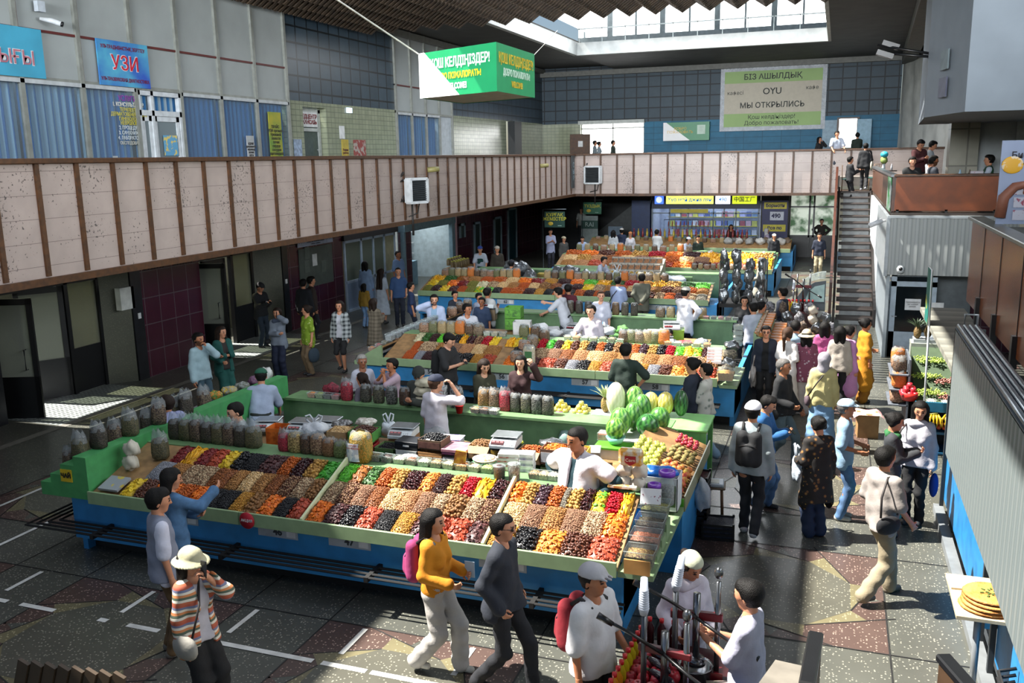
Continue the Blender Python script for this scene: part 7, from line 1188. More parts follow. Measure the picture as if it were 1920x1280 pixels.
def handbag(p, c, lab, side=-1, low=1.0, name='handbag', w=.26, h=.2, strap=True, fwd=0.0):
 sc = p['sc']; b0 = p['TB']([fwd, side*.24, low]); r = T(name, lab, 'bag', tuple(b0), p['yaw']); q = MB(); q.ell((0, 0, -h*.5*sc), (w/2*sc, .06*sc, h/2*sc), 16, 10, warp=lambda v: 1+.12*(abs(v.x)*abs(v.z))); q.obj('bag_body', cloth(c), r)
 if strap: t = p['TB']([-.02, side*-.06 if low < 1.05 else side*.13, 1.47])-b0; cy, sy = math.cos(-p['yaw']), math.sin(-p['yaw']); t = Vector((t.x*cy-t.y*sy, t.x*sy+t.y*cy, t.z)); q = MB(); q.tube([(-w*.35*sc, 0, 0), (t.x*.6-.15*sc, t.y*.4-.02, t.z*.55), (t.x-.05*sc, t.y, t.z), (t.x+.04*sc, t.y, t.z+.005), (t.x*.6+.17*sc, t.y*.4, t.z*.6), (w*.35*sc, 0, 0)], .012*sc, 6); q.obj('strap', M('#241d1c', .6), r)
 return r
def carried(p, i, mk, lab, group=None, dz=-.3, cat='bag'): h = p['hand'][i]; return put(mk, (h.x, h.y, max(0.02, h.z+dz)), p['yaw'], lab, group, cat)
D = math.radians
P1 = person('man in a grey vest over a white tee, khaki trousers, watching the shaded heaps', 297, 918, 1.76, D(48), '#b9bccb', '#5c4529', L='d', R='d', vest='#767c8c', shoe='#5f5a52', hd=(-.1, .1), hc='k', hair='short')
P2 = person('dark-haired woman in a denim jacket reaching across the shaded heaps', 322, 880, 1.66, D(62), 'denim', 'jeans', 'l', L='c', R=((.46, -.04, -.02), (0, .6, -1), .3), hair='bob', fem=1, hd=(-.3, .15))
P3 = person('woman in a striped cardigan and beige bucket hat walking with a hand to her ear', 356, 1028, 1.62, D(-8), 'stripes', '#0f0f11', 'l', L='m', R='d', inner='#a8a5ac', hair='bob', fem=1, hat=('bucket', '#a5a083'), legs='wide', stride=.22, hd=(0, .05)); phone(P3, 0, 'dark phone held to the ear of the woman in the bucket hat', True); handbag(P3, '#8f8c84', 'grey shoulder bag on the woman in the striped cardigan', -1, 1.02, w=.3, h=.24, fwd=.1)
P4 = person('long-haired woman in a mustard jacket and pale trousers walking past the stall', 812, 957, 1.66, D(-3), '#c07a0c', '#a9a5a0', 'l', L='g', R='g', hair='long', fem=1, legs='wide', stride=.42, shoe='#b5b1a6', hem=.93); backpack(P4, '#8a2a5c', 'magenta backpack on the woman in the mustard jacket'); r_ = MB(); r_.bx(-.05, .05, -.003, .003, -.08, .08); o_ = r_.obj('folded_map', M('#a9bccb', .5)); o_.location = P4['hand'][0]+Vector((.02, 0, .05)); tag(o_, 'pale blue folded paper held by the woman in the mustard jacket', 'paper')
P5 = person('man in sunglasses and a navy tracksuit jacket walking with hands in pockets', 943, 966, 1.76, D(-2), '#1d222c', '#14161c', 'l', L='k', R='k', stride=.5, glasses=2, hair='crop', hd=(.1, .05), shoe='#121214')
P6 = person('heavy man in a white polo and pale grey cap with a red backpack', 1112, 1057, 1.74, D(-18), '#c3c3c6', '#111113', 's', L='w', R='d', hat=('cap', '#a5a4a8'), wide=1.22, hair='crop', legs='loose', stride=.25, skin='b'); backpack(P6, '#7a1220', 'dark red and black backpack slung on the man in the white polo', w=.3)
P7 = person('juice seller in a pale green head wrap and white coat beside the presses', 1300, 1040, 1.62, D(-62), '#c6c0cb', '#b9b3bf', 'l', L='g', R='g', fem=1, hair='bun', hc='b', hat=('skull', '#a5a992'), hem=.5, legs='skirt', skin='b', hd=(.3, .3), lean=.12, scarf='#b5afb8')
P8 = person('young man in a pale lilac tee with thick black hair at the juice stand', 1402, 1090, 1.72, D(172), '#a9a9bc', '#2a2c36', 's', L='p', R='p', hair='short', hc='k', hd=(-.2, .1)); handbag(P8, '#16243f', 'navy bag at the waist of the young man in the lilac tee', 1, 1.0, w=.4, h=.26, strap=False)
P9 = person('man in a white cap and grey sweatshirt walking away with a black backpack', 1413, 752, 1.80, D(84), '#8f9a9e', '#1f2227', 'l', L='d', R='d', hat=('cap', '#c9c9cf'), stride=.25, hair='crop', hd=(-.1, 0), shoe='#b9b9b9'); backpack(P9, '#17191c', 'black backpack on the man in the white cap')
P10 = person('boy in a blue jacket looking down at his phone beside the grey sweatshirt', 1446, 745, 1.64, D(-12), '#1f568a', 'jeans', 'l', L='p', R='p', hd=(.0, .35), stride=.15); phone(P10, 1, 'black phone in the hands of the boy in the blue jacket')
P11 = person('grey-haired man in a black jacket striding through the crowd', 1470, 674, 1.74, D(-20), '#16171a', '#5a6a70', 'l', L='w', R='g', hair='crop', hc='g', stride=.45, skin='b')
P12 = person('woman in a yellow sweater and grey patterned headscarf seen from behind', 1546, 660, 1.66, D(92), '#b5ab78', '#6f92b5', 'l', L='d', R='d', hat=('scarf', '#8f8c94'), fem=1, legs='long', wide=1.12, hem=.82, hair=None); handbag(P12, '#4a3c44', 'plum leather handbag on the woman in the yellow sweater', 1, 1.0)
P13 = person('woman in a dark flowered tunic with tied-up hair seen from behind', 1533, 782, 1.60, D(118), 'floral', '#1c2b45', 'l', L='g', R='d', hair='bun', fem=1, hem=.55, legs='wide', wide=1.1, hd=(.2, .2)); carried(P13, 0, mk_blob('#b9c4cf', .22, .1, .34, seed=12), 'pale plastic carrier bag held by the woman in the dark flowered tunic')
P14 = person('man in a pale blue cap, blue tee and jeans standing in the aisle', 1588, 748, 1.66, D(-4), '#7f9db5', 'jeans', 's', L='g', R='g', hat=('cap', '#9fb9cc'), skin='b', shoe='#a8a39c', hc='g', hair='crop')
P15 = person('woman with a green scarf and dark jacket looking at the fruit counter', 1682, 776, 1.63, D(-2), '#2c2f33', '#1a6a62', 'l', L='p', R='p', hair='bun', fem=1, scarf='#1f5c2f', hem=.8, legs='skirt', hd=(.0, .15))
P16 = person('young woman in a white high-neck top with a blue-white cloth bag', 1727, 755, 1.68, D(-105), '#a9a8b0', '#131417', 'l', L='d', R='g', hair='long', fem=1, hd=(.2, .1), scarf='#a9a8b0'); handbag(P16, '#8ea5cf', 'blue and white cloth bag on the shoulder of the young woman in white', -1, 1.2, w=.2, h=.4); handbag(P16, '#1c3a8a', 'long deep-blue shopping bag carried by the young woman in white', 1, .78, w=.14, h=.34, strap=False)
P17 = person('man in a grey tee and khaki trousers striding with a black sling bag', 1662, 840, 1.76, D(38), '#8b847f', '#8a7f68', 's', L='g', R='w', hair='short', stride=.5, legs='loose', wide=1.1, hd=(.15, 0), shoe='#6b6455'); handbag(P17, '#131418', 'black sling bag across the back of the man in the grey tee', -1, 1.08, w=.3, h=.2, fwd=-.12)
P18 = person('smiling woman in glasses with a black top and white-lined jacket', 1437, 612, 1.64, D(-85), '#1b2230', '#111113', 'l', L='d', R='d', inner='#0f1012', hair='short', fem=1, glasses=1, wide=1.1, stride=.2); carried(P18, 1, mk_blob('#9a9490', .3, .14, .42, seed=13), 'translucent carrier bag with a loaf held by the smiling woman')
P19 = person('woman with a long ponytail in a white tee and white skirt', 1478, 615, 1.68, D(62), '#cfcbc9', '#cfc9c2', 's', L='d', R='g', hair='tail', hc='n', fem=1, legs='skirt')
P20 = person('woman in a pink flowered blouse and beige bucket hat seen from behind', 1513, 618, 1.62, D(92), 'pinkfloral', '#b5afac', 'l', L='d', R='d', hat=('bucket', '#b09f84'), hair='bob', fem=1, hem=.7, wide=1.12, legs='wide')
P21 = person('short child in a red top beside the white-skirted woman', 1487, 624, 1.36, D(80), '#a83a40', '#2c3a4a', 's', hair='short', hc='n')
P22 = person('dark-haired man in a pale denim jacket at the crowd by the stairs', 1492, 602, 1.7, D(95), '#8aa3b5', '#2c3440', 'l')
P23 = person('woman in a magenta patterned top between the denim sleeves', 1547, 604, 1.62, D(95), 'magenta', '#3a2c3a', 'l', hair='bob', fem=1, hem=.7)
P24 = person('black-haired woman in a beige sweater and black trousers from behind', 1576, 613, 1.66, D(88), '#a39b91', '#16171a', 'l', L='d', R='d', hair='bob', fem=1)
P25 = person('woman in a lilac tunic and white trousers in the crowd', 1594, 612, 1.64, D(30), '#b57fae', '#b5b0b5', 'l', L='g', R='d', hair='bun', fem=1, hem=.45, legs='wide')
P26 = person('woman in a mustard-yellow tunic and trousers near the staircase', 1624, 598, 1.68, D(20), '#b57a10', '#8f5f12', 'e', L='g', R='d', hair='bun', hc='k', fem=1, hem=.4, legs='wide', glasses=1, skin='b')
P27 = person('man in a navy tee at the juice stall by the foot of the stairs', 1468, 540, 1.76, D(160), '#171d2c', '#1d2028', 's', L='g', R='d')
P28 = person('man in a white tee leaning toward the shiny packets', 1412, 568, 1.72, D(110), '#a9adb9', '#2a3040', 's', L='p', R='d', hd=(.4, .1)); P29 = person('dark-haired woman in grey just behind the man in the white tee', 1428, 566, 1.68, D(20), '#8a8d94', '#2a2a30', 's', hair='bun', fem=1); P30 = person('smiling woman in black behind the shiny packets', 1396, 556, 1.64, D(-80), '#16181c', '#1a1a1c', 'l', hair='bun', fem=1)
P31 = person('seller in a white coat and patterned skullcap with a hand on his hip', 1287, 538, 1.76, D(75), '#c9ccd4', '#101113', 'l', L='f', R='h', hat=('skull', 'patch'), hair='crop', hem=.72, z0=.15, hd=(-.5, .1))
P32 = person('man in a navy tee and khaki trousers coming down the far aisle', 1537, 437, 1.76, D(-88), '#141c2e', '#8c8269', 's', L='d', R='d', stride=.2); P33 = person('man in a light grey coat walking past the blue stall', 1427, 483, 1.72, D(178), '#8c897d', '#2a2825', 'l', L='g', R='d', hair='crop', hc='g', hem=.62, stride=.5)
P34 = person('bearded man in a pale denim shirt touching his mouth', 371, 625, 1.74, D(-10), '#8fa8b0', '#2d4450', 'l', L='m', R='d', beard=1, skin='b'); P35 = person('woman in a dark green tracksuit with folded arms beside the bearded man', 414, 613, 1.68, D(-25), '#0f4a44', '#0f4a44', 'l', L='c', R='g', inner='#2b2523', hair='long', hc='b', fem=1, legs='wide', hd=(.3, 0))
P36 = person('man in a black cap and black shirt reading his phone by the granite pier', 489, 530, 1.76, D(-15), '#0f1116', '#1d2a38', 'l', L='p', R='p', hat=('cap', '#121317'), hair='crop', hd=(0, .35)); phone(P36, 1, 'phone in the hands of the man in the black cap')
P37 = person('woman in a grey-blue blouse phoning in the shaded aisle', 519, 578, 1.66, D(-80), '#6f7885', '#131c33', 'l', L='e', R='c', hair='bun', hc='b', fem=1, legs='loose', scarf='#3c465a'); phone(P37, 0, 'phone at the ear of the woman in the grey-blue blouse', True); handbag(P37, '#14161a', 'small black belt bag on the phoning woman', -1, 1.02, w=.2, h=.12, strap=False, fwd=.1)
P38 = person('woman in a lime patterned blouse carrying two bags in the aisle', 574, 573, 1.64, D(-120), 'lime', '#6f5c44', 's', L='d', R='d', hair='bun', hc='b', fem=1, hem=.78, wide=1.15, hd=(-.5, 0)); handbag(P38, '#17181b', 'black bag hanging from the right hand of the woman in lime', -1, .72, w=.26, h=.3, strap=False); handbag(P38, '#22313d', 'dark blue backpack hanging from the left hand of the woman in lime', 1, .72, w=.3, h=.36, strap=False)
P39 = person('man in black seen from behind at the notice board', 568, 524, 1.74, D(95), '#0d1018', '#0e0f14', 'l'); P40 = person('man in brown beside the man in black at the notice board', 583, 519, 1.76, D(40), '#2a1f1a', '#16181e', 'l')
P41 = person('long-haired girl in an open plaid shirt and black shorts', 636, 565, 1.68, D(-80), 'plaid', '#0d0d10', 'l', L='d', R='d', inner='#a8a9b0', hair='long', hc='b', fem=1, legs='shorts', stride=.15, shoe='#17181a')
P42 = person('woman in a checked brown coat seen from behind in the aisle', 700, 560, 1.6, D(80), 'tweed', '#2c2a28', 'l', L='p', R='p', hair='bob', hc='b', fem=1, hem=.5); P43 = person('woman in a long white dress with a thin shoulder strap from behind', 714, 504, 1.68, D(80), '#a5afbb', '#a5afbb', 's', L='d', R='d', hair='long', hc='b', fem=1, legs='skirt'); P44 = person('child in a mustard jacket standing by the white booth', 682, 532, 1.32, D(85), '#7d611c', '#6f8fb5', 'l', hair='bob'); P45 = person('person in a pale blue coat at the door of the white booth', 684, 490, 1.7, D(100), '#7f97b8', '#6f86a8', 'l', hair='bob', fem=1, hem=.5)
P46 = person('man in a blue denim shirt and dark trousers near the lit shop', 746, 502, 1.76, D(-60), '#29446b', '#0f1626', 's', L='k', R='d', hair='buzz'); P47 = person('tall man in a pale blue shirt with a black strap near the lit shop', 746, 471, 1.82, D(-20), '#6b84a8', '#1c2434', 's', hair='buzz', skin='b')
P48 = person('seller in a pale lavender coat bending over the aisle side of the stall', 311, 742, 1.76, D(172), '#8d92b8', '#23262e', 'l', L='l', R='l', lean=.4, hair='crop', hc='b', hem=.62, hd=(0, -.2), wide=1.1); P49 = person('seller in a white tee reaching down to hand over fruit', 437, 757, 1.74, D(-128), '#b3b5b2', '#16221f', 's', L='g', R=((.42, .0, -.36), (-.3, .7, -.5), .4), lean=.12, hair='crop', hd=(0, .15), skin='c')
r = T('scoop', 'wooden scoop of almonds held out by the reaching seller', 'scoop', tuple(P49['hand'][1]+Vector((0, -.08, -.02))), .3); q = MB(); q.box((0, 0, 0), (.1, .3, .02)); q.box((.05, 0, .02), (.01, .3, .04)); q.box((-.05, 0, .02), (.01, .3, .04)); q.obj('blade', WD, r); q = MB(); q.box((0, -.03, .02), (.09, .2, .03)); q.obj('contents', loose('#a5602c', '#7a4018', 50), r)
P50 = person('seller in a green cap and pale blue coat bending at the back shelf', 489, 690, 1.74, D(118), '#8f9bb0', '#1c2420', 's', L='l', R='l', lean=.5, hat=('cap', '#0f4a36'), hair='crop', hem=.6, wide=1.1); P51 = person('elderly grey-haired woman in a white tee beyond the back shelf', 574, 685, 1.62, D(-50), '#a9abb8', '#4a4650', 's', L='g', R='g', hair='short', hc='w', fem=1, skin='d', at=(-7.55, 13.3)); P52 = person('woman in a pale pink top resting her chin on her hand', 634, 686, 1.6, D(-120), '#a8929f', '#3a3038', 's', L='m', R='m', hair='short', hc='k', fem=1, skin='b', at=(-6.95, 13.25)); P53 = person('brown-haired girl with her hair tied back behind the black packs', 678, 700, 1.5, D(175), '#5a5560', '#2a2a30', 's', hair='tail', hc='b', fem=1)
P54 = person('seller in a white tee and navy cap with a hand at his ear, from behind', 818, 702, 1.78, D(72), '#c2bfc9', '#23262c', 's', L='d', R='q', hat=('cap', '#141d33'), hair='crop', hc='n', skin='c', hd=(-.35, .1)); P55 = person('stern seller in an open white coat with hands on his hips', 1080, 804, 1.92, D(-112), '#0c2f38', '#22252a', 'l', L='h', R='h', vest='#c9c6cd', vsl='z', hair='crop', hc='k', wide=1.3, hd=(-.25, .12), skin='b', hem=.7)
P56 = person('tall man in a black tee reading his phone beside the second stall', 846, 628, 1.80, D(-14), '#1f2022', '#101012', 's', L='p', R='p', hd=(0, .45), skin='c'); phone(P56, 1, 'phone in the hands of the tall man in the black tee'); backpack(P56, '#101114', 'black backpack on the tall man in the black tee'); P57 = person('man in a black cap and dark green jacket looking down', 783, 690, 1.7, D(-95), '#2c302c', '#1c1e1c', 'l', L='p', R='p', hat=('cap', '#1c211f'), hair='crop', hd=(.3, .5), at=None)
P58 = person('long-haired woman in an olive jacket typing on a violet phone', 909, 676, 1.66, D(-50), '#2f2f20', '#35352a', 'l', L='p', R='p', hair='long', hc='b', fem=1, hd=(0, .3), skin='c'); phone(P58, 0, 'violet phone in the hands of the woman in olive'); P59 = person('woman in a maroon blouse pointing with a raised hand', 976, 668, 1.68, D(-82), '#2e1418', 'skirtfloral', 'l', L='u', R='d', hair='long', fem=1, legs='skirt', skin='c'); P60 = person('man in a dark green tee seen from behind with a hand on his hip', 1174, 645, 1.78, D(82), '#15261f', '#1a1c1e', 's', L='g', R='h', wide=1.08)
P61 = person('dark-haired person in navy walking beside the second stall', 1298, 672, 1.72, D(172), '#1a2130', '#15181f', 'l', L='w', R='v', hair='bun', stride=.35); P62 = person('boy in a patterned pale sweater and light jeans holding a phone', 1324, 683, 1.62, D(176), 'patch', 'palejeans', 'l', L='p', R='p', stride=.4, legs='loose', skin='c', shoe='#b5b0a8'); phone(P62, 0, 'pale phone in the hand of the boy in the patterned sweater')
P63 = person('bearded seller phoning in a white shirt open over a blue tee', 814, 553, 1.78, D(-75), '#a8b4cf', '#2c4050', 'l', L='d', R='e', inner='#7f9cb5', beard=1, skin='c', hd=(.2, 0)); phone(P63, 1, 'phone at the ear of the bearded seller', True); P64 = person('young seller in a plain white tee looking along the stall', 876, 570, 1.76, D(-60), '#b5b7bf', '#23262c', 's', L='d', R='r', hd=(.6, 0), skin='b'); P65 = person('seller in a white tee seen from behind near the dark packs', 914, 540, 1.74, D(70), '#a9abab', '#2c2f36', 's', L='p', R='p', skin='b')
P66 = person('seller in a white shirt arranging packs on the back shelf', 1044, 540, 1.76, D(170), '#b9bcc4', '#22252c', 's', L='r', R='f', lean=.3, hd=(0, .2), skin='c'); P67 = person('seller in a pale polo smiling behind the sunny heaps', 1108, 573, 1.80, D(-100), '#b5adb5', '#33383f', 's', L='d', R='r', wide=1.12, skin='c'); P68 = person('fair young seller in a white tee behind the polo seller', 1127, 546, 1.72, D(-95), '#b1b5c4', '#2c2f36', 's', hair='crop', hc='n', skin='c', hd=(.4, 0)); P69 = person('bearded seller crouching over the tubs in a white tee', 1254, 619, 1.30, D(-110), '#c0c4d2', '#1e2126', 's', L='p', R='p', beard=1, hd=(.1, .3), skin='c')
P70 = person('man in a pale blue shirt with a sling bag facing the third stall', 1159, 519, 1.74, D(82), '#8d9bbd', '#1a2234', 'l', L='p', R='p', hair='crop'); handbag(P70, '#2a1a1c', 'dark brown sling bag on the man in the pale blue shirt', 1, 1.0); P71 = person('man in an olive-grey shirt with hands clasped behind his back', 1204, 514, 1.72, D(88), '#54554a', '#4a4b42', 'l', L='b', R='b', wide=1.12, hem=.72, skin='b'); P72 = person('man in a maroon shirt at the third stall front', 1066, 533, 1.74, D(85), '#4a0f1f', '#22161a', 's')
P73 = person('man in a navy shirt half hidden at the shaded end of the third stall', 770, 530, 1.6, D(30), '#17294a', '#1a2233', 's'); P74 = person('dark-haired person bending behind the brown carton with the scale', 853, 546, 1.5, D(-40), '#1d2430', '#1a1a1f', 's'); P75 = person('person with black hair partly hidden behind the white-tee seller', 898, 550, 1.5, D(-30), '#aab3c8', '#2a2a33', 's'); P76 = person('man in sunglasses pushed up, peering over the dark packs', 903, 558, 1.55, D(-85), '#20304a', '#20242c', 's', skin='d')
P77 = person('seller in a green apron and white tee with a blue cap on the third stall', 900, 461, 1.74, D(-70), '#a3abb9', '#2c3540', 's', L='l', R='l', lean=.25, apron='#0d3a36', hat=('cap', '#1f3f8a')); P78 = person('man in a white cap and brown jacket behind the aproned seller', 932, 461, 1.72, D(-60), '#2c271f', '#201d1a', 'l', hat=('cap', '#a39c92')); P79 = person('seller in a white tee and dark cap among the silver bags, from behind', 959, 487, 1.72, D(80), '#a0a9ba', '#2a313c', 's', hat=('cap', '#12151f')); P80 = person('seller in a white tee bending beside the white carrier bag', 1134, 482, 1.74, D(-20), '#a3abbf', '#2c2228', 's', L='l', R='l', lean=.45)
P81 = person('seller in a white coat beneath the green hanging sign', 1032, 430, 1.74, D(-60), '#a0a6c4', '#2a2c38', 's', L='p', R='p', hem=.7); P82 = person('person in a beige cap under the balcony corner', 1057, 443, 1.6, D(-40), '#3a3a38', '#2a2a2a', 'l', hat=('cap', '#9a9078')); P83 = person('seller in pale blue bending over jars on the far stall', 1092, 444, 1.6, D(-70), '#97a5c2', '#2a2c38', 's', L='l', R='l', lean=.4); P84 = person('seller in white seen from behind with a green apron on the fourth stall', 1232, 431, 1.74, D(75), '#c2c4c4', '#1a5a2c', 's', L='p', R='p')
P85 = person('dark-haired shopper in white before the far grey panel', 1150, 432, 1.7, D(100), '#a8adb0', '#3a3f4a', 's', hair='bob', fem=1); P86 = person('shopper in a white knit cap and dark blue jacket at the far stall', 1166, 428, 1.7, D(80), '#1c2740', '#1c2030', 'l', hat=('skull', '#b5b0aa')); P87 = person('shopper in an orange-brown cap and pale top at the far stall', 1182, 434, 1.64, D(-80), '#b5b3b8', '#5a4a3a', 's', hat=('cap', '#a5673a'), fem=1); P88 = person('seller in a white cap bending low over the fourth stall', 1292, 445, 1.66, D(-30), '#b3b8c8', '#2a3a2c', 'l', L='l', R='l', lean=.5, hat=('skull', '#c5c5cc')); P89 = person('man in dark green standing behind the bending seller', 1309, 442, 1.66, D(-60), '#12201a', '#151515', 'l')
P90 = person('woman in a white headscarf and lilac coat at the farthest stall', 1438, 428, 1.62, D(20), '#b3a5bd', '#8a7f92', 'l', L='p', R='p', hat=('scarf', '#c5c2c2'), fem=1, hair=None, hem=.6); P91 = person('seller in a white cap and dark top at the farthest stall', 1452, 438, 1.6, D(-80), '#14161c', '#1a1a1a', 'l', hat=('cap', '#c2c0bc')); P92 = person('dark-clad visitor standing inside the bright shop doorway', 1358, 415, 1.66, D(-80), '#3a2426', '#201d20', 'l', at=(-4.55, 43.0), hair='bob', fem=1)
P93 = person('pale-shirted man on the dark steps beneath the balcony corner', 1070, 396, 1.74, D(-80), '#8c8f8c', '#22262a', 's', at=(-12.2, 44.6), z0=.6); P94 = person('man seen as a silhouette at the far glass door', 1536, 397, 1.76, D(-90), '#2a2520', '#201c18', 'l', L='h', R='h', at=(-.6, 45.6))
P95 = person('shopkeeper in black behind the counter of the lit side shop', 790, 456, 1.72, D(-30), '#15181e', '#1a1a20', 's', L='r', R='r', at=(-16.6, 32.6))
P96 = person('man silhouetted at the bright far window, first of three', 1146, 257, 1.72, D(10), '#6f7a80', '#39414a', 's', z0=3.95, at=(-11.75, 45.6)); P97 = person('woman silhouetted beside the first man at the bright window', 1153, 261, 1.66, D(10), '#7d8a92', '#39414a', 's', z0=3.95, hair='bun', fem=1, at=(-11.45, 45.3)); P98 = person('man in dark clothes walking at the bright window, apart from the pair', 1172, 259, 1.7, D(0), '#2f3a33', '#22282a', 'l', z0=3.95, at=(-10.75, 45.4))
P99 = person('man in a white tee leaning on the far balcony rail', 1570, 246, 1.76, D(-70), '#a9b1c0', '#3a3f4a', 's', L='l', R='l', z0=3.95, wide=1.15); P100 = person('woman in black with a hand to her face at the far balcony rail', 1537, 257, 1.62, D(-40), '#17181b', '#18181a', 'l', L='m', R='g', z0=3.95, fem=1, hair='bob'); P101 = person('man in dark clothes standing in the open blue doorway', 1608, 249, 1.74, D(95), '#16241c', '#171b18', 's', L='p', R='p', z0=3.95)
P102 = person('man in a black jacket with a cream tote bag at the head of the stairs', 1624, 261, 1.74, D(85), '#121418', '#14161a', 'l', L='d', R='g', z0=3.45, stride=.3, at=(.95, 37.0), shoe='#8a8d92'); handbag(P102, '#a39d8c', 'cream tote bag on the man at the head of the stairs', -1, 1.1, w=.3, h=.36)
P103 = person('man in black sitting at the café table by the stairs', 1597, 285, 1.72, D(20), '#14161a', '#17181c', 'l', L='p', R='p', z0=2.98, at=(.42, 36.2)); P104 = person('man in a maroon jacket bending his head at the café tables', 1706, 265, 1.74, D(-60), '#3a1014', '#1c1c20', 'l', L='p', R='p', z0=3.45, hd=(0, .5), at=(2.1, 27.8)); P105 = person('man in a white shirt behind the maroon jacket at the café', 1722, 274, 1.7, D(-10), '#9fa4a8', '#2a2a2e', 's', z0=3.45, hd=(0, .4), at=(2.45, 28.4))
P106 = person('pale man in a black and green jacket looking over the café parapet', 1700, 289, 1.7, D(-85), '#111518', '#17181c', 'l', L='p', R='p', z0=3.03, skin='c', at=(1.75, 24.9)); P107 = person('man in a dark grey blazer leaning on the café parapet', 1745, 287, 1.72, D(10), '#2c313a', '#1d2026', 'l', L='p', R='p', z0=3.03, skin='d', beard=1, at=(2.2, 24.6)); P108 = person('man in a white shirt and green vest sitting by the yellow-topped poster', 1843, 288, 1.72, D(178), '#a9b0be', '#23262c', 'l', L='p', R='p', z0=3.03, vest='#0f3a24', at=(3.42, 24.6))
def lerp(a, b, t): return a+(b-a)*t
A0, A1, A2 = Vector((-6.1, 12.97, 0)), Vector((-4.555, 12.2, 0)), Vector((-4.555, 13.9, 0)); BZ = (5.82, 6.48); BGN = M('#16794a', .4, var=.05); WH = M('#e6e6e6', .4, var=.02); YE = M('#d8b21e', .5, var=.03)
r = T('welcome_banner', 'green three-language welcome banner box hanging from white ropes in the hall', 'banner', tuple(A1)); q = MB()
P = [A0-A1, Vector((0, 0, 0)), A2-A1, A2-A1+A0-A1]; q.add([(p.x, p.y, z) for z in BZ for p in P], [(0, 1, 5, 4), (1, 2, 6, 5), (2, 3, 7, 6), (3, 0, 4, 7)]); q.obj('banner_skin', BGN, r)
q = MB(); q.add([(p.x, p.y, BZ[0]+.01) for p in P], [(3, 2, 1, 0)]); q.obj('banner_base', M('#8f8a80', .7), r)
e = (A1-A0); L = e.length; e.normalize(); nn = Vector((e.y, -e.x, 0))*.004; q = MB(); tri = [(0, .0), (0, .66), (.14, .66), (.93, .0)]; q.add([tuple(A0-A1+e*u+nn*2.6+Vector((0, 0, BZ[0]+w))) for u, w in tri], [(0, 3, 2, 1)]); q.obj('white_corner', WH, r)  # white patch laid over the lettering as painted sun glare
ang = math.atan2(e.y, e.x)
def ban(s, u, z, size, mat, sx=.8): p = A0-A1+e*u+nn*1.6; text(s, size, mat, r, (p.x, p.y, z), (PI/2, 0, ang), bold=.004, sx=sx)
ban('ҚОШ КЕЛДІҢІЗДЕР!', .93, 6.29, .185, WH, .72); ban('ДОБРО ПОЖАЛОВАТЬ!', .86, 6.10, .12, YE); ban('WELCOME!', .86, 5.95, .12, WH, .75)
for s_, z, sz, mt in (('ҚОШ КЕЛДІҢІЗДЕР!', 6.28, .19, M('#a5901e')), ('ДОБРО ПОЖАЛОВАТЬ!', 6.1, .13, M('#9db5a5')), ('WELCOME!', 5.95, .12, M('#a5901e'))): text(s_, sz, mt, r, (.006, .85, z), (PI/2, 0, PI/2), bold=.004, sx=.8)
for p0, p1, lb in (((-6.1, 12.97, 6.47), (-5.28, 2.2, 7.92), 'white rope running from the ceiling to the near corner of the welcome banner'), ((-4.56, 13.9, 6.47), (-9.4, 31.3, 9.2), 'thin rope tying the back corner of the welcome banner to the ceiling')):
 q = MB(); q.tube([p0, p1], .012 if p1[1] < 5 else .005, 6); tag(q.obj('banner_rope', M('#c9c7c0', .7)), lb, 'rope')
r = T('cafe_sign', 'large cream and green café opening sign with a white lattice border', 'sign', (-3.2, 46.98, 6.0)); q = MB(); q.bx(-2.48, 2.5, -.08, 0, 0, 3.04); q.obj('border', M('#b5bac0', .6), r); q = MB(); q.bx(-2.28, 2.3, -.1, -.08, .2, 2.84); q.obj('cream_field', M('#bdb5a4', .6, var=.04), r); q = MB(); q.bx(-2.28, 2.3, -.105, -.1, .2, .83); q.bx(-2.28, 2.3, -.105, -.1, 2.28, 2.84); q.obj('green_band', M('#93b070', .6, var=.06, scale=1), r)
q = MB()
for k in range(28): x = -2.38+.176*k; q.tube([(x-.08, -.09, .03), (x, -.09, .17), (x+.08, -.09, .03)], .012, 4, smooth=False); q.tube([(x-.08, -.09, 3.01), (x, -.09, 2.87), (x+.08, -.09, 3.01)], .012, 4, smooth=False)
for k in range(15):
 z = .22+.18*k
 for x0, x1 in ((-2.45, -2.31), (2.47, 2.33)): q.tube([(x0, -.09, z-.08), (x1, -.09, z), (x0, -.09, z+.08)], .012, 4, smooth=False)
q.obj('lattice', M('#d9dbe0', .5), r); DKT = M('#1d241f', .6)
for s_, x, z, sz in (('БІЗ АШЫЛДЫҚ', 0, 2.55, .36), ('OYU', 0, 1.85, .42), ('кафесі', -1.75, 1.82, .25), ('кафе', 1.85, 1.95, .25), ('МЫ ОТКРЫЛИСЬ', 0, 1.2, .36), ('Қош келдіңіздер!', 0, .64, .27), ('Добро пожаловать!', 0, .36, .27)): text(s_, sz, DKT, r, (x, -.11, z), RX, bold=.006 if sz > .3 else .001)
r = T('welcome_sign', 'small green welcome sign with a white corner on the blue wall', 'sign', (-7.3, 46.95, 5.6)); q = MB(); q.bx(-1.15, 1.15, -.3, 0, 0, .9); q.obj('sign_box', BGN, r); q = MB(); q.prism([(-1.15, 0), (-1.15, .9), (-1.0, .9), (.2, 0)], -.31, -.3, 1); q.obj('white_corner', WH, r); text('ДОБРО\nПОЖАЛОВАТЬ', .18, YE, r, (-.3, -.315, .5), RX); q = MB(); q.bx(.55, .95, -.31, -.3, .3, .75); q.obj('emblem', M('#b5c9ba', .5), r)
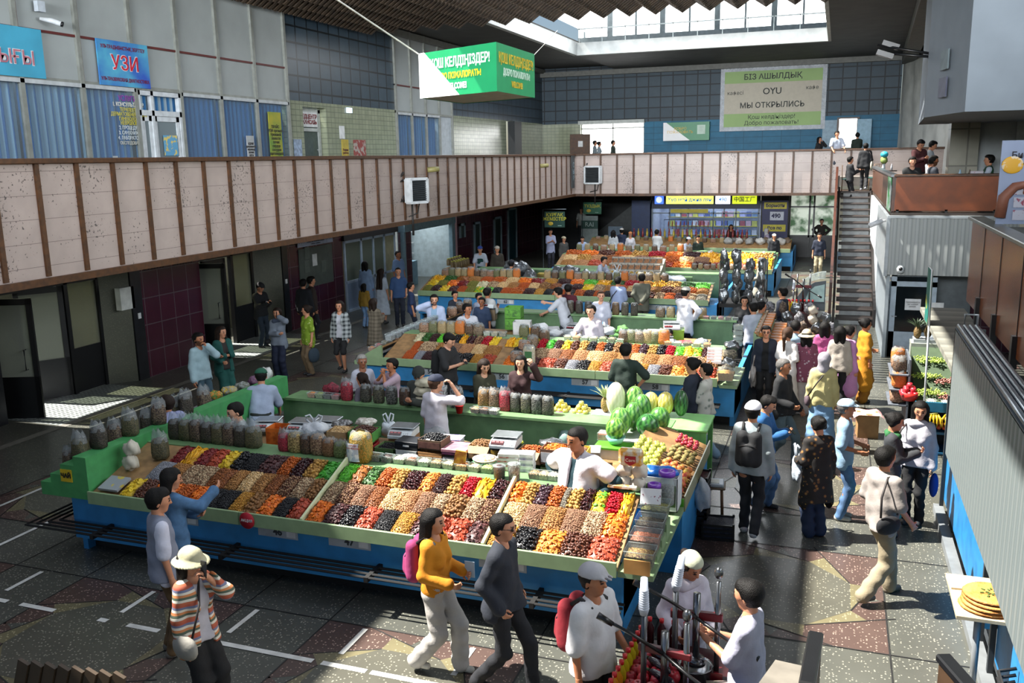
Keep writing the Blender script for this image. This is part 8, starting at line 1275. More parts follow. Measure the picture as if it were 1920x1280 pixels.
plate('clinic_sign', 'blue ultrasound clinic sign with big red Cyrillic letters', 'sign', -14.95, 16.53, 7.07, 1.52, .95, M('#1f4fb5', .5, 0, .2, 1.1, 0, 80, 0, '#4fa5c5'), None, t=.03); r = COL.objects[-1].parent if False else [o for o in LABELS['blue ultrasound clinic sign with big red Cyrillic letters']][0]
text('УЛЬТРАДЫБЫСТЫҚ ЗЕРТТЕУ', .105, M('#6b2244'), r, (.034, 0, .33), RL, bold=.003, sx=.85); text('УЗИ', .42, M('#e0e0e4'), r, (.034, .02, 0), RL, bold=.014); text('УЗИ', .42, M('#c2122c'), r, (.045, .02, 0), RL, bold=.002); text('УЛЬТРАЗВУКОВАЯ ДИАГНОСТИКА', .1, M('#6b2244'), r, (.034, 0, -.34), RL, bold=.003, sx=.83)
plate('clinic_sign', 'pale turquoise clinic sign cut by the picture edge with pink letters', 'sign', -14.95, 13.2, 7.07, 2.3, .93, M('#3f9cbc', .5, var=.08, scale=2), None, t=.03); r = LABELS['pale turquoise clinic sign cut by the picture edge with pink letters'][0]; text('ОРТАЛЫҒЫ', .36, M('#d8d5d8'), r, (.034, -.12, -.12), RL, bold=.012); text('ОРТАЛЫҒЫ', .36, M('#b06a78'), r, (.045, -.12, -.12), RL, bold=0)
r = T('window_notice', 'white and yellow list of medical services lettered on the curtained window', 'notice', (-14.97, 16.55, 5.35)); q = MB(); q.bx(0, .004, -.6, -.45, -1.2, -.25); q.obj('backing', M('#a5adb0', .6), r)
for s_, z, c, sz in (('УСЛУГИ:', .99, '#8a2a9a', .16), ('1. КОНСУЛЬТАЦИЯ', .86, '#d5d4c9', .12), ('ТЕРАПЕВТА', .75, '#c5b83a', .11), ('ДЕРМАТОВЕНЕРОЛОГА', .65, '#c5b83a', .11), ('ГИНЕКОЛОГА', .55, '#c5b83a', .11), ('НЕВРОЛОГА', .46, '#c5b83a', .11), ('2. ПРОЦЕДУРЫ', .36, '#c5cdd0', .11), ('3. САН.КНИЖКИ', .25, '#c5cdd0', .11), ('4. ЛАБОРАТОРИЯ', .14, '#c5cdd0', .11), ('ОБСЛЕДОВАНИЕ', .03, '#b5b5aa', .1)): text(s_, sz, M(c), r, (.01, .02, z), RL, bold=.002, sx=.85)
plate('notice', 'tall yellow price list hung in the last curtained window', 'notice', -14.96, 22.15, 5.4, .6, 1.75, M('#a8a024', .6, 0, .2, 2, 0, 80, 0, '#5f8a34', .3, .7), 'ПРАЙС\nУЗИ органов\nбрюшной\nполости\nпочек\nсердца\nсосудов\nщитовидной\nжелезы\nанализы', M('#3a3c1c'), .11); plate('notice', 'white paper list pasted above the red photo sign', 'notice', -14.96, 20.95, 5.25, .32, .72, M('#b0b3b4', .6), 'АДАМ\nдокументы\nперевод\nкопия\nскан', M('#333'), .08); plate('notice', 'small red photo sign below the white paper list', 'notice', -14.96, 20.95, 4.45, .36, .42, red, 'ФОТО\n3 x 4', M('#dedede'), .12)
plate('notice', 'yellow timetable on the pale green tiles', 'notice', -15, 26.05, 5.2, .42, .75, M('#b5a03a', .6), 'Режим\nработы', M('#5a2a1a'), .1); plate('notice', 'white paper above the yellow timetable', 'notice', -15, 25.9, 5.8, .3, .4, white); plate('notice', 'reddish poster with a photograph on the pale green tiles', 'notice', -15, 27.0, 5.2, .8, .75, M('#8a3a34', .6, 0, .2, 7, 0, 80, 0, '#a59a92', .5, .55)); plate('notice', 'pale poster beside the white clinic door', 'notice', -15, 23.3, 5.3, .42, .5, M('#8fa0b8', .6, var=.3, scale=12)); plate('notice', 'white timetable beside the white clinic door', 'notice', -15, 23.35, 4.6, .36, .8, M('#a8acb0', .6), 'Врачи\nпн-пт\n8-17', M('#333'), .08)
plate('exit_light', 'small white exit light on the pale green tiles', 'light', -15, 26.4, 6.5, .28, .16, M('#cfe0ff', .5, emit=1.5), t=.06)
r = T('security_camera', 'white bullet camera with a junction box high between the grey panels', 'camera', (-14.93, 14.35, 7.75)); q = MB(); q.bx(0, .1, -.09, .09, .12, .32); q.obj('junction_box', M('#b5bdc6', .5), r); q = MB(); q.tube([(.02, 0, 0), (.2, .12, -.04), (.34, .2, -.1)], [.03, .055, .055], 12); q.obj('camera_body', M('#c5c9cc', .4), r); q = MB(); q.tube([(.34, .2, -.1), (.37, .22, -.112)], .05, 12); q.obj('lens', black, r)
r = T('security_camera', 'white bullet camera on the corner of the ribbed metal box', 'camera', (1.12, 22.8, 3.25)); q = MB(); q.tube([(0, 0, .05), (-.12, -.02, .05)], .025, 8); q.obj('bracket', white, r); q = MB(); q.tube([(-.08, -.02, .06), (-.36, -.04, -.06)], .06, 12); q.obj('camera_body', M('#c9ccd0', .4), r)
r = T('security_camera', 'white dome camera under the ribbed metal box', 'camera', (1.5, 22.78, 2.2)); q = MB(); q.lathe([(.03, -.12), (.08, -.1), (.09, 0), (.06, .06), (0, .08)], 16); q.obj('camera_body', M('#b9bfc2', .4), r); q = MB(); q.ell((0, -.07, -.01), .045, 10, 8); q.obj('lens', black, r)
def heater(loc, rz, lab, sz=.62):
 r = T('fan_heater', lab, 'heater', loc, rz); q = MB(); h = sz/2
 for a in (-1, 1): q.bx(-.12, .12, a*h-.035, a*h+.035, -h, h); q.bx(-.12, .12, -h, h, a*h-.035, a*h+.035)
 q.obj('frame', M('#c2c6c8', .4), r); q = MB(); q.bx(-.1, .02, -h, h, -h, h); q.obj('core', M('#15181a', .6), r); q = MB()
 for k in range(11): z = -h+.05+k*(sz-.1)/10; q.box((0, 0, 0), (.07, sz-.08, .012), M4=Matrix.Translation((.07, 0, z)) @ Matrix.Rotation(.5, 4, 'Y'))
 q.obj('louvre', M('#3a3f42', .5), r); q = MB(); q.tube([(-.15, -h-.02, -h*.4), (-.2, -h-.1, -h*.9), (-.28, -h-.1, .3), (-.15, -h, .5)], .03, 8); q.tube([(-.15, -h-.02, -h*.8), (-.22, -h-.22, -h), (-.25, -h-.2, .2), (-.15, -h, .3)], .025, 8); q.tube([(-.2, 0, -h), (-.2, 0, -h-.9)], .03, 8); q.tube([(-.1, h*.6, -h), (-.12, h*.4, -h-.3), (-.15, -h*.6, -h-.38)], .018, 8); q.obj('pipe', M('#24211f', .5), r); q = MB(); q.bx(-.3, -.1, -.05, .05, -.1, .1); q.obj('bracket', black, r)
heater((-10.68, 22.25, 4.08), -.35, 'white fan heater with black pipes on the long pink balcony front'); heater((-10.1, 38.85, 4.1), -PI/2-.2, 'white fan heater on the far pink balcony front', .72)
for k, (y, z) in enumerate(((23.68, 4.61), (34.1, 4.57))): q = MB(); q.tube([(-10.95, y-.12, z), (-10.7, y+.1, z+.02)], .075, 12); tag(q.obj('wall_lamp', M('#8c8552', .5)), 'yellowed cylinder lamp on the pink balcony front, %s the fan heater' % ('just past' if k == 0 else 'far beyond'), 'lamp')
r = T('hanging_sign', 'narrow dark vertical sign near the corner of the pink balcony', 'sign', (-10.93, 38.5, 4.1)); q = MB(); q.bx(0, .04, -.2, .2, -.55, .85); q.obj('panel', M('#2c3438', .5), r); text('С\nЫ\nР', .3, M('#8fa5ad'), r, (.05, 0, .15), RL)
r = T('spotlight', 'pair of black spotlights on a long arm from the white block', 'light', (1.65, 20.6, 6.8)); q = MB(); q.tube([(0, 0, 0), (-1.0, .3, .25)], .03, 6); q.tube([(0, .1, -.05), (-.9, .4, .1)], .03, 6); q.obj('arm', black, r)
for x, z in ((-.75, .24), (-.85, .06)): q = MB(); q.box((0, 0, 0), (.34, .2, .1), M4=Matrix.Translation((x, .3, z)) @ Matrix.Rotation(.35, 4, 'Y')); q.obj('lamp_head', black, r)
for k, z in enumerate((6.55, 6.05)):
 r = T('grille', '%s louvred grille in the edge of the white block' % ('grey upper' if k == 0 else 'dark lower'), 'grille', (1.78, 19.2, z)); q = MB(); q.box((0, 0, 0), (.03, .45, .36), rz=.18); q.obj('panel', M(('#6d7b80', '#55586b')[k], .6), r)
pvc = M('#7f93ad', .45, var=.05)
r = T('glass_booth', 'white framed glass booth with a lit strip above its dark header', 'booth', (-15, 25.6, 0)); q = MB()
for y in (0, 1.1, 1.95, 2.75, 3.55): q.bx(-.04, .05, y-.04, y+.05, 0, 2.35)
q.bx(-.04, .05, 0, 3.6, 2.27, 2.36); q.bx(-.04, .05, 0, 3.6, .95, 1.03); q.bx(-.04, .05, 0, 3.6, 0, .08); q.obj('booth_frame', M('#a5b5c8', .45), r); q = MB(); q.bx(-.01, .02, 0, 1.95, .05, .97); q.bx(-.01, .02, 1.95, 2.75, .05, .97); q.obj('lower_panel', pvc, r); q = MB(); q.bx(-.005, .008, 0, 2.75, 1.0, 2.3); q.obj('glass_pane', MGLASS('#aab5a8', .7), r)
q = MB(); q.bx(-.01, .02, 2.78, 3.55, .05, 2.3); q.obj('cream_panel', M('#8f8d72', .5), r); q = MB(); q.bx(-.3, .1, -.1, 3.75, 2.36, 3.05); q.obj('header', M('#14141c', .5), r); q = MB(); q.bx(.1, .3, -.15, 3.7, 2.9, 3.06); q.obj('light_strip', M('#eaf0ff', .5, emit=7), r); q = MB(); q.bx(-2.0, -1.9, 0, 3.6, 0, 2.4); q.bx(-1.9, 0, -.1, 0, 0, 2.4); q.bx(-1.9, 0, 3.6, 3.7, 0, 2.4); q.bx(-1.9, 0, 0, 3.6, 2.36, 2.4); q.obj('inner_wall', M('#6b5a3c', .7, var=.3, scale=2), r); q = MB(); q.bx(-.75, -.15, .1, 2.6, .0, 1.12); q.obj('inner_counter', M('#5a4630', .6), r)
l = area('booth_lamp', (-16.0, 27.2, 2.3), 1.0, 2.5, 14, (1, .93, .8))
r = T('microwave', 'pale microwave on the counter inside the glass booth', 'appliance', (-15.45, 26.5, 1.12)); q = MB(); q.bx(-.18, .18, -.25, .25, 0, .3, ch=.01); q.obj('case', M('#a5aaa5', .5), r); q = MB(); q.bx(.18, .186, -.22, .1, .04, .26); q.obj('door', black, r)
r = T('lit_shop', 'brightly lit side shop with jars on white shelves', 'shop', (-15, 29.9, 0)); q = MB(); q.bx(-.25, .1, 0, 4.75, 2.28, 2.95); q.obj('fascia', M('#6f8b98', .5), r); q = MB(); q.bx(-2.2, -2.1, 0, 4.8, 0, 2.9); q.bx(-2.1, -.2, -.05, .0, 0, 2.9); q.bx(-2.1, 0, 4.75, 4.8, 0, 2.9); q.bx(-2.1, 0, 0, 4.8, 2.9, 2.95); q.obj('inner_wall', M('#b5c2c6', .6), r); q = MB(); q.bx(-.1, .06, 4.45, 4.75, 0, 2.3); q.bx(-.1, .06, 0, .12, 0, 2.3); q.obj('post', M('#6f8894', .5), r)
q = MB(); q.bx(-1.3, -.7, .5, 2.6, 0, .95); q.obj('shop_counter', M('#8fb5c9', .5, var=.1), r)
for k in range(22): q = MB(); q.box((.12, .25+.2*k, 2.99+.012*math.sin(k*2.1)), (.05, .13, .05)); q.obj('light_dot', M('#f5fbff', .5, emit=9), r)
for z in (.5, 1.0, 1.45, 1.9): q = MB(); q.bx(-2.1, -1.8, .2, 4.6, z, z+.03); q.obj('shelf', white, r)
area('shop_lamp', (-16.1, 32.3, 2.8), 1.4, 4.0, 75, (.9, .97, 1.0))
jr = T('jar', 'x', 'jar'); LABELS['x'].pop(); q = MB(); q.lathe([(.07, 0), (.075, .02), (.075, .2), (.05, .23), (.05, .25)], 12); q.obj('jar_body', M('#7d6a4a', .3), jr); q = MB(); q.lathe([(.055, .24), (.055, .28), (0, .28)], 12); q.obj('lid', M('#b5b04a', .4), jr)
jr2 = T('jar', 'x', 'jar'); LABELS['x'].pop(); q = MB(); q.lathe([(.07, 0), (.075, .02), (.075, .2), (.05, .23), (.05, .25)], 12); q.obj('jar_body', M('#4a2a30', .3), jr2); q = MB(); q.lathe([(.055, .24), (.055, .28), (0, .28)], 12); q.obj('lid', M('#8a2a2a', .4), jr2)
for j, z in enumerate((1.03, 1.48, 1.93)):
 for k in range(17): put((jr, jr2)[(k//3+j) % 2], (-16.95, 30.3+.25*k, z), 0, '%s jar on the %s white shelf of the lit side shop, %s along' % ('yellow-lidded' if (k//3+j) % 2 == 0 else 'red-lidded', ('lower', 'middle', 'upper')[j], ORD[k]), 'jars on the white shelves', 'jar')
r = T('display_table', 'low table of orange-lidded jars at the corner of the lit side shop', 'table', (-14.6, 32.6, 0)); q = MB(); q.bx(0, .7, 0, 1.6, .6, .64); q.obj('table_top', WD, r); q = MB(); q.bx(.05, .65, .05, 1.55, 0, .6); q.obj('base', M('#4a4438', .6), r)
for i in range(6):
 for j in range(3): put(jr, (-14.45+.17*j, 32.75+.24*i, .64+(.1 if j == 0 else 0)), 0, 'amber jar on the low table by the side shop, %s row, %s along' % (ORD[j], ORD[i]), 'jars on the low table', 'jar', 1.0)
for k, (y0, y1, z0, z1, lab) in enumerate(((35.3, 35.7, 1.6, 2.2, 'small pale window in the maroon wall before the far doors'), (36.9, 37.5, .1, 2.15, 'pale framed door in the maroon wall behind the aproned seller'), (39.4, 40.2, .1, 2.2, 'second pale framed door in the maroon wall'), (41.3, 42.4, .0, 2.5, 'dark teal door with chipped pale surround in the maroon wall'))):
 r = T('framed_door' if k else 'framed_window', lab, 'door' if k else 'window', (-15, y0, 0)); r['kind'] = 'structure'; r.name = 'door_%d' % (10+k) if k else 'window_30'; w = y1-y0; q = MB(); q.bx(0, .06, -.1, .02, z0, z1); q.bx(0, .06, w-.02, w+.1, z0, z1); q.bx(0, .06, -.1, w+.1, z1-.1, z1); q.obj('frame', M('#8095a0', .5), r); q = MB(); q.bx(0, .03, 0, w, z0, z1-.1); q.obj('panel', M('#0b3a44' if k == 3 else '#22302c', .3), r)
r = T('lit_storefront', 'brightly lit far storefront with yellow and blue light boxes', 'shop', (-8.45, 44, 0)); WS = 5.1; q = MB(); q.bx(0, WS, -.15, .1, 2.35, 3.3); q.obj('fascia', M('#0b1c3a', .5), r)
for x0, x1, c, tx, tc, sz in ((.15, .58, '#3a5fd0', '', '#fff', .2), (.7, 2.95, '#c8c85a', 'Хуо мэй джиа лян', '#2f7fd0', .25), (3.05, 3.73, '#e8ecf2', '490', '#4f9fe0', .26), (3.83, 4.95, '#9aa51e', '中国工厂', '#10203a', .26)):
 q = MB(); q.bx(x0, x1, -.2, -.15, 2.58, 2.98, ch=.01); p_ = q.obj('light_box', M(c, .5, emit=2.4, var=.05), r)
 if tx: text(tx, sz, M(tc, .5, emit=.6), p_, ((x0+x1)/2, -.21, 2.78), RX, bold=.004, sx=.95)
q = MB(); q.ell((.36, -.2, 2.78), (.15, .02, .15), 14, 8); q.obj('round_mark', M('#c5d0f5', .5, emit=1.5), r)
q = MB()
for x in (0, .85, 1.4, 1.75, 2.95, 3.45, 4.0, 5.05): q.bx(x-.03, x+.03, -.05, .03, 0, 2.35)
q.bx(0, WS, -.05, .03, 2.1, 2.16); q.obj('window_frame', M('#6d7a88', .45), r); q = MB(); q.bx(0, WS, -.005, .005, 0, 2.35); q.obj('glass_pane', MGLASS('#e4ebf2', .95, .02), r); q = MB(); q.bx(0, WS, 2.4, 2.5, 0, 2.6); q.bx(-.05, 0, .1, 2.5, 0, 2.6); q.bx(WS, WS+.05, .1, 2.5, 0, 2.6); q.bx(0, WS, .1, 2.5, 2.55, 2.6); q.obj('inner_wall', M('#c2c8da', .6), r)
for x0 in (0.9, 1.8): q = MB(); q.bx(x0, x0+.9, -.06, -.05, 2.15, 2.33); q.obj('yellow_poster', M('#c5b52a', .5), r)
area('storefront_lamp', (-5.9, 45.2, 2.5), 4.6, 1.8, 80, (.88, .93, 1.0))
for k, z in enumerate((.45, .9, 1.35, 1.8)):
 r = T('shop_shelf', 'long white shelf inside the far storefront, %s from the floor' % ORD[k], 'shelf', (-8.0, 46.15, z)); q = MB(); q.bx(.0, 4.5, -.25, .2, 0, .03); q.obj('board', white, r); q = MB(); q.bx(0, 4.5, -.26, -.25, 0, .04); q.obj('price_strip', M('#c5b53a', .5), r)
pbx = [mk_box(c, .24, .16, .24, flap=False, lid=c, name='product_box') for c in ('#a5a8d8', '#c8a5b5', '#d5d5dc', '#4a5a9a', '#c5c05a', '#a54a5a', '#6a8ab0')]
for j, z in enumerate((.48, .93, 1.38, 1.83)):
 for k in range(15): put(pbx[(k*3+j*2) % 7], (-7.8+.29*k, 46.05, z), 0, 'product box in the far storefront, %s along the %s shelf' % (ORD[k], ORD[j]), 'product boxes in the far storefront', 'box')
r = T('sale_poster', 'dark blue sale poster with yellow strips beside the far storefront', 'poster', (-2.66, 43.88, 1.0)); q = MB(); q.bx(-.58, .58, -.03, 0, 0, 1.75); q.obj('panel', M('#191c54', .5), r); q = MB(); q.bx(-.5, .52, -.04, -.03, 1.35, 1.65); q.bx(-.52, .5, -.04, -.03, .3, .62); q.obj('yellow_strip', M('#c5b82a', .5), r); q = MB(); q.bx(-.22, .4, -.04, -.03, .82, 1.22, ch=.003); q.obj('price_card', M('#c9ccda', .5), r); text('Бормоти', .2, M('#16184a'), r, (0, -.045, 1.5), RX, bold=.008); text('490', .27, M('#16184a'), r, (.05, -.045, 1.02), RX, bold=.01); text('Все по', .2, M('#16184a'), r, (0, -.045, .46), RX, bold=.008)
for lab, x0, x1, y, z0, z1, c, tx, tc in (('dark green dried-fruit sign with a yellow emblem on a metal pole', -11.75, -10.85, 37.0, 1.95, 2.62, '#0d3a30', 'ҚҰРҒАҚ\nЖЕМІСТЕР', '#b5b02a'), ('green salted-goods sign on a metal pole', -11.6, -10.7, 42.8, 2.15, 2.72, '#145c40', 'ТҰЗДЫҚ', '#b5b02a')):
 r = T('hanging_sign', lab, 'sign', (x0, y, 0)); w = x1-x0; q = MB(); q.bx(0, w, -.03, 0, z0, z1); q.obj('panel', M(c, .5), r); q = MB(); q.tube([(-.08, 0, 0), (-.08, 0, z1+.1), (w+.05, 0, z1+.1)], .02, 6); q.obj('pole', M('#7f8a90', .4, .5), r); text(tx, .19, M(tc), r, (w/2, -.04, z0+(z1-z0)*.66), RX, bold=.003); q = MB(); q.ell((w*.3, -.035, z0+.16), (.12, .01, .08), 10, 6); q.obj('emblem', M('#b59a2a', .5), r); text('www', .08, M('#9fc0b5'), r, (w*.75, -.04, z0+.08), RX)
r = T('roll_up_banner', 'white roll-up banner with a dark green band below the salted-goods sign', 'banner', (-11.35, 43.0, .7)); q = MB(); q.bx(-.42, .42, -.02, 0, 0, 1.35); q.obj('panel', M('#7f8a88', .6), r); q = MB(); q.bx(-.42, .42, -.03, -.02, .72, 1.12); q.obj('band', M('#0d3c34', .5), r); text('RAI', .3, M('#9fb0ac'), r, (0, -.035, .92), RX)
r = T('info_board', 'pale tilted information board before the far dark wall', 'board', (-10.1, 43.2, .7)); q = MB(); q.box((0, 0, .4), (.7, .03, .85)); q.obj('panel', M('#5f7080', .6), r)
q = MB(); q.prism([(-12.8, 0.2), (-9.4, 2.8), (-9.4, 0)], 46.2, 46.45, 1); tag(q.obj('grey_ramp', M('#4a4d4e', .7)), 'grey side of the ramp against the far dark wall', 'ramp')
ribY = MSTR(['#5a6263', '#666f70', '#5f6868', '#727a7a'], 1, .14, .45, 'rib')
m = MB(); m.bx(1.26, 1.3, 3.6, 10.4, 1.66, 3.04); m.bx(1.26, 1.55, 10.36, 10.4, 1.66, 3.04); S('wall_walkway_grey', m, ribY)
r = T('steel_handrail', 'long handrail of four parallel steel tubes on the grey ribbed panel', 'handrail', (1.26, 3.6, 3.04))
for k in range(4): q = MB(); q.tube([(.03+.055*k, 0, .035), (.03+.055*k, 6.75, .035)], .024, 10); q.obj('tube', M('#7f8a94', .28, .8), r)
q = MB(); q.tube([(.08, 6.75, .0), (.08, 6.75, .16), (.2, 6.75, .16), (.2, 6.75, 0)], .014, 8); q.obj('end_loop', M('#a9aeb2', .3, .5), r); q = MB(); q.bx(0, .25, 0, 6.78, -.01, .012); q.obj('base_strip', M('#4f5a62', .5), r)
m = MB(); m.bx(1.5, 2.2, 3.6, 17.2, 2.1, 2.18); S('floor_3', m, MSTR(['#6f6f66', '#7d7c72', '#66665e'], 1, .5, .7))
wal = M('#7d4424', .25, var=.3, scale=2.2)
m = MB(); m.bx(2.22, 2.28, 3.6, 17.2, 2.32, 3.72); w = S('wall_walkway_wood', m, wal)
for k in range(8): q = MB(); y = 4.5+1.6*k; q.bx(2.21, 2.225, y-.008, y+.008, 2.32, 3.72); q.obj('joint', black, w); q = MB(); q.bx(2.16, 2.24, y-.06, y+.06, 2.18, 2.6); q.obj('post', black, w)
q = MB(); q.bx(2.15, 2.4, 3.6, 17.25, 3.72, 3.78, ch=.01); q.obj('cap_rail', M('#6f7470', .3, .3), w)
m = MB(); m.bx(2.28, 9, 3.6, 17.2, 3.5, 3.6); S('floor_4', m, M('#5a5c58', .7))
r = T('dairy_poster', 'tall pale poster of a hand with stacked white pots standing on the parapet', 'poster', (2.3, 15.45, 3.78)); q = MB(); q.bx(0, 1.0, -.03, 0, 0, 1.24); q.obj('panel', M('#7f8ba5', .5, var=.1, scale=1), r); text('Биоморо', .13, M('#1c1c28'), r, (.42, -.04, 1.02), RX, bold=.003); text('живое мороженое', .06, M('#1c1c28'), r, (.42, -.04, .9), RX); q = MB(); q.ell((.16, -.04, .88), (.15, .012, .13), 16, 8); q.obj('yellow_badge', M('#c9961c', .5, 0, .2, 10, 0, 80, 0, '#c9b9a0', .5, .55), r)
q = MB(); q.tube([(.05, -.05, .1), (.08, -.05, .4), (.22, -.05, .56), (.38, -.05, .6)], [.08, .08, .07, .05], 10)
for k in range(4): q.tube([(.33, -.06, .62-.05*k), (.45, -.07, .63-.05*k), (.55, -.06, .6-.05*k)], [.022, .02, .015], 8)
q.obj('printed_hand', M('#7a4a38', .6), r)
for i, j in ((0, 0), (0, 1), (0, 2), (1, 0), (1, 1), (1, 3)): q = MB(); q.bx(.22+.24*i, .4+.24*i, -.045, -.035, .06+.19*j, .21+.19*j); q.obj('printed_pot', M('#a8a8b5', .5, 0, .2, 16, 0, 80, 0, '#8a3a50', .58, .64), r)
r = T('bread_kiosk', 'blue bread kiosk counter under the grey ribbed panel', 'kiosk', (1.5, 6.0, 0)); q = MB(); q.bx(.1, .2, 0, 2.6, .25, 1.0); q.bx(.1, .2, 3.3, 7.0, .2, 1.05); q.obj('base_panel', M('#1f6fa5', .5, var=.15), r); q = MB(); q.bx(.16, 1.2, 0, 7.0, 0, .25); q.obj('plinth', M('#3f4448', .6), r); q = MB(); q.bx(.15, 1.4, 0, 7.0, 1.0, 1.04); q.obj('counter_top', M('#5a5f63', .4), r); q = MB(); q.bx(-.02, .1, 0, 7.0, 0, .1); q.obj('kerb', M('#6a6e70', .6), r)
for y in (2.65, 3.25, 6.95): q = MB(); q.bx(.05, .1, y-.03, y+.03, 0, 1.66); q.obj('post', M('#2a2f33', .5), r)
q = MB()
for k in range(3): q.tube([(.08-.0*k, .2, .75-.06*k), (-.05, .2, .7-.06*k), (-.05, 1.6, .7-.06*k), (.08, 1.6, .75-.06*k)], .014, 6)
q.obj('bag_rack', KICK, r); q = MB(); q.bx(.0, .1, 3.8, 5.6, 1.05, 1.55); q.obj('product_display', M('#b5702c', .4, 0, .2, 5, 0, 80, 0, '#a83a3c', .45, .55), r)
r = T('bread_tray', 'projecting wooden tray carrying flatbreads at the blue kiosk', 'tray', (1.25, 7.9, .96)); q = MB(); q.bx(-.1, .5, 0, .85, 0, .03); q.obj('tray_board', M('#b5a585', .6, var=.2, scale=4), r); q = MB(); q.tube([(.1, .2, -.96), (.1, .2, 0)], .03, 8); q.obj('leg', M('#8a8f92', .4, .5), r)
fb = T('flatbread', 'x', 'bread'); LABELS['x'].pop(); q = MB(); q.lathe([(0, 0), (.2, .0), (.235, .012), (.22, .028), (.15, .022), (0, .024)], 24, sy=.95); q.obj('crust', M('#a8672c', .6, 0, .2, 9, .4, 40, 0, '#c98f4a'), fb); q = MB()
for k in range(12): a = k*2.4; q.box((.08*math.cos(a)*(.4+.6*(k % 3)/2), .08*math.sin(a)*(.4+.6*(k % 3)/2), .028), (.03, .015, .006), a)
q.obj('herb_topping', M('#3f5a24', .7), fb)
for k in range(4): put(fb, (1.42+.01*k, 8.15+.012*k, .992+.03*k), k, 'round golden flatbread, %s up in the stack on the kiosk tray' % ORD[k], 'flatbreads in the stack', 'bread')
r = T('folded_papers', 'cream wrapping papers beside the flatbreads', 'papers', (1.35, 8.55, .992)); q = MB(); q.box((0, 0, .008), (.4, .24, .016), rz=.1); q.obj('sheets', M('#c5b9a0', .6), r); q = MB(); q.box((.1, 0, .018), (.14, .12, .004), rz=.1); q.obj('pink_slip', M('#b56a9a', .5), r)
r = T('white_stand', 'white board lying on a small black stand beside the kiosk', 'stand', (1.28, 7.25, 0)); q = MB(); q.bx(-.2, .2, -.16, .16, .52, .56, ch=.008); q.obj('board', M('#b5b5c4', .4), r); q = MB(); q.bx(-.12, .14, -.1, .1, .0, .5); q.obj('base', M('#4a3f30', .6), r)
r = T('cream_panel', 'cream panel closing the near end of the kiosk', 'panel', (1.62, 6.0, 0)); q = MB(); q.bx(0, .5, -.08, -.02, .1, 1.6); q.obj('board', M('#a89a7c', .6), r)
r = T('fruit_stall', 'right-hand fruit stall with blue shelves of grapes, bananas and oranges', 'stall', (1.38, 15.5, 0)); r['label'] = 'fruit stall with blue shelves under grapes, near the pale blue door'; q = MB(); q.add([(0, 0, .82), (1.0, 0, .82), (1.0, 1.5, 1.5), (0, 1.5, 1.5), (0, 0, .74), (1.0, 0, .74), (1.0, 1.5, .74), (0, 1.5, .74)], [(0, 1, 2, 3), (4, 7, 6, 5), (0, 4, 5, 1), (1, 5, 6, 2), (2, 6, 7, 3), (3, 7, 4, 0)]); q.obj('sloping_bed', M('#3a4a34', .6), r)
q = MB(); q.bx(0, 1.0, -.03, 0, .74, .9); q.obj('front_board', M('#1f6a8a', .5), r); q = MB(); q.bx(0, 1.0, -.0, .5, .36, .4); q.bx(0, 1.0, 0, .5, .02, .05); q.obj('shelf', M('#174f70', .5), r); q = MB(); q.bx(0, 1.0, .5, .54, 0, .74); q.bx(-.02, .02, 0, 1.5, 0, .74); q.obj('base_panel', M('#10161a', .6), r); q = MB(); q.bx(0, 1.0, 1.5, 1.9, 1.5, 1.56); q.bx(0, 1.0, 1.55, 1.85, 0, 1.5); q.obj('back_shelf', M('#8a8f86', .5), r)
q = MB(); q.tube([(.12, -.05, .1), (.08, 0, 3.05)], .016, 8); tag(q.obj('sign_pole', M('#c5cacc', .4)), 'thin white pole rising from the grape stall', 'pole').location = (1.4, 15.45, 0)
r = T('hanging_sign', 'narrow green and yellow sign turned edge-on at the top of the white pole', 'sign', (1.47, 15.4, 2.3)); q = MB(); q.box((0, .2, .32), (.03, .5, .85)); q.obj('panel', M('#1a6a60', .5, 0, .2, 3, 0, 80, 0, '#b5b02a', .6, .65), r); q = MB(); q.tube([(0, -.05, -.12), (0, -.05, .76), (0, .46, .76)], .014, 6); q.obj('frame', white, r)
def grapes(loc, c, c2, lab, n=70, w=.3, grp='grapes on the stall'):
 r = T('grape_bunch', lab, 'grapes', loc, RN.uniform(0, 6), grp); q = MB()
 for k in range(n): t = RN.random(); a = RN.uniform(0, 2*PI); rr = w*.5*math.sqrt(RN.random())*(1-.5*t); q.ell((rr*math.cos(a), -.12+.26*t+rr*math.sin(a)*.6, .02+.07*RN.random()*(1-t*.4)), .0145, 8, 5)
 q.obj('berries', M(c, .3, 0, .2, 20, 0, 80, 0, c2), r); q = MB(); q.tube([(0, -.1, .08), (0, -.16, .1)], .004, 5); q.obj('stalk', M('#5a5a2a', .7), r)
zf = lambda y: .84+(y-15.5)*.455
for i in range(4):
 for j in range(3):
  if i < 2 or j == 2: grapes((1.52+.17*i, 15.75+.4*j, zf(15.75+.4*j)), '#7f9a34', '#a5b85a', 'green grape bunch on the stall, %s from the pole, %s row' % (ORD[i], ORD[j]), grp='green grapes')
  elif i == 2: grapes((1.86, 15.68+.36*j, zf(15.68+.36*j)), '#7a4038', '#a5756a', 'red grape bunch between green and black grapes, %s row' % ORD[j], grp='red grapes')
  else: grapes((2.14, 15.62+.36*j, zf(15.62+.36*j)), '#14161f', '#242838', 'black grape bunch at the grey panel side, %s row' % ORD[j], grp='black grapes')
for k in range(3): put(TB['white'][0], (1.62+.22*k, 15.56, .84), 0, 'empty clear punnet along the front of the grape stall, %s from the pole' % ORD[k], 'punnets of the grape stall', 'tub')
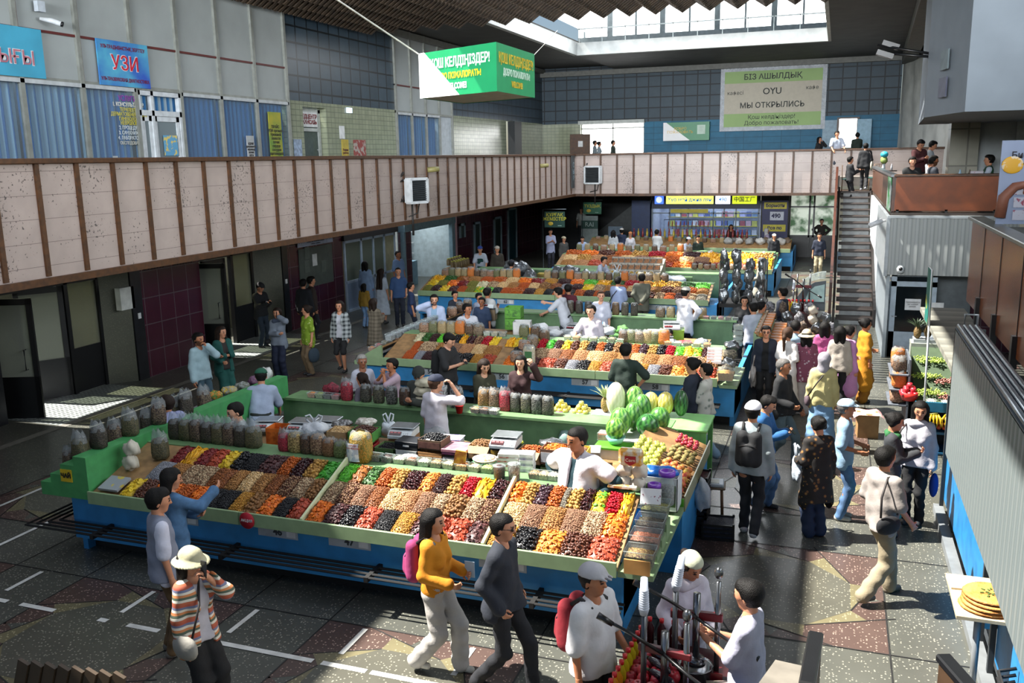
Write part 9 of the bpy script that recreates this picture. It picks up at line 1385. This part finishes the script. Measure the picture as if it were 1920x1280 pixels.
og, tm, pg = mk_fruit('round', '#c9701c', '#d88a2a', 'orange', .09, False), mk_fruit('round', '#c4471c', '#d0602a', 'tangerine', .075, False), mk_fruit('apple', '#a81c2c', '#c0404a', 'pomegranate', .1)
pile([og], 2.1, 17.0, 1.56, 3, .09, 'orange in the pyramid behind the grapes', 'oranges in the pyramid', 'orange'); pile([tm], 1.85, 15.65, .42, 3, .08, 'tangerine heaped on the lower blue shelf', 'tangerines on the lower shelf', 'tangerine', 2); pile([tm], 2.15, 15.65, .06, 3, .08, 'tangerine in the crate near the floor of the fruit stall', 'tangerines near the floor', 'tangerine', 2)
r = T('basket', 'red plastic basket of pomegranates hung at the corner of the fruit stall', 'basket', (1.3, 15.7, .86)); q = MB(); q.lathe([(.1, 0), (.15, .14), (.16, .14), (.11, 0)], 20); q.obj('basket_body', M('#c42a24', .4), r); q = MB(); q.bx(-.02, .12, -.02, .02, -.02, 0); q.obj('hook', black, r)
pile([pg], 1.3, 15.72, .92, 3, .095, 'pomegranate piled in the red basket', 'pomegranates in the red basket', 'pomegranate')
def bananas(loc, lab):
 r = T('banana_bunch', lab, 'bananas', loc, 0, 'hanging banana bunches')
 for k in range(5): q = MB(); a = (k-2)*.16; q.tube([(.03*(k-2), 0, 0), (.05*(k-2), -.05, -.06), (.055*(k-2), -.07, -.13), (.05*(k-2), -.05, -.2)], [.012, .02, .02, .008], 8); q.obj('banana', M('#c9a51e', .4, var=.15), r)
 q = MB(); q.tube([(-.06, 0, .0), (.06, 0, .01)], .016, 8); q.obj('stalk', M('#6b6a24', .6), r)
for k in range(3): bananas((1.66+.23*k, 15.42, .72), 'yellow banana bunch hanging under the grapes, %s from the pole' % ORD[k])
for k, (x, y) in enumerate(((1.48, 17.15), (1.66, 17.25), (1.8, 17.15))): mk_pine('pineapple on clear boxes behind the grapes, %s from the pole' % ORD[k], (x, y, 1.62), 1.1, '#3a4a34', '#6b5430')
melon(1.98, 17.3, 1.62, .22, .3, '#8a9a2a', '#b5b04a', 'yellow-green ribbed melon behind the oranges', 'melon', 10); q = MB(); q.bx(1.42, 2.3, 17.05, 17.38, 1.56, 1.62); tag(q.obj('clear_shelf', M('#8f9598', .3)), 'clear riser shelf under the pineapples', 'shelf')
r = T('water_dispenser', 'white water urn with a paper sign behind the pineapples', 'urn', (1.85, 17.9, 1.3)); q = MB(); q.lathe([(.12, 0), (.13, .1), (.13, .5), (.1, .55), (.1, .62), (0, .62)], 18); q.obj('urn_body', M('#a5b5c5', .4), r); q = MB(); q.bx(-.1, .1, -.01, .0, .64, .86); q.obj('paper_sign', white, r)
q = MB(); q.bx(1.6, 2.1, 17.75, 18.05, 0, 1.3); tag(q.obj('urn_stand', M('#4a5054', .6)), 'dark stand under the white water urn', 'stand')
for j in range(3):
 for k in range(3): put((PB[0][0], PB[4][0], PB[5][0])[(j+k) % 3], (1.15, 16.0+.28*k, .74+.26*j), .2, 'packed snack bag hanging on the side rack of the fruit stall, level %s, %s along' % (ORD[j], ORD[k]), 'snack bags on the side rack', 'bag')
q = MB()
for j in range(3): q.bx(1.0, 1.3, 15.85, 16.75, .7+.26*j, .72+.26*j)
q.bx(1.28, 1.31, 15.85, 16.75, 0, 1.5); tag(q.obj('side_rack', M('#5a6068', .5)), 'narrow wire rack of snack bags beside the red basket', 'rack')
def press(loc, lab, s=1.0, rz=0.0):
 r = T('juice_press', lab, 'juicer', loc, rz); ch = M('#6a6d70', .22, .9); rd = M('#5a0f18', .35)
 for x in (-.16, .16): q = MB(); q.tube([(x, 0, 0), (x, 0, .72*s)], .022, 10); q.obj('column', ch, r)
 q = MB(); q.bx(-.2, .2, -.025, .025, .43*s, .49*s, ch=.008); q.obj('crosshead', rd, r)
 for x in (-.16, .16): q = MB(); q.bx(x-.05, x+.05, -.05, .05, 0, .08); q.obj('foot', rd, r)
 q = MB(); q = MB(); q.tube([(0, 0, .16), (0, 0, .62*s)], .03, 10); q.lathe([(.0, .1), (.08, .12), (.07, .17), (.03, .19)], 14); q.obj('ram', ch, r)
 for sx in (-1, 1): q = MB(); q.tube([(0, -.04, .46*s), (sx*.22, -.1, (.6 if sx < 0 else .36)*s), (sx*.42, -.14, (.7 if sx < 0 else .28)*s)], [.014, .014, .014], 8); q.tube([(sx*.36, -.13, (.665 if sx < 0 else .305)*s), (sx*.47, -.15, (.725 if sx < 0 else .26)*s)], [.02, .028], 8); q.obj('lever', black, r)
 q = MB(); q.lathe([(.11, 0), (.13, .02), (.13, .1), (.14, .105), (.125, .1), (.115, .03), (0, .03)], 22); q.obj('bowl', M('#9a9c9e', .2, .9), r); q = MB(); q.ell((.16, 0, .78*s), (.035, .035, .05), 10, 8); q.obj('knob', ch, r); return r
r = T('juice_table', 'low table of the foreground juice stand crowded with pomegranates', 'table', (-1.1, 6.35, 0)); q = MB(); q.bx(-.32, .55, -.75, .6, .82, .86, ch=.006); q.obj('table_top', M('#3a1216', .5), r); q = MB(); q.bx(-.3, .53, -.72, .57, .12, .82); q.obj('apron', M('#2a1014', .6), r)
press((-.86, 6.5, .86), 'taller chrome juice press with a white cup stack on the foreground table', 1.15, .1); press((-1.02, 6.02, .86), 'nearer chrome juice press among the pomegranates', 1.0, -.1)
def cups(loc, lab, lean=0.0):
 r = T('cup_stack', lab, 'cups', loc); r.rotation_euler = (0, lean, 0); q = MB(); P = [(.028, 0)]
 for k in range(9): P += [(.04-.0008*k, .05+.018*k), (.041-.0008*k, .054+.018*k), (.037-.0008*k, .056+.018*k)]
 P += [(.026, .29), (0, .29)]; q.lathe(P, 18); q.obj('stacked_cups', M('#b5bcc9', .4), r)
cups((-1.02, 6.45, 1.6), 'leaning stack of white cups on the taller press', .16); cups((-1.18, 6.02, 1.59), 'upright stack of white cups on the nearer press'); q = MB(); q.tube([(-1.02, 6.45, .86), (-1.02, 6.45, 1.6)], .02, 8); tag(q.obj('cup_holder', M('#55585c', .3, .8)), 'chrome cup holder beside the taller press', 'holder'); q = MB(); q.tube([(-1.18, 6.02, .86), (-1.18, 6.02, 1.59)], .02, 8); tag(q.obj('cup_holder', M('#55585c', .3, .8)), 'chrome cup holder on the nearer press', 'holder')
k = 0
for i in range(4):
 for j in range(8):
  for L in range(2):
   if L and (i in (0, 3) or j in (0, 7)): continue
   put(pg, (-1.32+.1*i+.02*(j % 2), 5.8+.11*j, .87+.075*L), k, 'shiny pomegranate heaped on the foreground juice table', 'pomegranates on the juice table', 'pomegranate'); k += 1
jb = [T('juice_bottle', 'x', 'bottle') for _ in range(3)]; LABELS['x'].clear()
for b_, c in zip(jb, ('#c9861c', '#b5a51e', '#3a1418')): q = MB(); q.lathe([(.032, 0), (.034, .015), (.034, .13), (.014, .17), (.014, .185)], 14); q.obj('bottle_body', M(c, .25), b_); q = MB(); q.lathe([(.017, .18), (.018, .21), (0, .212)], 12); q.obj('cap', M('#c41f24', .4), b_)
for k in range(13): put(jb[0 if k < 5 else (1 if k < 10 else 2)], (-1.41+.006*k, 5.72+.092*k, .86), 0, '%s juice bottle with a red cap, %s along the table edge' % (('orange', 'yellow', 'dark')[0 if k < 5 else (1 if k < 10 else 2)], ORD[k]), 'juice bottles with red caps', 'bottle', 1.1)
for k in range(4): put(jb[2], (-1.3+.1*k, 6.9, .86), 0, 'dark juice bottle at the far table end, %s from the row of bottles' % ORD[k], 'juice bottles with red caps', 'bottle', 1.1)
eg = T('aubergine', 'x', 'aubergine'); LABELS['x'].pop(); q = MB(); q.tube([(0, -.13, 0), (0, -.1, .002), (0, 0, .01), (.01, .08, .012), (.012, .12, .012)], [.01, .034, .038, .026, .01], 12); q.obj('skin', M('#1a0f1c', .15), eg); q = MB(); q.tube([(.012, .11, .012), (.012, .15, .012)], [.014, .008], 8); q.obj('stem', M('#3a4a24', .7), eg)
for k in range(3): put(eg, (-1.17+.05*k, 6.45-.16*k, 1.03), .9+.1*k, 'glossy dark aubergine lying on the pomegranates, %s from the far end' % ORD[k], 'aubergines on the juice table', 'aubergine')
r = T('plastic_jug', 'lilac plastic jug on the near corner of the juice table', 'jug', (-.72, 6.05, .86)); q = MB(); q.lathe([(.08, 0), (.1, .16), (.105, .16), (.085, .01), (0, .01)], 20); q.obj('jug_body', M('#8a7fa0', .3), r); r = T('magazine', 'printed carton with green leaves on the juice table', 'carton', (-.62, 6.35, .86), .3); q = MB(); q.bx(-.12, .12, -.1, .1, 0, .04); q.obj('cover', M('#6a7f5a', .5, 0, .2, 14, 0, 80, 0, '#b5a59a'), r)
r = T('juice_table', 'second juice stand with red bags and bottles at the foot of the stairs', 'table', (-1.3, 24.3, 0)); q = MB(); q.bx(0, 1.0, 0, .8, .78, .82); q.obj('table_top', M('#5a2024', .5), r); q = MB(); q.bx(.03, .97, .03, .77, .1, .78); q.obj('apron', M('#3a1a1e', .6), r)
press((-.7, 24.8, .82), 'chrome juice press on the juice stand at the foot of the stairs', 1.3); cups((-.95, 24.9, 1.3), 'tall stack of white cups on the juice stand by the stairs'); q = MB(); q.tube([(-.95, 24.9, .82), (-.95, 24.9, 1.3)], .02, 8); tag(q.obj('cup_holder', M('#55585c', .3, .8)), 'chrome cup holder on the juice stand by the stairs', 'holder')
for k in range(9): put(jb[k % 2 if k < 5 else 2], (-1.24+.1*k, 24.36, .82), 0, 'juice bottle on the stand by the stairs, %s along its front' % ORD[k], 'bottles on the juice stand by the stairs', 'bottle', 1.5)
pile([pg], -1.1, 24.75, .82, 4, .1, 'pomegranate piled on the juice stand by the stairs', 'pomegranates by the stairs', 'pomegranate')
r = T('display_fridge', 'curved-glass display fridge with a dark grey end by the stairs', 'fridge', (-1.0, 26.6, 0)); q = MB(); P = [(.0, .5), (.85, .5), (.85, 1.35), (.55, 1.3), (.25, 1.1), (.05, .8)]; q.prism(P, -.04, .0, 1); q.obj('end_panel', M('#3c444b', .5), r); q = MB(); q.prism([(.3, .75), (.82, .75), (.82, 1.25), (.55, 1.18), (.38, 1.0)], -.045, -.04, 1); q.obj('end_glass', M('#8fa8a8', .15), r); q = MB(); q.grid(lambda u, v: (.85-.85*math.cos(u*PI/2)*.95-.02, 1.8*v, .62+.78*math.sin(u*PI/2)), 12, 1); q.obj('curved_glass', MGLASS('#cfdcdc', .7), r); q = MB(); q.bx(.05, .85, 0, 1.8, .3, .6); q.obj('cabinet', M('#a9adae', .5), r); q = MB()
for x in (.1, .8):
 for y in (.05, 1.75): q.bx(x-.03, x+.03, y-.03, y+.03, 0, .3)
q.obj('leg', black, r)
def chair(loc, rz, lab):
 r = T('cafe_chair', lab, 'chair', loc, rz); q = MB(); q.bx(-.2, .2, -.2, .2, .43, .47, ch=.01); q.obj('seat', M('#1f4a44', .6), r); w_ = M('#5a4022', .5)
 for a in (-1, 1):
  for b_ in (-1, 1): q = MB(); q.tube([(a*.18, b_*.18, 0), (a*.17, b_*.17, .45)], .016, 8); q.obj('leg', w_, r)
 q = MB(); q.tube([(-.18, -.18, .45), (-.2, -.18, .95), (-.2, .18, .95), (-.18, .18, .45)], .016, 8)
 for k in (-1, 0, 1): q.tube([(-.19, k*.09, .5), (-.2, k*.09, .93)], .009, 6)
 q.obj('backrest', w_, r)
chair((.35, 36.3, 3.45), 0, 'golden café chair under the man in black by the stairs'); chair((1.35, 36.6, 3.48), 2.0, 'golden café chair with a green seat beside the flower vase')
r = T('cafe_table', 'dark café table with a flower vase near the stair head', 'table', (1.55, 34.5, 3.48)); q = MB(); q.lathe([(.4, .72), (.4, .75), (0, .75)], 20); q.obj('table_top', M('#3a2a20', .5), r); q = MB(); q.tube([(0, 0, 0), (0, 0, .72)], .04, 8); q.lathe([(.2, 0), (.2, .03), (0, .04)], 14); q.obj('pedestal', black, r)
r = T('flower_vase', 'vase of turquoise and yellow flowers on the café table', 'vase', (1.5, 34.4, 4.23)); q = MB(); q.lathe([(.05, 0), (.06, .1), (.04, .2), (.05, .24)], 12); q.obj('vase_body', M('#a5b0b5', .3), r); q = MB(); q.ell((0, 0, .55), (.13, .13, .11), 12, 8, warp=lambda p: 1+.15*math.sin(9*p.x)*math.sin(8*p.y)); q.obj('blossom', M('#1f8a9a', .6), r); q = MB(); q.ell((0, 0, .36), (.12, .12, .14), 12, 8, warp=lambda p: 1+.25*math.sin(11*p.x+3*p.z)*math.sin(10*p.y)); q.obj('foliage', M('#6a7a3a', .7, var=.4, scale=30), r)
for k, (x, y, c) in enumerate(((1.75, 34.2, '#a5a8ac'), (2.75, 24.1, '#8fb0c9'), (2.95, 24.05, '#4a3a2c'))): r = T('drink_bottle', ('pale bottle beside the flower vase', 'blue-capped water bottle on the parapet table', 'brown sauce bottle on the parapet table')[k], 'bottle', (x, y, 4.23 if k == 0 else 4.2)); q = MB(); q.lathe([(.035, 0), (.035, .14), (.014, .2), (.014, .23), (0, .23)], 12); q.obj('bottle_body', M(c, .3), r)
r = T('cafe_table', 'long café table behind the orange parapet', 'table', (2.7, 24.1, 3.48)); q = MB(); q.bx(-.9, .75, -.35, .35, .68, .72); q.obj('table_top', M('#5a4632', .5), r)
for x in (-.85, .7):
 for y in (-.3, .3): q = MB(); q.bx(x-.025, x+.025, y-.025, y+.025, 0, .68); q.obj('leg', black, r)
r = T('napkin_holder', 'white menu holder with red print on the parapet table', 'holder', (3.1, 24.0, 4.2)); q = MB(); q.bx(-.14, .14, -.03, .03, 0, .2, ch=.01); q.obj('card', M('#b5b0b8', .5, 0, .2, 12, 0, 80, 0, '#a83a44', .6, .66), r)
r = T('cafe_poster', 'green and white café poster on the edge of the orange parapet', 'poster', (1.19, 23.9, 3.5)); q = MB(); q.bx(0, .02, -.8, .6, .0, .78); q.obj('panel', M('#2f7a44', .5, 0, .2, 3, 0, 80, 0, '#a8b5b0', .5, .55), r)
for lab, x, y, rz, c in (('dark wooden stair panel edge-on in the near aisle', .0, 5.1, -.06, '#4a3a24'), ('dark wooden stair panel at the kiosk side of the stairs', .83, 5.08, .35, '#3a2a1c')):
 r = T('stair_panel', lab, 'panel', (x, y, 0), rz); q = MB(); q.bx(-.03, .03, -.28, .28, .1, 1.97); q.obj('board', M(c, .5, var=.3), r); q = MB(); q.bx(-.045, .045, -.3, .3, 1.95, 2.0, ch=.01); q.obj('cap', black, r); q = MB()
 for k in range(5): q.bx(.03, .04, -.26+.11*k, -.2+.11*k, .1, 1.94)
 q.obj('slat', M('#6b5838', .5), r)
 q = MB(); q.bx(-.03, .03, -.28, -.22, 0, .1); q.bx(-.03, .03, .22, .28, 0, .1); q.obj('foot', black, r)
q = MB(); q.prism([(-.34, 4.5), (-.05, 4.5), (-.03, 5.0), (-.2, 5.02)], 0, 1.98, 2); tag(q.obj('stone_newel', M('#6a655c', .6, var=.2, scale=5)), 'rough grey stone block at the head of the near stairs', 'block')
r = T('picket_rail', 'saw-toothed top of a slatted rail in the dark near corner', 'rail', (-5.85, 4.6, 0))
for k in range(8): q = MB(); q.box((0, 0, .5), (.1, .03, 1.0), M4=Matrix.Translation((.12*k, .012*k, .72)) @ Matrix.Rotation(.35, 4, 'Y')); q.obj('slat', M('#3a2c1c', .6), r)
q = MB(); q.bx(-.05, 1.0, -.04, 0, .3, .4); q.bx(0, .06, -.04, 0, 0, .4); q.bx(.9, .96, -.04, 0, 0, .4); q.obj('rail', M('#55565a', .5), r)
bpy.context.view_layer.update(); _dg = bpy.context.evaluated_depsgraph_get()
for o in [o for o in COL.objects if o.type == 'FONT']:
 me = bpy.data.meshes.new_from_object(o.evaluated_get(_dg)); n_ = MB().obj('lettering', o.data.materials[0], o.parent); n_.data = me; n_.matrix_local = o.matrix_basis.copy(); c_ = o.data; bpy.data.objects.remove(o); bpy.data.curves.remove(c_)
